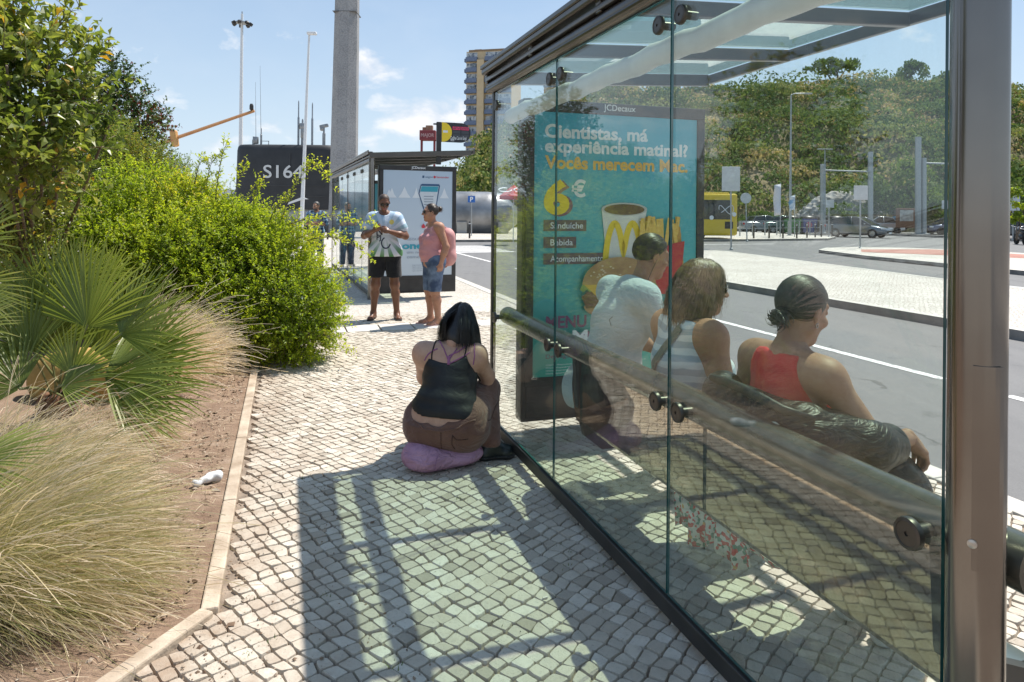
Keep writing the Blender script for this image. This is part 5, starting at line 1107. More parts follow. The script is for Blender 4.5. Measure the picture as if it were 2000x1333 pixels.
# thin vest straps and lilac bra straps, laid on the skin
def strap_on(o, pts, r, m, parent, name, flat=.5, off=.002):
    me = o.data; bvh = BVHTree.FromPolygons([v.co for v in me.vertices], [tuple(p.vertices) for p in me.polygons]); q = []
    P = [Vector(p) for p in pts]; L = []
    for i in range(len(P) - 1):
        for k in range(8): L.append(P[i].lerp(P[i + 1], k / 8))
    L.append(P[-1])
    for p in L:
        n = bvh.find_nearest(p); q.append(n[0] + n[1] * off)
    mb = MB(); mb.tube(q, r, 6); return mb.build(name, m, parent, smooth=True)
lil = cloth('lilac strap', (.36, .13, .27))
for s, x0, x1 in ((-1, -.105, -.10), (1, .125, .135)):
    strap_on(body, [(x0, -.03, .60), (x0 * 1.02, .02, .66), (x1, .09, .70), (x1, .17, .70)], .0055, blk_f, vest, 'strap')
for pts in ([(.02, -.02, .64), (-.02, .03, .69), (-.075, .10, .715)], [(.02, -.02, .64), (.06, .03, .69), (.09, .10, .715)], [(.02, .0, .665), (.08, .03, .685), (.135, .09, .705)], [(.03, -.02, .62), (.10, .0, .655), (.165, .06, .675)], [(.02, .0, .60), (.02, .0, .66)], [(-.07, .04, .69), (-.14, .04, .66), (-.165, .06, .64)], [(.19, .04, .61), (.20, .05, .66), (.19, .10, .70)]):
    strap_on(body, pts, .0045 if len(pts) > 2 else .011, lil, tg, 'bra_strap')
brown = mat('brown trouser cloth', (.115, .052, .036), (.17, .085, .060), 7, .8, bmp=.25, bscale=240, bdist=.002, sheen=.2, folds=.8, fscale=5)
pants = [C(b.J['hipL'] + V3(-.01, -.01, .01), b.J['hipR'] + V3(.01, -.01, .01), .150, k=.08), E((0, -.015, .235), (.255, .165, .135), k=.06), C(b.J['hipL'], b.J['knL'], .135, .088, k=.08), C(b.J['hipR'], b.J['knR'], .140, .085, k=.08), C(b.J['knL'], b.J['anL'], .082, .062), C(b.J['knR'], b.J['anR'], .082, .066), E((.18, .12, .33), (.09, .14, .10), k=.06), E((-.17, .12, .31), (.08, .14, .09), k=.06)]
dip = [SUB(E((-.035, -.15, .365), (.105, .115, .115), rotm(0, 28, 0), k=.012)), CUT((0, 0, .39), (0, -.5, 1))]
tr = garment('trousers', pants, .006, tg, brown, [SUB(E((-.025, -.155, .375), (.10, .12, .11), rotm(0, 20, 0), k=.015)), CUT((0, -.10, .345), (-.12, -.75, 1)), CUT((.325, .10, .088), (.1, -.1, -1))], h=.0085, k=.045, wr=.0045, ws=(22, 26, 30), seed=14)
for k_, pts in enumerate(([(.01, -.2, .25), (.01, -.2, .18), (.01, -.17, .12)], [(.09, -.2, .235), (.12, -.2, .20), (.19, -.15, .215)], [(.09, -.2, .235), (.085, -.2, .15), (.10, -.17, .12)], [(-.24, -.05, .27), (-.25, .05, .20), (-.24, .15, .15)], [(.25, -.02, .27), (.28, .12, .26), (.29, .28, .33)])):
    strap_on(tr, pts, .0028, mat('dark brown seam', (.055, .026, .019), rough=.9), tr, 'seam', off=.0005)
strap_on(tr, [(-.21, -.12, .285), (-.10, -.19, .262), (.02, -.2, .255), (.13, -.18, .275), (.21, -.10, .30)], .0065, brown, tr, 'waistband', off=.001)
mb = MB(); mb.box((-.035, -.186, .262), (.010, .004, .018), Matrix.Rotation(R(20), 3, 'Y')); mb.build('label_tag', flatm('orange tag', (.62, .16, .06)), tr)
shoe_m = mat('dark green black leather', (.012, .017, .017), (.02, .026, .026), 12, .38, bmp=.15, bscale=120)
for c in 'LR':
    V, Fq = sdf_geo(grow(foot_prims(b.J['an' + c], b.J['toe' + c]), .013) + [CUT((0, 0, .012), (0, 0, -1)), CUT(b.J['an' + c] + V3(0, 0, -.005), (-.25, 0, 1))], .008, .03, .001, (80, 80, 80)); sh = np_obj('shoe', V, Fq, shoe_m, tg, smooth=True)
    V, Fq = sdf_geo(grow(foot_prims(b.J['an' + c], b.J['toe' + c]), .021) + [CUT((0, 0, .002), (0, 0, -1)), CUT((0, 0, .030), (0, 0, 1))], .008, .03); np_obj('sole', V, Fq, M['black_rubber'], sh, smooth=True)
# lace cuff on the right arm
mb = MB(); e0, e1 = b.J['elR'] * .93 + b.J['shR'] * .07, b.J['elR'] * .62 + b.J['wrR'] * .38
mb.tube([tuple(e0 + (e1 - e0) * q) for q in np.linspace(0, 1, 7)], [.060 + .004 * (i % 2) for i in range(7)], 18); mb.build('lace_cuff', mat('black lace', (.008, .008, .010), (.05, .05, .055), 120, .8, bmp=.5, bscale=160), tg, smooth=True)
mb = MB(); mb.box((.035, .545, .565), (.075, .012, .15), Matrix.Rotation(R(-35), 3, 'X'), .004); mb.build('mobile_phone', M['black_rubber'], tg)
# her hair: combed cap plus long locks over shoulders and back
g0 = cap_geo(hm, (.079, .103, .096), (0, -.016, .030), [CUT((0, .068, .05), (0, 1, -.5)), CUT((0, 0, -.20), (0, 0, -1))], .0012, [E((.005, -.050, -.105), (.082, .066, .085), k=.06)], ws=(220, 40, 40))
g1 = strands('hair', hm, tg, HAIRB, 3200, .36, 5, rx=.083, ry=.107, rz=.100, part=.0, width=.0022, back=.10, step=.016, spread=.010)
g2 = strands('hair', hm, tg, HAIRB, 500, .44, 6, rx=.086, ry=.108, rz=.101, part=-.3, width=.0022, back=-.05, step=.016, spread=.014, keep=lambda n: n[0] > .1)
g3 = strands('hair', hm, tg, HAIRB, 1800, .30, 9, rx=.088, ry=.114, rz=.104, width=.0022, back=.7, step=.015, spread=.010, keep=lambda n: n[1] < .1)
hair_obj([g0, g1, g2, g3], HAIRB, tg)
# the bag she sits on
bag = empty('bag', (ps.x - .01, ps.y - .02, 0), R(4), 'soft lilac cloth bag squashed under the crouching woman', 'bag'); bag.scale = (.90, 1, 1)
Vb, Fb = sdf_geo([E((-.10, -.06, .07), (.165, .155, .082)), E((.10, .02, .062), (.175, .15, .07), k=.06), E((-.18, -.07, .10), (.09, .11, .06), k=.05), CUT((0, 0, .004), (0, 0, -1))], .009, .05, .006, (26, 30, 40), 21)
np_obj('bag_body', Vb, Fb, mat('lilac bag cloth', (.42, .22, .33), (.50, .29, .41), 5, .8, bmp=.3, bscale=180, bdist=.002, folds=1.0, fscale=9), bag, smooth=True)
mb = MB(); mb.tube([(-.05, -.205, .04), (-.045, -.21, .08), (-.03, -.19, .13)], .0022, 5); mb.build('seam', flatm('lilac seam', (.28, .12, .25)), bag)

# ---- three people on the bench, facing the road (local +y = towards the road)
def bench_loc(a, b_): return W(a, b_)
RZB = TH - R(90)
def sit(lean=0.0, spread=.10, tw=0.0, hip=.52, arms='lap', h=1.0):
    s = math.sin(R(lean)); c = math.cos(R(lean)); z0 = hip
    def sp(l, x=0, y=0): return (x, l * s + y, z0 + l * c)
    J = dict(pelvis=(0, 0, z0 + .03), waist=sp(.16), chest=sp(.36, 0, .01), neck=sp(.565 * h, 0, .01), head=sp(.70 * h, 0, .055 + .05 * s), shL=sp(.50 * h, -.185, 0), shR=sp(.50 * h, .185, 0), hipL=(-.10, .02, z0), hipR=(.10, .02, z0), knL=(-spread, .46, z0 - .0), knR=(spread, .46, z0), anL=(-spread, .44, .09), anR=(spread, .44, .09), toeL=(-spread - .02, .58, .03), toeR=(spread + .02, .58, .03))
    J['elL'] = sp(.24 * h, -.255, .06); J['elR'] = sp(.24 * h, .255, .06); J['wrL'] = (-.10, .30, z0 + .13); J['wrR'] = (.10, .30, z0 + .13); return J
shoe2 = mat('white trainer', (.60, .60, .58), (.5, .5, .48), 9, .6)
def shoes(t, b, m):
    for c in 'LR': V, Fq = sdf_geo(grow(foot_prims(b.J['an' + c], b.J['toe' + c]), .010) + [CUT((0, 0, .003), (0, 0, -1)), CUT((0, 0, .10), (0, 0, 1))], .011, .03); np_obj('shoe', V, Fq, m, t, smooth=True)
# man in a pale blue shirt, stooping forward
J = sit(27, .14, hip=.53, h=1.05); J['chest'] = (0, .115, .93); J['neck'] = (0, .215, 1.165); J['head'] = (-.005, .315, 1.315); J['shL'] = (-.20, .155, 1.095); J['shR'] = (.20, .155, 1.095); J['elL'] = (-.275, .29, .82); J['elR'] = (.275, .29, .82); J['wrL'] = (-.10, .52, .70); J['wrR'] = (.08, .54, .70); J['waist'] = (0, .045, .71)
t1, b, hm, body = build_person(bench_loc(2.42, .30), RZB, 'dark haired man in a pale blue shirt stooping forward on the bench', J, dict(w=1.18, arm=1.05, leg=1.05, belly=.05), SK['tan'], rotm(-12, 0, -6), hands=((40, 30), (40, 30)), h=.011, barefoot=False)
shirt = cloth('pale blue grey shirt', (.53, .60, .63), (.46, .53, .56), 5, .8)
garment('shirt', b.torso() + b.arm('L', 'up') + b.arm('R', 'up') + [C((-.10, -.03, .56), (.10, -.03, .56), .135, k=.06)], .022, t1, shirt, [CUT((0, 0, .50), (0, .3, -1)), SUB(C((0, .225, 1.165), (0, .33, 1.38), .072, .11, k=.012))], h=.010, wr=.005, ws=(16, 16, 40), seed=31)
mb = MB(); nk = b.J['neck']; mb.tube([tuple(nk + V3(.075 * math.cos(R(a)), .075 * math.sin(R(a)) - .015 + .0, -.005 + .018 * -math.sin(R(a)))) for a in range(0, 361, 20)], .017, 8, caps=False); mb.build('collar', shirt, t1, smooth=True)
khaki = cloth('grey khaki trousers', (.30, .29, .26))
def sit_legs(b, d=.012, shin=True): return [C(b.J['hipL'] + V3(0, -.02, .03), b.J['hipR'] + V3(0, -.02, .03), .125, k=.06)] + [C(b.J['hip' + c], b.J['kn' + c], .098, .075) for c in 'LR'] + ([C(b.J['kn' + c], b.J['an' + c], .073, .060) for c in 'LR'] if shin else [])
garment('trousers', sit_legs(b), .012, t1, khaki, [CUT((0, 0, .075), (0, 0, -1)), CUT((0, 0, .64), (0, 0, 1))], wr=.004, seed=32); shoes(t1, b, shoe2)
hair_obj([cap_geo(hm, (.079, .098, .092), (0, -.018, .032), HAIRLINE, .0012), combed(hm, 2200, (0, -.75, -.66), HR, 7, r=(.080, .100, .094), lift=.07, stop=(.18, .4), width=.0018)], HAIRD, t1)
mb = MB(); hx = Matrix([list(r) for r in np.array(hm)]); mb.tube([tuple(hx @ Vector(p)) for p in ((.078, .0, -.015), (.085, -.02, -.08), (.075, -.03, -.15))] + [tuple(b.J['chest'] + V3(.12, -.13, .05)), tuple(b.J['chest'] + V3(.16, -.08, -.16))], .0018, 5); mb.build('earphone_wire', M['black_rubber'], t1)
# woman with brown bob and striped sleeveless top
J = sit(7, .08, hip=.53, h=.985)
t2, b, hm, body = build_person(bench_loc(1.70, .33), RZB, 'woman with brown bobbed hair and striped sleeveless top on the middle of the bench', J, dict(w=1.10, arm=1.22, leg=1.05, hip=1.15, bust=.04), SK['tan'], rotm(-3, 0, -14), female=True, hands=((35, 20), (35, 20)), h=.010, barefoot=False)
def stripes():
    m, nt, b_, out = newmat('pale blue and white striped blouse'); s = nt.new('ShaderNodeSeparateXYZ'); nt.l.new(nt.obj(), s.inputs[0]); f = nt.noise(nt.obj(), 4, 3)
    w_ = nt.math('SINE', nt.math('MULTIPLY', nt.math('MULTIPLY_ADD', f, .08, s.outputs[2]), 110)); c = nt.mix(nt.math('MULTIPLY_ADD', w_, 3, .5, clamp=True), (.40, .47, .53), (.70, .73, .74)); nt.l.new(c, b_.inputs['Base Color']); b_.inputs['Roughness'].default_value = .8; return m
bl = garment('sleeveless_blouse', b.torso() + [C((-.09, -.02, .56), (.09, -.02, .56), .13, k=.06)], .017, t2, stripes(), [CUT((0, 0, .50), (0, 0, -1)), CUT(b.J['neck'] - V3(0, 0, .02), (0, .25, 1)), CUT((-.165, 0, 1.0), (-1, 0, .25)), CUT((.165, 0, 1.0), (1, 0, .25))], h=.009, wr=.005, ws=(20, 20, 44), seed=35)
garment('trousers', sit_legs(b), .010, t2, cloth('navy trousers', (.03, .04, .07)), [CUT((0, 0, .075), (0, 0, -1)), CUT((0, 0, .62), (0, 0, 1))], wr=.003, seed=36); shoes(t2, b, shoe2)
sunglasses(hm, t2)
g0 = cap_geo(hm, (.086, .108, .098), (0, -.016, .030), [CUT((0, .072, .05), (0, 1, -.35)), CUT((0, 0, -.135), (0, 0, -1))], .0015, [E((0, -.055, -.045), (.090, .075, .09), k=.06)], ws=(160, 60, 40))
g1 = strands('hair', hm, t2, HAIRBR, 4600, .25, 8, rx=.092, ry=.112, rz=.104, part=-.15, width=.0018, back=.34, step=.014, spread=.010, curl=.22, keep=lambda n: n[1] < .55 or n[2] > .75); hair_obj([g0, g1], HAIRBR, t2)
# cross body strap over her back
olive = cloth('olive canvas strap', (.22, .22, .17))
me = bl.data; bvh = BVHTree.FromPolygons([v.co for v in me.vertices], [tuple(p.vertices) for p in me.polygons]); q = []
for k_ in range(22):
    f_ = k_ / 21; p = Vector((.085 + (-.30) * f_ * 1.0, -.30, .57 + .50 * (1 - f_) ** .8 * 1.0)); p.z = b.J['neck'][2] - .015 - f_ * .40; p.x = .09 - .27 * f_ ; h_ = bvh.find_nearest(Vector((p.x, -.16 if f_ > .06 else -.07, p.z))); q.append(h_[0] + h_[1] * .004)
mb = MB(); mb.tube(q, .019, 6, flat=.18, up=(1, 0, 0)); 
vs = [];  
for k_, p in enumerate(q):
    d = (q[min(k_ + 1, 21)] - q[max(k_ - 1, 0)]).normalized(); n_ = bvh.find_nearest(p)[1]; s_ = d.cross(n_).normalized() * .021; vs += [tuple(p - s_ + n_ * .002), tuple(p + n_ * .006), tuple(p + s_ + n_ * .002)]
mb = MB(); mb.add(vs, [(3 * i + j, 3 * i + j + 1, 3 * i + j + 4, 3 * i + j + 3) for i in range(21) for j in (0, 1)]); mb.build('bag_strap', olive, t2, smooth=True)
# woman in red with a black leather jacket slipped to her elbows
J = sit(4, .09, hip=.53, h=.98); J['elR'] = (.275, .14, .83); J['wrR'] = (.215, .36, .795); J['hdR'] = (-.1, .75, -.75); J['head'] = (.01, .085, 1.220); J['elL'] = (-.26, .02, .79)
t3, b, hm, body = build_person(bench_loc(.96, .30), RZB, 'woman in red top with slicked back hair, leather jacket slipped off her shoulders', J, dict(w=.98, arm=.98, leg=.95, hip=1.1, bust=.03), SK['mid'], rotm(-12, 4, 10), female=True, hands=((40, 25), (30, 25)), palms=((0, 0, -1), (-.2, -.2, -1)), h=.009, barefoot=False)
red = cloth('bright red ribbed knit', (.62, .025, .03), (.50, .02, .025), 10, folds=.15)
garment('red_top', b.torso(), .009, t3, red, [CUT((0, 0, .52), (0, 0, -1)), CUT(b.J['neck'] - V3(0, 0, .012), (0, .1, 1)), CUT((-.125, 0, 1.0), (-1, 0, .30)), CUT((.125, 0, 1.0), (1, 0, .30))], h=.008, wr=.002, ws=(90, 20, 20), seed=41)
g0 = cap_geo(hm, (.0755, .0985, .0905), (0, -.016, .031), [CUT((0, .060, .066), (0, 1, -.62)), CUT((0, .0, -.060), (0, .35, -1)), CUT((0, .036, -.0), (0, 1, -.2))], .0006, [E((0, -.108, -.040), (.026, .020, .026), k=.03)], ws=(60, 220, 90))
hair_obj([g0, combed(hm, 2800, (0, -.86, -.50), HR, 3, lift=.045, width=.0015), bun(hm, (0, -.118, -.042), .026, 160, 4)], mat('slicked dark hair', (.016, .015, .014), (.05, .048, .042), 60, .42, spec=.5), t3)
mb = MB(); hx = Matrix([list(r) for r in np.array(hm)]); mb.tube([tuple(hx @ Vector((.073, -.004 + .006 * math.cos(a), -.042 + .008 * math.sin(a)))) for a in [i * math.pi / 5 for i in range(11)]], .0016, 5); mb.build('earring', M['steel'], t3, smooth=True)
# floral skirt: draped over the seat, hanging behind it
def floral():
    m, nt, b_, out = newmat('red floral print cloth'); o = nt.obj(); vo = nt.new('ShaderNodeTexVoronoi', inp={'Scale': 85.0}); nt.l.new(o, vo.inputs['Vector']); s = nt.new('ShaderNodeSeparateXYZ'); nt.l.new(vo.outputs['Color'], s.inputs[0])
    c = nt.ramp(s.outputs[0], [(0, (.55, .04, .04)), (.28, (.55, .04, .04)), (.30, (.62, .60, .54)), (.58, (.62, .60, .54)), (.60, (.10, .22, .16)), (.80, (.62, .33, .08)), (.82, (.60, .58, .5))], 'CONSTANT'); nt.l.new(c, b_.inputs['Base Color']); b_.inputs['Roughness'].default_value = .85; return m
FL = floral()
garment('skirt', sit_legs(b, shin=False) + [C((-.13, -.10, .47), (.12, -.10, .47), .075, k=.05)] + [C((-.11, .46, .50), (-.12, .46, .30), .085, .09), C((.11, .46, .50), (.12, .46, .30), .085, .09)], .014, t3, FL, [CUT((0, 0, .30), (0, 0, -1)), CUT((0, 0, .64), (0, 0, 1))], wr=.006, ws=(50, 50, 10), seed=43)
vs = []; n_ = 26
for i in range(n_):
    x = -.40 + .44 * i / (n_ - 1); w_ = .012 * math.sin(i * 1.35) + .008 * math.sin(i * .6)
    vs += [(x, -.155 + w_ * .3, .50), (x, -.185 + w_, .43), (x, -.185 + 1.3 * w_, .40), (x, -.18 + 1.6 * w_, .345 + .025 * math.sin(i * .5) - .05 * (1 - i / n_))]
mb = MB(); mb.add(vs, [(4 * i + j, 4 * i + j + 1, 4 * i + j + 5, 4 * i + j + 4) for i in range(n_ - 1) for j in range(3)]); o_ = mb.build('skirt_hem', FL, t3, smooth=True); sm = o_.modifiers.new('s', 'SOLIDIFY'); sm.thickness = .004
shoes(t3, b, shoe2)
leath = mat('black leather', (.005, .0055, .006), (.010, .0105, .011), 9, .44, bmp=.08, bscale=150, bdist=.002, spec=.40, folds=.7, fscale=6)
jack = [C((-.20, -.105, .90), (.22, -.115, .885), .050, .056, k=.05), E((0, -.10, .70), (.255, .095, .24), k=.06), C((-.25, -.06, .88), (-.28, .04, .78), .080, .078, k=.05), C((.23, -.06, .86), (.285, .10, .82), .085, .082, k=.05), C((-.28, .04, .74), (-.14, .27, .68), .076, .068, k=.04), C((.285, .10, .80), (.25, .22, .80), .078, .066, k=.04), E((.17, -.03, .585), (.15, .17, .13), k=.06), E((-.14, -.06, .60), (.14, .13, .13), k=.06)]
garment('leather_jacket', jack, 0, t3, leath, [CUT((0, 0, .478), (0, 0, -1))], h=.009, k=.04, wr=.0085, ws=(15, 15, 22), seed=44)
mb = MB(); pts = [(-.20, -.155, .945), (-.1, -.170, .955), (.0, -.178, .958), (.12, -.178, .950), (.21, -.165, .935), (.28, -.10, .92)]; mb.tube(pts, [.014, .018, .019, .019, .016, .010], 8, flat=.55); mb.build('jacket_collar', mat('grey green leather edge', (.018, .022, .021), (.035, .042, .040), 20, .5), t3, smooth=True)
vs = []
for i in range(14):
    f_ = i / 13; x = -.13 + .36 * f_; y = -.192 - .028 * math.sin(f_ * math.pi) + .05 * f_ ** 3; z = .855 + .03 * f_ - .02 * math.sin(f_ * math.pi); vs += [(x, y, z - .030 + .012 * f_), (x, y - .012, z), (x, y, z + .024 - .008 * f_)]
mb = MB(); mb.add(vs, [(3 * i + j, 3 * i + j + 3, 3 * i + j + 4, 3 * i + j + 1) for i in range(13) for j in (0, 1)]); o_ = mb.build('white_belt', mat('white strap cloth', (.60, .58, .54), (.5, .48, .44), 8, .7), t3, smooth=True); sm = o_.modifiers.new('s', 'SOLIDIFY'); sm.thickness = .006
hb = bench_loc(.86, .56); hbt = empty('handbag', (hb.x, hb.y, .60), RZB + R(12), 'black leather handbag on the lap of the woman in red', 'handbag')
V, Fq = sdf_geo([E((0, 0, .05), (.175, .13, .13)), E((.08, .05, .02), (.13, .11, .12), k=.06), E((-.07, -.02, .0), (.12, .12, .10), k=.06)], .009, .05, .010, (26, 26, 22), 8); np_obj('bag_body', V, Fq, leath, hbt, smooth=True)
mb = MB(); mb.tube([(-.10, .02, .13), (-.07, .02, .20), (.02, .03, .225), (.10, .03, .19), (.13, .03, .12)], .012, 8); mb.build('handle', leath, hbt, smooth=True)
# dark bag beside the near post
gb = W(-.30, .50); g_ = empty('bag', (gb.x, gb.y, .0), TH, 'black bag standing on the cobbles beyond the near bronze post', 'bag')
V, Fq = sdf_geo([E((0, 0, .30), (.15, .11, .26)), C((-.06, 0, .5), (.06, 0, .52), .08, k=.06), E((0, -.08, .2), (.11, .06, .12), k=.04), CUT((0, 0, .004), (0, 0, -1))], .012, .05, .005, (20, 20, 20), 4); np_obj('bag_body', V, Fq, mat('black bag nylon', (.012, .012, .014), (.02, .02, .022), 12, .6), g_, smooth=True)
mb = MB(); mb.tube([(-.06, 0, .57), (-.04, 0, .66), (.04, 0, .66), (.06, 0, .57)], .012, 6); mb.build('handle', M['black_rubber'], g_, smooth=True)
# ------------------------------------------------------------------ plants
def leaf_arrays(base, direc, normal, length, width, tone, fold=.25, bend=.15):
    """lance-shaped leaves folded along the midrib: 6 points, 4 quads-as-triangles"""
    d = direc / np.linalg.norm(direc, axis=1, keepdims=True); n = normal - d * (normal * d).sum(1, keepdims=True); n /= np.maximum(np.linalg.norm(n, axis=1, keepdims=True), 1e-9); s = np.cross(d, n)
    L = length[:, None]; Wd = width[:, None]
    m = base + d * L * .5 + n * L * bend * .5; tip = base + d * L
    l = m + s * Wd * .5 + n * Wd * fold; r = m - s * Wd * .5 + n * Wd * fold
    V = np.stack([base, r, tip, l, m], 1).reshape(-1, 3); N = len(base); b = np.arange(N)[:, None] * 5
    Fq = np.concatenate([b + [0, 1, 4], b + [1, 2, 4], b + [2, 3, 4], b + [3, 0, 4]]); return V, Fq, np.repeat(tone, 5)
def in_ell(g, n, c, r, lo=.55):
    d = g.normal(size=(n, 3)); d /= np.linalg.norm(d, axis=1, keepdims=True); rad = g.uniform(lo ** 2, 1, (n, 1)) ** .5; return np.array(c) + d * rad * np.array(r), d
def shoots(g, P, D, L, nl, ll, lw, tones, droop=.25, upb=.5, tj=.18, twig=.0025):
    """leafy shoots from points P along D; returns leaf arrays and twig mesh data"""
    N = len(P); D = D + g.normal(0, .35, (N, 3)); D[:, 2] += upb; D /= np.linalg.norm(D, axis=1, keepdims=True); LV = []; tw = MB()
    Ls = L * g.uniform(.6, 1.3, N); bend = g.normal(0, .3, (N, 3)); bend[:, 2] -= droop; st = tones(P)
    base = []; dr = []; nr = []; ln = []; wd = []; tn = []
    for k in range(nl):
        t = (k + .6) / nl; tt = t * Ls[:, None]; p = P + D * tt + bend * (tt ** 2) * .8
        ax = D + bend * tt * 1.6; ax /= np.linalg.norm(ax, axis=1, keepdims=True)
        q = g.normal(size=(N, 3)); q -= ax * (q * ax).sum(1, keepdims=True); q /= np.linalg.norm(q, axis=1, keepdims=True)
        base.append(p); dr.append(ax * g.uniform(.35, .9, (N, 1)) + q); up = np.tile(np.array([0, 0, .45]) + np.array(SUND) * .7, (N, 1)) + g.normal(0, .45, (N, 3)); nr.append(up)
        f = (1.0 - .35 * t) * g.uniform(.65, 1.2, N); ln.append(ll * f); wd.append(lw * f); tn.append(np.clip(st + .18 * (t - .4) + g.normal(0, tj, N), 0, 1))
    A = leaf_arrays(np.concatenate(base), np.concatenate(dr), np.concatenate(nr), np.concatenate(ln), np.concatenate(wd), np.concatenate(tn))
    # twigs: three-sided tapering sticks
    K = 5; ring = []
    for k in range(K):
        tt = k / (K - 1) * Ls[:, None]; p = P + D * tt + bend * tt ** 2 * .8; r = twig * (1.15 - k / (K - 1))
        s1 = np.cross(D, [0.3, .2, 1.0]); s1 /= np.maximum(np.linalg.norm(s1, axis=1, keepdims=True), 1e-9); s2 = np.cross(D, s1)
        ring.append(np.stack([p + (s1 * math.cos(a) + s2 * math.sin(a)) * r for a in (0, 2.1, 4.2)], 1))
    TV = np.stack(ring, 1).reshape(-1, 3); b = np.arange(N)[:, None] * (3 * K); TF = np.concatenate([b + [3 * k + q, 3 * k + (q + 1) % 3, 3 * k + 3 + (q + 1) % 3, 3 * k + 3 + q] for k in range(K - 1) for q in range(3)])
    return A, (TV, TF)
def merge(As):
    V = []; Fq = []; T = []; b = 0
    for v, f, t in As: V.append(v); Fq.append(f + b); T.append(t); b += len(v)
    return np.concatenate(V), np.concatenate(Fq), np.concatenate(T)
BARK = mat('grey brown bark', (.10, .075, .055), (.20, .16, .125), 25, .9, bmp=.6, bscale=60)
TWIG = mat('green brown twig', (.12, .11, .05), (.18, .14, .07), 30, .8)
LIME = leafmat('bright lime leaf', [(0, (.13, .20, .02)), (.35, (.30, .41, .03)), (.65, (.46, .54, .04)), (.92, (.60, .62, .07)), (1, (.64, .52, .07))], .60, spec=.5)
MIDG = leafmat('mid green leaf', [(0, (.06, .105, .02)), (.4, (.14, .21, .035)), (.8, (.25, .32, .055)), (1, (.36, .30, .06))], .46)
DARKG = leafmat('dark green leaf', [(0, (.025, .05, .017)), (.5, (.06, .115, .032)), (.86, (.12, .18, .05)), (.9, (.16, .03, .028)), (1, (.22, .05, .035))], .32)
OLIVE = leafmat('broad olive leaf', [(0, (.08, .12, .025)), (.4, (.18, .24, .05)), (.75, (.30, .34, .075)), (.93, (.40, .37, .09)), (1, (.55, .30, .03))], .56, rough=.34, spec=.55)
def trunk_set(mb, base, tops, r, g, n=7):
    for tp in tops:
        b = Vector(base) + Vector((g.normal(0, r * 1.5), g.normal(0, r * 1.5), 0)); tp = Vector(tp); mid = b.lerp(tp, .5) + Vector((g.normal(0, .06), g.normal(0, .06), .08)); 
        pts = [b.lerp(mid, t).lerp(mid.lerp(tp, t), t) for t in np.linspace(0, 1, n)]; mb.tube(pts, [r * (1 - .75 * i / (n - 1)) for i in range(n)], 7)
def shrub(name, label, cat, ells, ns, L, nl, ll, lw, m, seed, base, group=None, upb=.5, tonef=None, lo=.5, extra=(), trunk_r=.018, twig=.0025, droop=.25, tj=.16):
    g = np.random.default_rng(seed); t = empty(name, base, 0, label, cat, group); tot = sum(e[1][0] * e[1][1] * e[1][2] for e in ells) if True else 1
    As = []; TV = []; TF = []; tb = 0; mbt = MB()
    vol = [(e[1][0] * e[1][2]) ** 1.0 for e in ells]
    def tones(P): return np.clip(.45 + .25 * np.sin(P[:, 0] * 3.1 + 1) * np.sin(P[:, 1] * 2.7) + .18 * np.sin(P[:, 2] * 5 + P[:, 0] * 2), 0, 1) if tonef is None else tonef(P)
    for e, v in zip(ells, vol):
        n = max(8, int(ns * v / sum(vol))); P, D = in_ell(g, n, e[0], e[1], lo); ok = P[:, 2] > .03; A, T = shoots(g, P[ok], D[ok], L, nl, ll, lw, tones, droop, upb, tj, twig); As.append(A); TV.append(T[0]); TF.append(T[1] + tb); tb += len(T[0])
        tops = [np.array(e[0]) + g.normal(size=3) * np.array(e[1]) * .35 for _ in range(5)]; trunk_set(mbt, base, [tuple(q) for q in tops], trunk_r, g)
    for (p0, p1, nn) in extra:   # long sprays reaching out of the mass
        p0, p1 = np.array(p0), np.array(p1); f = np.linspace(0, 1, nn); C_ = p0[None] * (1 - f[:, None]) + p1[None] * f[:, None]; C_[:, 2] += .10 * np.sin(f * math.pi)
        D = np.tile((p1 - p0) / np.linalg.norm(p1 - p0), (nn, 1)) + g.normal(0, .5, (nn, 3)); A, T = shoots(g, C_ + g.normal(0, .012, C_.shape), D, L * .6, max(4, nl // 2), ll, lw, lambda P: np.full(len(P), .72), .1, .2, .12, twig); As.append(A); TV.append(T[0]); TF.append(T[1] + tb); tb += len(T[0])
        mbt.tube([tuple(q) for q in C_[::max(1, nn // 8)]], [.006 * (1 - .8 * i / max(1, len(C_[::max(1, nn // 8)]) - 1)) for i in range(len(C_[::max(1, nn // 8)]))], 5)
    off = np.array(base); V, Fq, T = merge(As)
    np_obj('foliage', V - off, Fq, m, t, smooth=False, tone=T)
    TVa = np.concatenate(TV) - off; TFa = np.concatenate(TF); np_obj('twigs', TVa, TFa, TWIG, t)
    for i in range(len(mbt.v)): mbt.v[i] = mbt.v[i] - off
    mbt.build('trunk', BARK, t, smooth=True); return t
def EP(px, py, Y, rx, ry, rz): return (tuple(at(px, py, Y)), (rx, ry, rz))
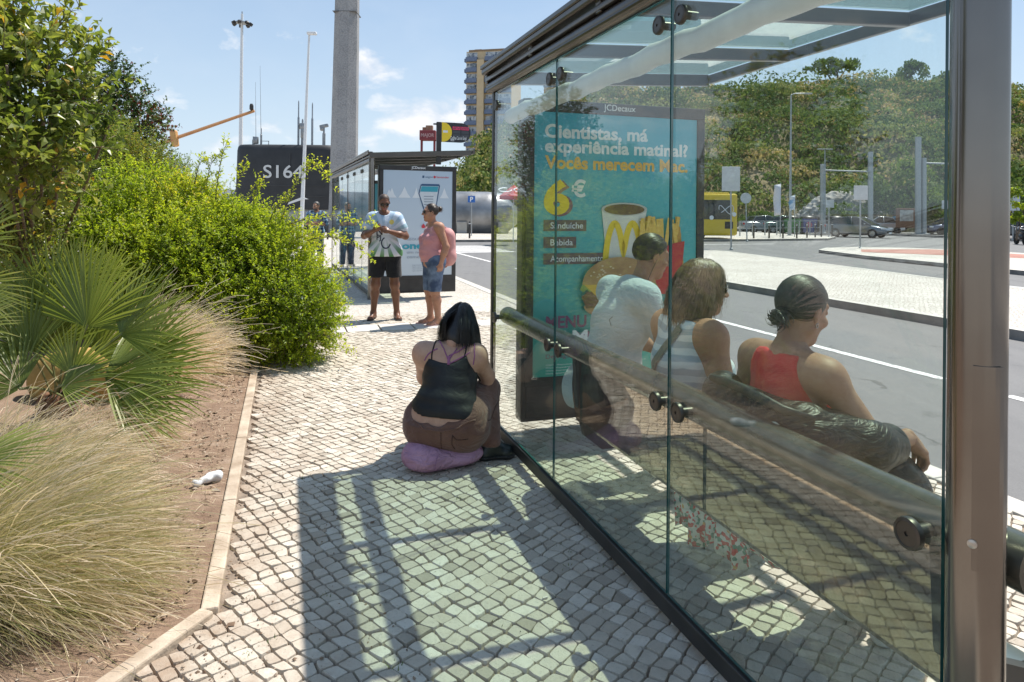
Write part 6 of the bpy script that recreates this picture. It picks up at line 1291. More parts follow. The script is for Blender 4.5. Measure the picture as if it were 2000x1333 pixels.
# big lime shrub right of the bed, spilling towards the path
b0 = gp(540, 690)
shrub('lime_shrub', 'large bright lime green shrub spilling over the path edge, left of the waiting couple', 'shrub',
      [EP(520, 590, 7.4, .66, .7, .60), EP(420, 500, 7.8, .75, .8, .58), EP(585, 610, 7.1, .38, .5, .42), EP(380, 570, 7.3, .6, .7, .7), EP(470, 460, 7.9, .48, .5, .34), EP(545, 500, 7.6, .40, .45, .36), EP(460, 650, 7.0, .55, .5, .36), EP(585, 665, 7.0, .32, .4, .22), EP(370, 410, 8.0, .40, .5, .34)],
      6400, .21, 12, .058, .027, LIME, 11, (b0.x, b0.y + .3, .03), lo=.5,
      extra=[(at(560, 440, 7.4), at(735, 440, 7.0), 26), (at(580, 560, 7.2), at(700, 545, 6.9), 22), (at(545, 440, 7.6), at(612, 318, 7.6), 24), (at(600, 320, 7.6), at(650, 368, 7.5), 12), (at(450, 420, 7.8), at(478, 330, 7.8), 18), (at(420, 390, 7.8), at(442, 282, 7.9), 20), (at(400, 380, 7.8), at(420, 310, 7.9), 16), (at(520, 450, 7.6), at(560, 395, 7.6), 14), (at(490, 430, 7.7), at(505, 360, 7.7), 14), (at(560, 480, 7.4), at(660, 470, 7.2), 18), (at(600, 470, 7.3), at(720, 500, 7.0), 22), (at(590, 610, 7.0), at(672, 600, 6.8), 16), (at(590, 660, 6.9), at(675, 690, 6.7), 14), (at(380, 360, 7.8), at(400, 315, 7.9), 12)])
b1 = gp(220, 640)
shrub('lime_shrub', 'broad yellow green shrub behind the fan palm', 'shrub',
      [EP(280, 430, 8.0, .85, .8, .62), EP(150, 440, 7.6, .75, .8, .6), EP(330, 520, 7.4, .6, .7, .6), EP(60, 430, 7.3, .55, .7, .55), EP(220, 530, 7.2, .7, .7, .55)],
      4400, .21, 12, .060, .028, LIME, 12, (b1.x, b1.y, .05), lo=.25, tonef=lambda P: np.clip(.40 + .22 * np.sin(P[:, 0] * 3.1) * np.sin(P[:, 1] * 2.7 + 1), 0, 1))
b2 = gp(250, 520)
b2_ = shrub('feathery_shrub', 'mid green fine leaved shrub rising above the lime shrubs', 'shrub', [EP(190, 300, 9.0, .62, .6, .42), EP(255, 340, 9.0, .55, .6, .5), EP(120, 310, 9.0, .4, .5, .35), EP(300, 400, 9.2, .7, .6, .6)],
      2600, .24, 12, .056, .020, MIDG, 13, (b2.x, b2.y, .1), lo=.2, upb=.7)
b3 = Vector((-9.3, 13.2, 0))
b3_ = shrub('berry_tree', 'dark green small tree with reddish sprigs against the sky', 'tree', [EP(205, 170, 13.0, .58, .65, .58), EP(245, 220, 13.0, .48, .65, .70), EP(290, 240, 13.2, .36, .5, .36), EP(265, 300, 13.2, .60, .65, .65), EP(180, 230, 13.0, .65, .65, .8), EP(230, 380, 13.0, .8, .7, .9)],
      1500, .26, 9, .095, .060, DARKG, 14, (b3.x + 1.6, b3.y, .1), lo=.15, trunk_r=.045, droop=.1, tj=.24, extra=[(at(250, 190, 13), at(240, 135, 13), 12), (at(285, 235, 13.2), at(325, 222, 13.2), 12), (at(215, 130, 13), at(205, 90, 13), 8), (at(270, 260, 13.1), at(325, 235, 13.2), 14)])
bt = gp(60, 640)
bt_ = shrub('broadleaf_tree', 'nearest tree with broad olive leaves at the upper left corner', 'tree', [EP(60, 170, 4.6, .40, .45, .36), EP(-40, 250, 4.4, .45, .5, .5), EP(110, 260, 4.8, .34, .4, .26), EP(-60, 90, 4.4, .4, .4, .4), EP(40, 320, 4.5, .38, .4, .26), EP(100, 120, 4.9, .28, .3, .22), EP(20, 60, 4.6, .22, .3, .20)],
      520, .25, 9, .108, .056, OLIVE, 15, (bt.x, bt.y, .1), lo=.2, trunk_r=.03, twig=.0035, droop=.3, tj=.2, extra=[(at(110, 210, 4.7), at(172, 180, 4.6), 9), (at(90, 110, 4.8), at(155, 20, 4.7), 12), (at(20, 60, 4.6), at(35, -20, 4.6), 9), (at(60, 330, 4.5), at(150, 270, 4.5), 10), (at(20, 350, 4.4), at(120, 340, 4.4), 10)])
be = gp(30, 560)
shrub('broadleaf_bush', 'yellowing bush beneath the broad leaved tree at the left edge', 'shrub', [EP(20, 400, 6.0, .45, .5, .36), EP(-60, 470, 5.6, .5, .5, .45), EP(60, 350, 6.2, .3, .4, .25)],
      900, .25, 10, .075, .030, OLIVE, 16, (be.x, be.y, .1), lo=.2, tonef=lambda P: np.full(len(P), .62))
for src, dx, dy, sc, lab in ((bt_, -2.9, -3.2, 1.25, 'broad leaved tree added outside the left edge to darken the shelter glass reflection'), (b3_, -2.6, -9.4, 1.0, 'dark tree added outside the left edge to darken the shelter glass reflection'), (b2_, -3.4, -6.0, 1.3, 'fine leaved shrub added outside the left edge to darken the shelter glass reflection')):
    c_ = copy_tree(src); c_.location = (src.location.x + dx, src.location.y + dy, 0); c_.scale = (sc, sc, sc * 1.1); c_['label'] = lab  # unseen copies added so the glass mirrors dark leaves instead of bright sky
# low weeds at the foot of the lime shrub
for i, (px, py, r_) in enumerate(((500, 705, .16), (440, 715, .13), (560, 700, .12))):
    q = gp(px, py); shrub('weed', ['leafy green weed at the foot of the lime shrub, on the soil edge', 'low weed on the bare soil left of the cobbles', 'small weed between lime shrub and cobbles'][i], 'weed', [((q.x, q.y, .08), (r_, r_, .10))], 60, .10, 8, .045, .022, MIDG, 20 + i, (q.x, q.y, .01), group='weeds under the shrub', lo=.1, trunk_r=.003, twig=.0015)

# ------------------------------------------------------------------ fan palms
PALM = leafmat('grey green palm leaf', [(0, (.10, .14, .028)), (.4, (.20, .26, .055)), (.75, (.33, .37, .10)), (1, (.56, .50, .24))], .40, rough=.40, spec=.55)
STALK = mat('palm stalk', (.13, .17, .06), (.22, .22, .09), 14, .6)
def palm_frond(hub, base, normal, axis, rad, g, parent, span=150, n=30, tone=.5):
    hub, base = np.array(hub, float), np.array(base, float); ax = np.array(axis, float); ax /= np.linalg.norm(ax); nm = np.array(normal, float); nm -= ax * (nm @ ax); nm /= np.linalg.norm(nm); sd = np.cross(ax, nm); off = np.array(parent.location)
    V = []; Fq = []; T = []; b = 0
    for i in range(n):
        a = R(span) * ((i + .5) / n - .5) + g.normal(0, .015); d = ax * math.cos(a) + sd * math.sin(a); pr = -ax * math.sin(a) + sd * math.cos(a)
        L = rad * (1 - .22 * (abs(a) / R(span / 2)) ** 2) * g.uniform(.90, 1.06); w0 = rad * R(span) / n * .42; sag = g.uniform(.04, .16) * (1.4 if g.random() < .15 else 1); cup = .10 * math.cos(a * 1.2)
        d2 = d + nm * (.12 + cup); d2 /= np.linalg.norm(d2); pts = []
        for q, (f, w) in enumerate(((.03, .15), (.28, .75), (.5, 1.0), (.75, .62), (1.0, .03))):
            c = hub + d2 * L * f - np.array([0, 0, 1.0]) * sag * L * f ** 2.5 + nm * .0; hw = w0 * w * .5 * (1.0)
            pts += [c - pr * hw + nm * hw * .55, c - nm * hw * .15, c + pr * hw + nm * hw * .55]
        V.append(np.array(pts)); 
        for q in range(4):
            for s in (0, 1): Fq.append([b + 3 * q + s, b + 3 * q + s + 1, b + 3 * q + s + 4, b + 3 * q + s + 3])
        tt = np.clip(tone + g.normal(0, .08) + np.repeat([-.05, -.02, 0, .06, .22], 3), 0, 1); T.append(tt); b += 15
    o = np_obj('frond', np.concatenate(V) - off, np.array(Fq), PALM, parent, smooth=False, tone=np.concatenate(T))
    mb = MB(); h, bs = Vector(hub - off), Vector(base - off); m_ = bs.lerp(h, .55) + Vector((0, 0, .08)); pts = [bs.lerp(m_, t).lerp(m_.lerp(h + Vector(d * 0) , t), t) for t in np.linspace(0, 1, 8)]; mb.tube(pts + [Vector(hub - off + ax * rad * .12)], [.009] * 8 + [.003], 6, flat=.6); mb.build('stalk', STALK, o, smooth=True)
def fan_palm(label, base, fronds, seed, trunk=True):
    g = np.random.default_rng(seed); t = empty('fan_palm', base, 0, label, 'palm')
    for (px, py, Y, ang, rad, tilt, span, tone) in fronds:
        hub = np.array(at(px, py, Y)); a = R(ang)   # ang: direction of the fan's axis as seen from the path, 90 = up
        ax = np.array([math.cos(a), 0.28 * math.sin(R(tilt * 3)), math.sin(a)]); nm = np.array([-.35 * math.cos(a), -math.cos(R(tilt)), math.sin(R(tilt)) + .25]); bb = np.array(base) + g.normal(0, .05, 3) * (1, 1, .3) + (0, 0, .10)
        palm_frond(hub, bb, nm, ax, rad, g, t, span, int(20 + rad * 20), tone)
    if trunk:
        mb = MB(); 
        for k in range(4): a = k * 1.7; mb.lathe([(.075, 0), (.08, .06), (.065, .14), (.03, .20), (0, .22)], 10, Matrix.Translation((.08 * math.cos(a), .08 * math.sin(a), -.02)) @ Matrix.Rotation(.25, 4, 'X'))
        mb.build('trunk', mat('fibrous palm trunk', (.10, .045, .025), (.22, .11, .06), 30, .95, bmp=.8, bscale=80), t)
    return t
pb = gp(120, 815)
fan_palm('large fan palm with grey green fronds standing in the bed beside the path', (pb.x, pb.y, .02),
    [(170, 640, 4.55, 80, .72, 20, 165, .45), (235, 655, 4.45, 42, .62, 25, 150, .42), (100, 610, 4.7, 108, .66, 20, 140, .40), (205, 735, 4.35, 12, .66, 35, 150, .40), (140, 735, 4.3, 75, .42, 25, 150, .52), (60, 690, 4.5, 130, .62, 15, 150, .30), (225, 790, 4.25, -8, .55, 40, 130, .45), (215, 540, 5.0, 80, .28, 10, 170, .55), (270, 700, 4.7, 25, .58, 20, 140, .48), (40, 760, 4.3, 155, .5, 20, 150, .34), (120, 755, 4.2, 20, .45, 40, 140, .42), (150, 560, 4.9, 60, .45, 10, 150, .55), (20, 640, 4.7, 85, .6, 15, 150, .36), (190, 690, 4.9, 60, .75, 15, 160, .38), (95, 690, 4.75, 100, .72, 15, 150, .35), (240, 745, 4.6, 5, .70, 30, 120, .36)], 31)
pl = at(-120, 1000, 2.7); 
fan_palm('close fan palm poking in from the left edge over the feather grass', (pl.x - .35, pl.y + .1, .05), [(-70, 905, 2.75, -2, .38, 50, 110, .62), (-95, 650, 3.3, 10, .36, 25, 120, .62), (-70, 480, 3.6, 25, .36, 20, 150, .45), (-60, 560, 3.5, -30, .30, 20, 120, .7)], 32, False)

# ------------------------------------------------------------------ feather grass
FEATH = leafmat('feather grass', [(0, (.13, .17, .04)), (.3, (.32, .34, .12)), (.5, (.54, .48, .25)), (.75, (.70, .58, .40)), (1, (.84, .72, .56))], .45, rough=.55, spec=.3, tint=(1, .95, .75))
def grass_tuft(label, base, n, L, wind, seed, spread=.10, tone0=.35, up=1.0, width=.0016, seedheads=.35, fan=.45, group='feather grass tufts'):
    g = np.random.default_rng(seed); t = empty('feather_grass', base, 0, label, 'grass tuft', group); K = 11
    az = g.uniform(0, 2 * math.pi, n); el = g.uniform(.25, 1.35, n); d = np.stack([np.cos(az) * np.cos(el), np.sin(az) * np.cos(el), np.sin(el) * up], 1); d += np.array(wind)[None] * g.uniform(.2, .9, (n, 1)) * fan; d /= np.linalg.norm(d, axis=1, keepdims=True)
    p = np.stack([np.cos(az), np.sin(az), np.zeros(n)], 1) * g.uniform(0, spread, (n, 1)); p[:, 2] = .0; Ls = L * g.uniform(.45, 1.1, n) * np.where(g.random(n) < .08, 1.32, 1); st = Ls / (K - 1); wn = np.array(wind); pts = [p.copy()]; dr = d.copy(); tw = g.normal(0, .06, (n, 3)); clump = np.floor(g.uniform(0, 26, n)); cg = np.random.default_rng(seed + 1).normal(0, .10, (26, 3)); tw += cg[clump.astype(int)]
    for k in range(K - 1):
        f = (k + 1) / K; dr = dr + (wn * .34 + np.array([0, 0, -.30 * f])) * (.35 + f) * .55 + tw * .55 + .05 * np.sin(k * 1.3 + clump)[:, None] * np.array([0.3, .2, 1.0]); dr /= np.linalg.norm(dr, axis=1, keepdims=True); p = p + dr * st[:, None]; low = p[:, 2] < .012; p[low, 2] = .012 + g.uniform(0, .015, low.sum()); pts.append(p.copy())
    Pn = np.stack(pts, 1); tan = np.gradient(Pn, axis=1); sd = np.cross(tan, np.array([.2, -1.0, .5])[None, None] + g.normal(0, .4, (n, 1, 3))); sd /= np.maximum(np.linalg.norm(sd, axis=2, keepdims=True), 1e-9)
    sh = (g.random(n) < seedheads)[:, None]; prof = np.linspace(1, .25, K)[None] + sh * np.where(np.linspace(0, 1, K) > .62, .9, 0)[None]
    w = (width * g.uniform(.6, 1.3, (n, 1)) * prof)[..., None]
    V = np.stack([Pn - sd * w, Pn + sd * w], 2).reshape(-1, 3); b = np.arange(n)[:, None] * (2 * K); Fq = np.concatenate([b + [2 * k, 2 * k + 1, 2 * k + 3, 2 * k + 2] for k in range(K - 1)])
    tn = np.clip(tone0 + .07 + g.normal(0, .17, (n, 1)) + .05 * np.sin(clump)[:, None] + np.linspace(-.12, .22, K)[None] + sh * np.linspace(0, .22, K)[None], 0, 1)
    o = np_obj('blades', V, Fq, FEATH, t, tone=np.repeat(tn.reshape(-1), 2)); return t
q = gp(-5, 1195); grass_tuft('largest feather grass tuft, nearest the camera at the lower left', (q.x, q.y, .02), 6000, .70, (1.0, .10, .16), 41, .08, .25, up=1.2, width=.0010)
q = gp(-120, 1130); grass_tuft('feather grass tuft half outside the left edge behind the nearest tuft', (q.x, q.y, .03), 2200, .62, (1.0, .1, .18), 42, .08, .30, up=1.2, width=.0010)
q = gp(10, 1050); grass_tuft('feather grass tuft in the second row, under the close palm fronds', (q.x, q.y, .03), 3400, .64, (1.0, .05, .14), 43, .09, .34, up=1.15, width=.0010)
q = gp(85, 985); grass_tuft('pale feather grass tuft in front of the large fan palm', (q.x, q.y, .03), 2400, .56, (1.0, .05, .14), 44, .09, .60, seedheads=.6, width=.0010)
q = gp(0, 940); grass_tuft('straw coloured feather grass tuft left of the large fan palm foot', (q.x, q.y, .03), 1200, .42, (1.0, .0, .1), 45, .08, .60, seedheads=.6, width=.0010)
q = gp(262, 770); grass_tuft('pinkish feather grass tuft leaning out from behind the fan palm', (q.x, q.y + .3, .03), 2400, .82, (1.0, .0, .26), 46, .12, .80, width=.0015, seedheads=.7, up=1.4)
q = gp(235, 880); grass_tuft('small dry feather grass tuft at the right of the palm foot', (q.x, q.y, .02), 1200, .40, (1.0, .0, .08), 47, .07, .70, seedheads=.6)
q = gp(120, 1195); grass_tuft('low flattened feather grass tuft beside the nearest tuft', (q.x, q.y, .02), 1500, .46, (1.0, .1, -.1), 48, .07, .30, width=.0010)
# yellow stone showing under the palm
q = gp(40, 845); V, Fq = sdf_geo([E((0, 0, .18), (.42, .20, .26)), E((.2, .05, .10), (.25, .18, .2)), CUT((0, 0, -.02), (0, 0, -1))], .02, .06, .006, (18, 18, 18), 5)
o = np_obj('boulder', V + np.array([q.x - .05, q.y + .75, 0]), Fq, mat('ochre rock', (.34, .22, .06), (.46, .31, .10), 5, .9, bmp=.6, bscale=20, bdist=.02), smooth=True); tag(o, 'ochre yellow boulder half hidden under the large fan palm', 'rock')
# litter
q = gp(405, 948); V, Fq = sdf_geo([C((-.05, -.03, .015), (.055, .03, .02), .016, .026), E((.03, .02, .022), (.035, .026, .022)), E((-.055, -.035, .014), (.02, .018, .014))], .004, .02, .0045, (80, 80, 60), 6)
o = np_obj('plastic_bag', V, Fq, mat('crumpled white plastic', (.62, .64, .66), (.72, .73, .74), 20, .35, bmp=.6, bscale=50, bdist=.006), None, smooth=True); o.location = (q.x, q.y, .02); o.rotation_euler = (0, 0, R(20)); tag(o, 'crumpled white plastic wrapper lying on the soil beside the edging', 'litter')
lf = gp(1808, 612, ZR); V, Fq = sdf_geo([E((0, 0, .02), (.14, .05, .018)), E((.08, .03, .03), (.06, .05, .02))], .008, .02, .006, (60, 60, 50), 6)
o = np_obj('dry_leaf', V, Fq, mat('dry brown leaf', (.30, .18, .08), (.48, .34, .2), 20, .8), None, smooth=True); o.location = (lf.x, lf.y, ZR + .004); o.rotation_euler = (0, 0, R(-20)); tag(o, 'crumpled brown dry leaf on the asphalt against the median kerb', 'leaf')
# ------------------------------------------------------------------ hill across the junction
def ridge_px(x): return np.interp(x, [850, 885, 900, 925, 960, 1000, 1100, 1180, 1300, 1450, 1600, 1750, 1850, 2000, 2300, 2900], [432, 400, 372, 335, 285, 245, 205, 186, 178, 172, 166, 160, 160, 176, 190, 200])
def hill():
    g = np.random.default_rng(50); xs = np.linspace(850, 2900, 150); nt_ = 46; V = []; YF, YR = 64.0, 92.0
    for x in xs:
        f = np.array(at(x, 430, YF)); rdg = np.array(at(x, float(ridge_px(x)), YR))
        for q in range(nt_):
            t = q / (nt_ - 1)
            if t <= .72:
                s = t / .72; y = f[1] + (rdg[1] - f[1]) * s; xx = f[0] + (rdg[0] - f[0]) * s; prof = s ** .72 * .9 + .1 * s; z = -0.2 + (rdg[2] + .2) * prof
                bump_ = math.sin(xx * .35 + y * .6) * .6 + math.sin(xx * .9 - y * .4) * .4 + g.normal(0, .25); z += bump_ * math.sin(s * math.pi) * min(1, rdg[2] / 8); y += math.sin(xx * .28) * 1.4 * math.sin(s * math.pi)
            else: s = (t - .72) / .28; y = rdg[1] + 90 * s; xx = rdg[0] * (1 + s * .9); z = rdg[2] + s * 1.5 - .15 * s * s * 10
            V.append((xx, y, max(z, -.3)))
    n = len(xs); Fq = [(i * nt_ + q, (i + 1) * nt_ + q, (i + 1) * nt_ + q + 1, i * nt_ + q + 1) for i in range(n - 1) for q in range(nt_ - 1)]
    m, nt, b, out = newmat('dry scrubby hillside'); p = nt.obj(); f = nt.noise(p, .22, 8, .65); f2 = nt.noise(p, 1.3, 6, .7)
    c = nt.ramp(f, [(.3, (.12, .14, .05)), (.5, (.24, .20, .10)), (.62, (.38, .28, .17)), (.75, (.44, .37, .27))]); c = nt.mix(nt.math('MULTIPLY_ADD', f2, 1.8, -.6, clamp=True), nt.mix(.5, c, (.08, .085, .04)), c); nt.l.new(c, b.inputs['Base Color']); b.inputs['Roughness'].default_value = .95; bump(nt, b, f2, .8, .3)
    o = np_obj('hill', np.array(V), np.array(Fq), m, smooth=True); tag(o, 'steep scrub covered hill across the road', 'hill', kind='structure'); return np.array(V).reshape(n, nt_, 3)
HV = hill()
def blob_leaves(g, c, r, n, size, flat=.8):
    d = g.normal(size=(n, 3)); d /= np.linalg.norm(d, axis=1, keepdims=True); d[:, 2] = np.abs(d[:, 2]) * .95 - .15
    p = np.array(c) + d * np.array(r) * g.uniform(.72, 1.06, (n, 1)); nr = d + g.normal(0, .32, (n, 3)); dr = g.normal(size=(n, 3)); dr[:, 2] += .5; dr -= nr * (dr * nr).sum(1, keepdims=True) / (nr * nr).sum(1, keepdims=True)
    return p, dr, nr, size * g.uniform(.6, 1.4, n)
SCRUB = leafmat('hillside scrub leaf', [(0, (.055, .10, .033)), (.25, (.11, .175, .055)), (.5, (.20, .255, .085)), (.7, (.38, .35, .15)), (.85, (.58, .44, .25)), (1, (.62, .44, .27))], .35, rough=.8, spec=.15)
def scrub():
    g = np.random.default_rng(51); B = []; D = []; N = []; L = []; T = []; n, nt_, _ = HV.shape; last = int(.72 * (nt_ - 1))
    for k in range(1800):
        i = int(g.uniform(0, n * .62)) if k % 6 else int(g.uniform(0, n * .12)); q = min(last, int(last * g.uniform(0.03, 1.04) ** .8)); c = HV[i, q] + g.normal(0, .5, 3) * (1, 1, .2); s_ = q / last
        if HV[i, last][2] < 1: continue
        zone = .5 + .5 * math.sin(c[0] * .21 + 1.3) * math.sin(c[2] * .45 + c[0] * .1); dry = g.random() < (.17 + .40 * s_ * zone + (.25 if s_ > .93 else 0)); r = g.lognormal(.12, .45) * (.75 if dry else 1.25); r = min(r, 3.4); rr = (r * g.uniform(.9, 1.4), r, r * g.uniform(.6, .95)); nl = int(60 + 48 * r)
        p, dr, nr, ln = blob_leaves(g, c, rr, nl, .25 + .06 * r); B.append(p); D.append(dr); N.append(nr); L.append(ln); T.append(np.clip((.82 if dry else g.choice([.12, .30, .42, .55])) + g.normal(0, .08, nl), 0, 1))
    A = leaf_arrays(np.concatenate(B), np.concatenate(D), np.concatenate(N), np.concatenate(L), np.concatenate(L) * .62, np.concatenate(T), .15, .1)
    o = np_obj('hillside_scrub', A[0], A[1], SCRUB, tone=A[2]); tag(o, 'green and dry brown scrub covering the hillside', 'scrub', kind='stuff')
scrub()
def far_tree(label, base, blobs, m, seed, size=.32, dens=90, trunk=.2, group=None, name='tree'):
    g = np.random.default_rng(seed); t = empty(name, base, 0, label, 'tree', group); B = []; D = []; N = []; L = []; T = []; mb = MB(); off = np.array(base)
    for (c, r) in blobs:
        for k in range(7):
            c2 = np.array(c) + g.normal(0, .42, 3) * np.array(r); r2 = np.array(r) * g.uniform(.35, .6); nl = int(dens * max(1, r2[0] * r2[2]) / 1.0); p, dr, nr, ln = blob_leaves(g, c2, r2, nl, size); B.append(p); D.append(dr); N.append(nr); L.append(ln); T.append(np.clip(g.uniform(.1, .7) + g.normal(0, .12, nl), 0, 1))
        mb.tube([(0, 0, 0), tuple((np.array(c) - off) * .5 + g.normal(0, .1, 3)), tuple(np.array(c) - off)], [trunk, trunk * .7, trunk * .25], 7)
    A = leaf_arrays(np.concatenate(B), np.concatenate(D), np.concatenate(N), np.concatenate(L), np.concatenate(L) * .6, np.concatenate(T), .2, .1)
    np_obj('crown', A[0] - off, A[1], m, t, tone=A[2]); mb.build('trunk', BARK, t, smooth=True); return t
FT = leafmat('far tree leaf', [(0, (.05, .095, .025)), (.5, (.13, .20, .05)), (1, (.25, .31, .085))], .4, rough=.7, spec=.2)
def pt(px, py, Y): return tuple(at(px, py, Y))
far_tree('broad green tree on the ridge, left of the smaller ridge tree', pt(1635, 170, 93), [(pt(1612, 140, 93), (2.0, 2, 1.3)), (pt(1650, 138, 93), (2.0, 2, 1.4)), (pt(1632, 128, 93), (1.5, 2, 1.0))], FT, 60, .5, 60, group='ridge trees')
far_tree('small tree on the ridge just left of the bronze post', pt(1775, 168, 93), [(pt(1780, 140, 93), (1.6, 1.5, 1.5)), (pt(1758, 154, 93), (1.2, 1, .7)), (pt(1784, 130, 93), (1.0, 1, .8))], FT, 61, .45, 60, group='ridge trees')
far_tree('tree on the ridge right behind the bronze post', pt(1850, 170, 93), [(pt(1850, 152, 93), (1.5, 1.5, 1.1))], FT, 62, .45, 60, group='ridge trees')
far_tree('large rounded tree at the foot of the hill behind the parked car', pt(1765, 448, 60), [(pt(1720, 375, 60), (2.4, 2, 2.0)), (pt(1775, 365, 60), (2.6, 2, 2.2)), (pt(1815, 385, 60), (1.8, 2, 1.9)), (pt(1740, 400, 60), (2.2, 2, 1.5))], FT, 63, .38, 90)
far_tree('dusty green bush at the hill foot left of the shelter wall', pt(925, 430, 66), [(pt(905, 375, 66), (1.8, 2, 1.6)), (pt(945, 350, 66), (2.2, 2, 1.9)), (pt(930, 395, 65), (2.2, 2, 1.3))], SCRUB, 65, .34, 80, name='bush')
for i, (px, py) in enumerate(((1465, 448), (1640, 440), (1850, 445))):
    far_tree(['low bush behind the railing at the hill foot, near the bus', 'low bush at the hill foot left of the recycling bins', 'low bush at the hill foot near the tram poles'][i], pt(px, py, 59), [(pt(px, py - 22, 59), (1.9, 1.5, 1.0)), (pt(px + 25, py - 15, 59), (1.4, 1.3, .8))], FT, 66 + i, .3, 70, .06, name='bush')
# grey rock face and retaining blocks at the foot of the hill
p0 = at(1640, 425, 62.5); V, Fq = sdf_geo([E((0, 0, 1.0), (3.2, 1.4, 2.6)), E((-2.2, -.2, .5), (2.2, 1.3, 1.6)), E((2.0, .2, 1.4), (1.8, 1.2, 1.9)), CUT((0, 0, -.3), (0, 0, -1))], .16, .8, .16, (1.6, 1.6, 2.2), 7)
o = np_obj('rock_outcrop', V, Fq, mat('pale grey rock', (.22, .21, .20), (.42, .40, .37), .9, .9, bmp=.8, bscale=2.5, bdist=.2), smooth=True); o.location = (p0.x, p0.y, 0); tag(o, 'pale grey rock outcrop at the foot of the hill', 'rock')

# ------------------------------------------------------------------ tower block
def tower():
    Y = 185.0; s = Y / F; z_top = at(940, 95, Y).z; x0 = at(910, 250, Y).x; wd = 12.6; dep = 11
    t = empty('apartment_tower', (x0, Y, 0), R(-14), 'tall beige apartment tower with blue balcony bands behind the hill', 'building'); wallm = mat('beige render', (.56, .43, .26), (.62, .48, .31), 1.2, .9)
    blue = mat('blue balcony band', (.13, .17, .26), (.17, .21, .31), 2, .7); win = mat('window glass and shutters', (.10, .13, .17), (.52, .54, .55), .9, .3, contrast=(.42, .58)); wht = mat('white window frame', (.62, .63, .63), rough=.6)
    mb = MB(); mb.box((wd / 2, dep / 2, (z_top - 1) / 2), (wd, dep, z_top - 1)); mb.build('wall', wallm, t)
    mb = MB(); mb.box((4.3, -.5, (z_top - 3.5) / 2), (1.9, 1.6, z_top - 3.5)); mb.build('stair_tower', wallm, t)
    mb = MB(); mb.box((wd / 2 + .4, dep / 2, z_top - .8), (wd - .6, dep + .3, .45)); mb.box((2.2, dep / 2, z_top - .3), (2.0, 4, 1.4)); mb.build('roof', mat('brown roof slab', (.28, .19, .12), rough=.9), t)
    fh = 2.86; nf = int((z_top - 2) / fh)
    for k in range(nf):
        z = z_top - 2.4 - k * fh
        if z < 12: break
        for xa, xb in ((.05, 3.2), (5.4, wd)):
            mb = MB(); mb.box(((xa + xb) / 2, -.45, z - .75), (xb - xa, 1.2, 1.0), bev=.03); mb.box(((xa + xb) / 2, -.4, z - 1.3), (xb - xa + .1, 1.35, .12)); mb.build('balcony', blue, t)
            fr = MB(); fr.box(((xa + xb) / 2, -.02, z + .40), (xb - xa - .2, .10, 1.35)); f = fr.build('window', wht, t); pn = MB(); nn = max(2, int((xb - xa) / .75))
            for q in range(nn): pn.box((xa + .1 + (q + .5) * (xb - xa - .2) / nn, -.08 - (.5 if (k * 3 + q) % 5 < 2 else 0), z + .40), ((xb - xa - .2) / nn - .12, .05, 1.15))
            pn.build('pane', win, f)
        mb = MB(); mb.box((-.35, dep / 2, z - .75), (.9, dep * .9, .9)); mb.build('balcony', blue, t)
        fr = MB(); fr.box((-.04, dep / 2, z + .4), (.1, dep * .8, 1.3)); f = fr.build('window', win, t)
    # lower wing seen through the shelter roof
    w2 = empty('apartment_wing', (at(1062, 200, Y + 8).x, Y + 8, 0), R(-14), 'lower beige apartment block beside the tower, seen through the shelter glass', 'building'); zt2 = at(1150, 152, Y + 8).z; wl = 26
    mb = MB(); mb.box((wl / 2, 6, zt2 / 2), (wl, 12, zt2)); mb.build('wall', wallm, w2)
    for k in range(6):
        z = zt2 - 1.8 - k * fh; mb = MB(); mb.box((wl / 2, -.4, z - .7), (wl, 1.0, .8)); mb.build('balcony', blue, w2)
        fr = MB(); fr.box((wl / 2, -.05, z + .45), (wl - 1, .1, 1.3)); f = fr.build('window', wht, w2); pn = MB()
        for q in range(16): pn.box((1 + (q + .5) * (wl - 2) / 16, -.12, z + .45), ((wl - 2) / 16 - .3, .06, 1.1))
        pn.build('pane', win, f)
tower()
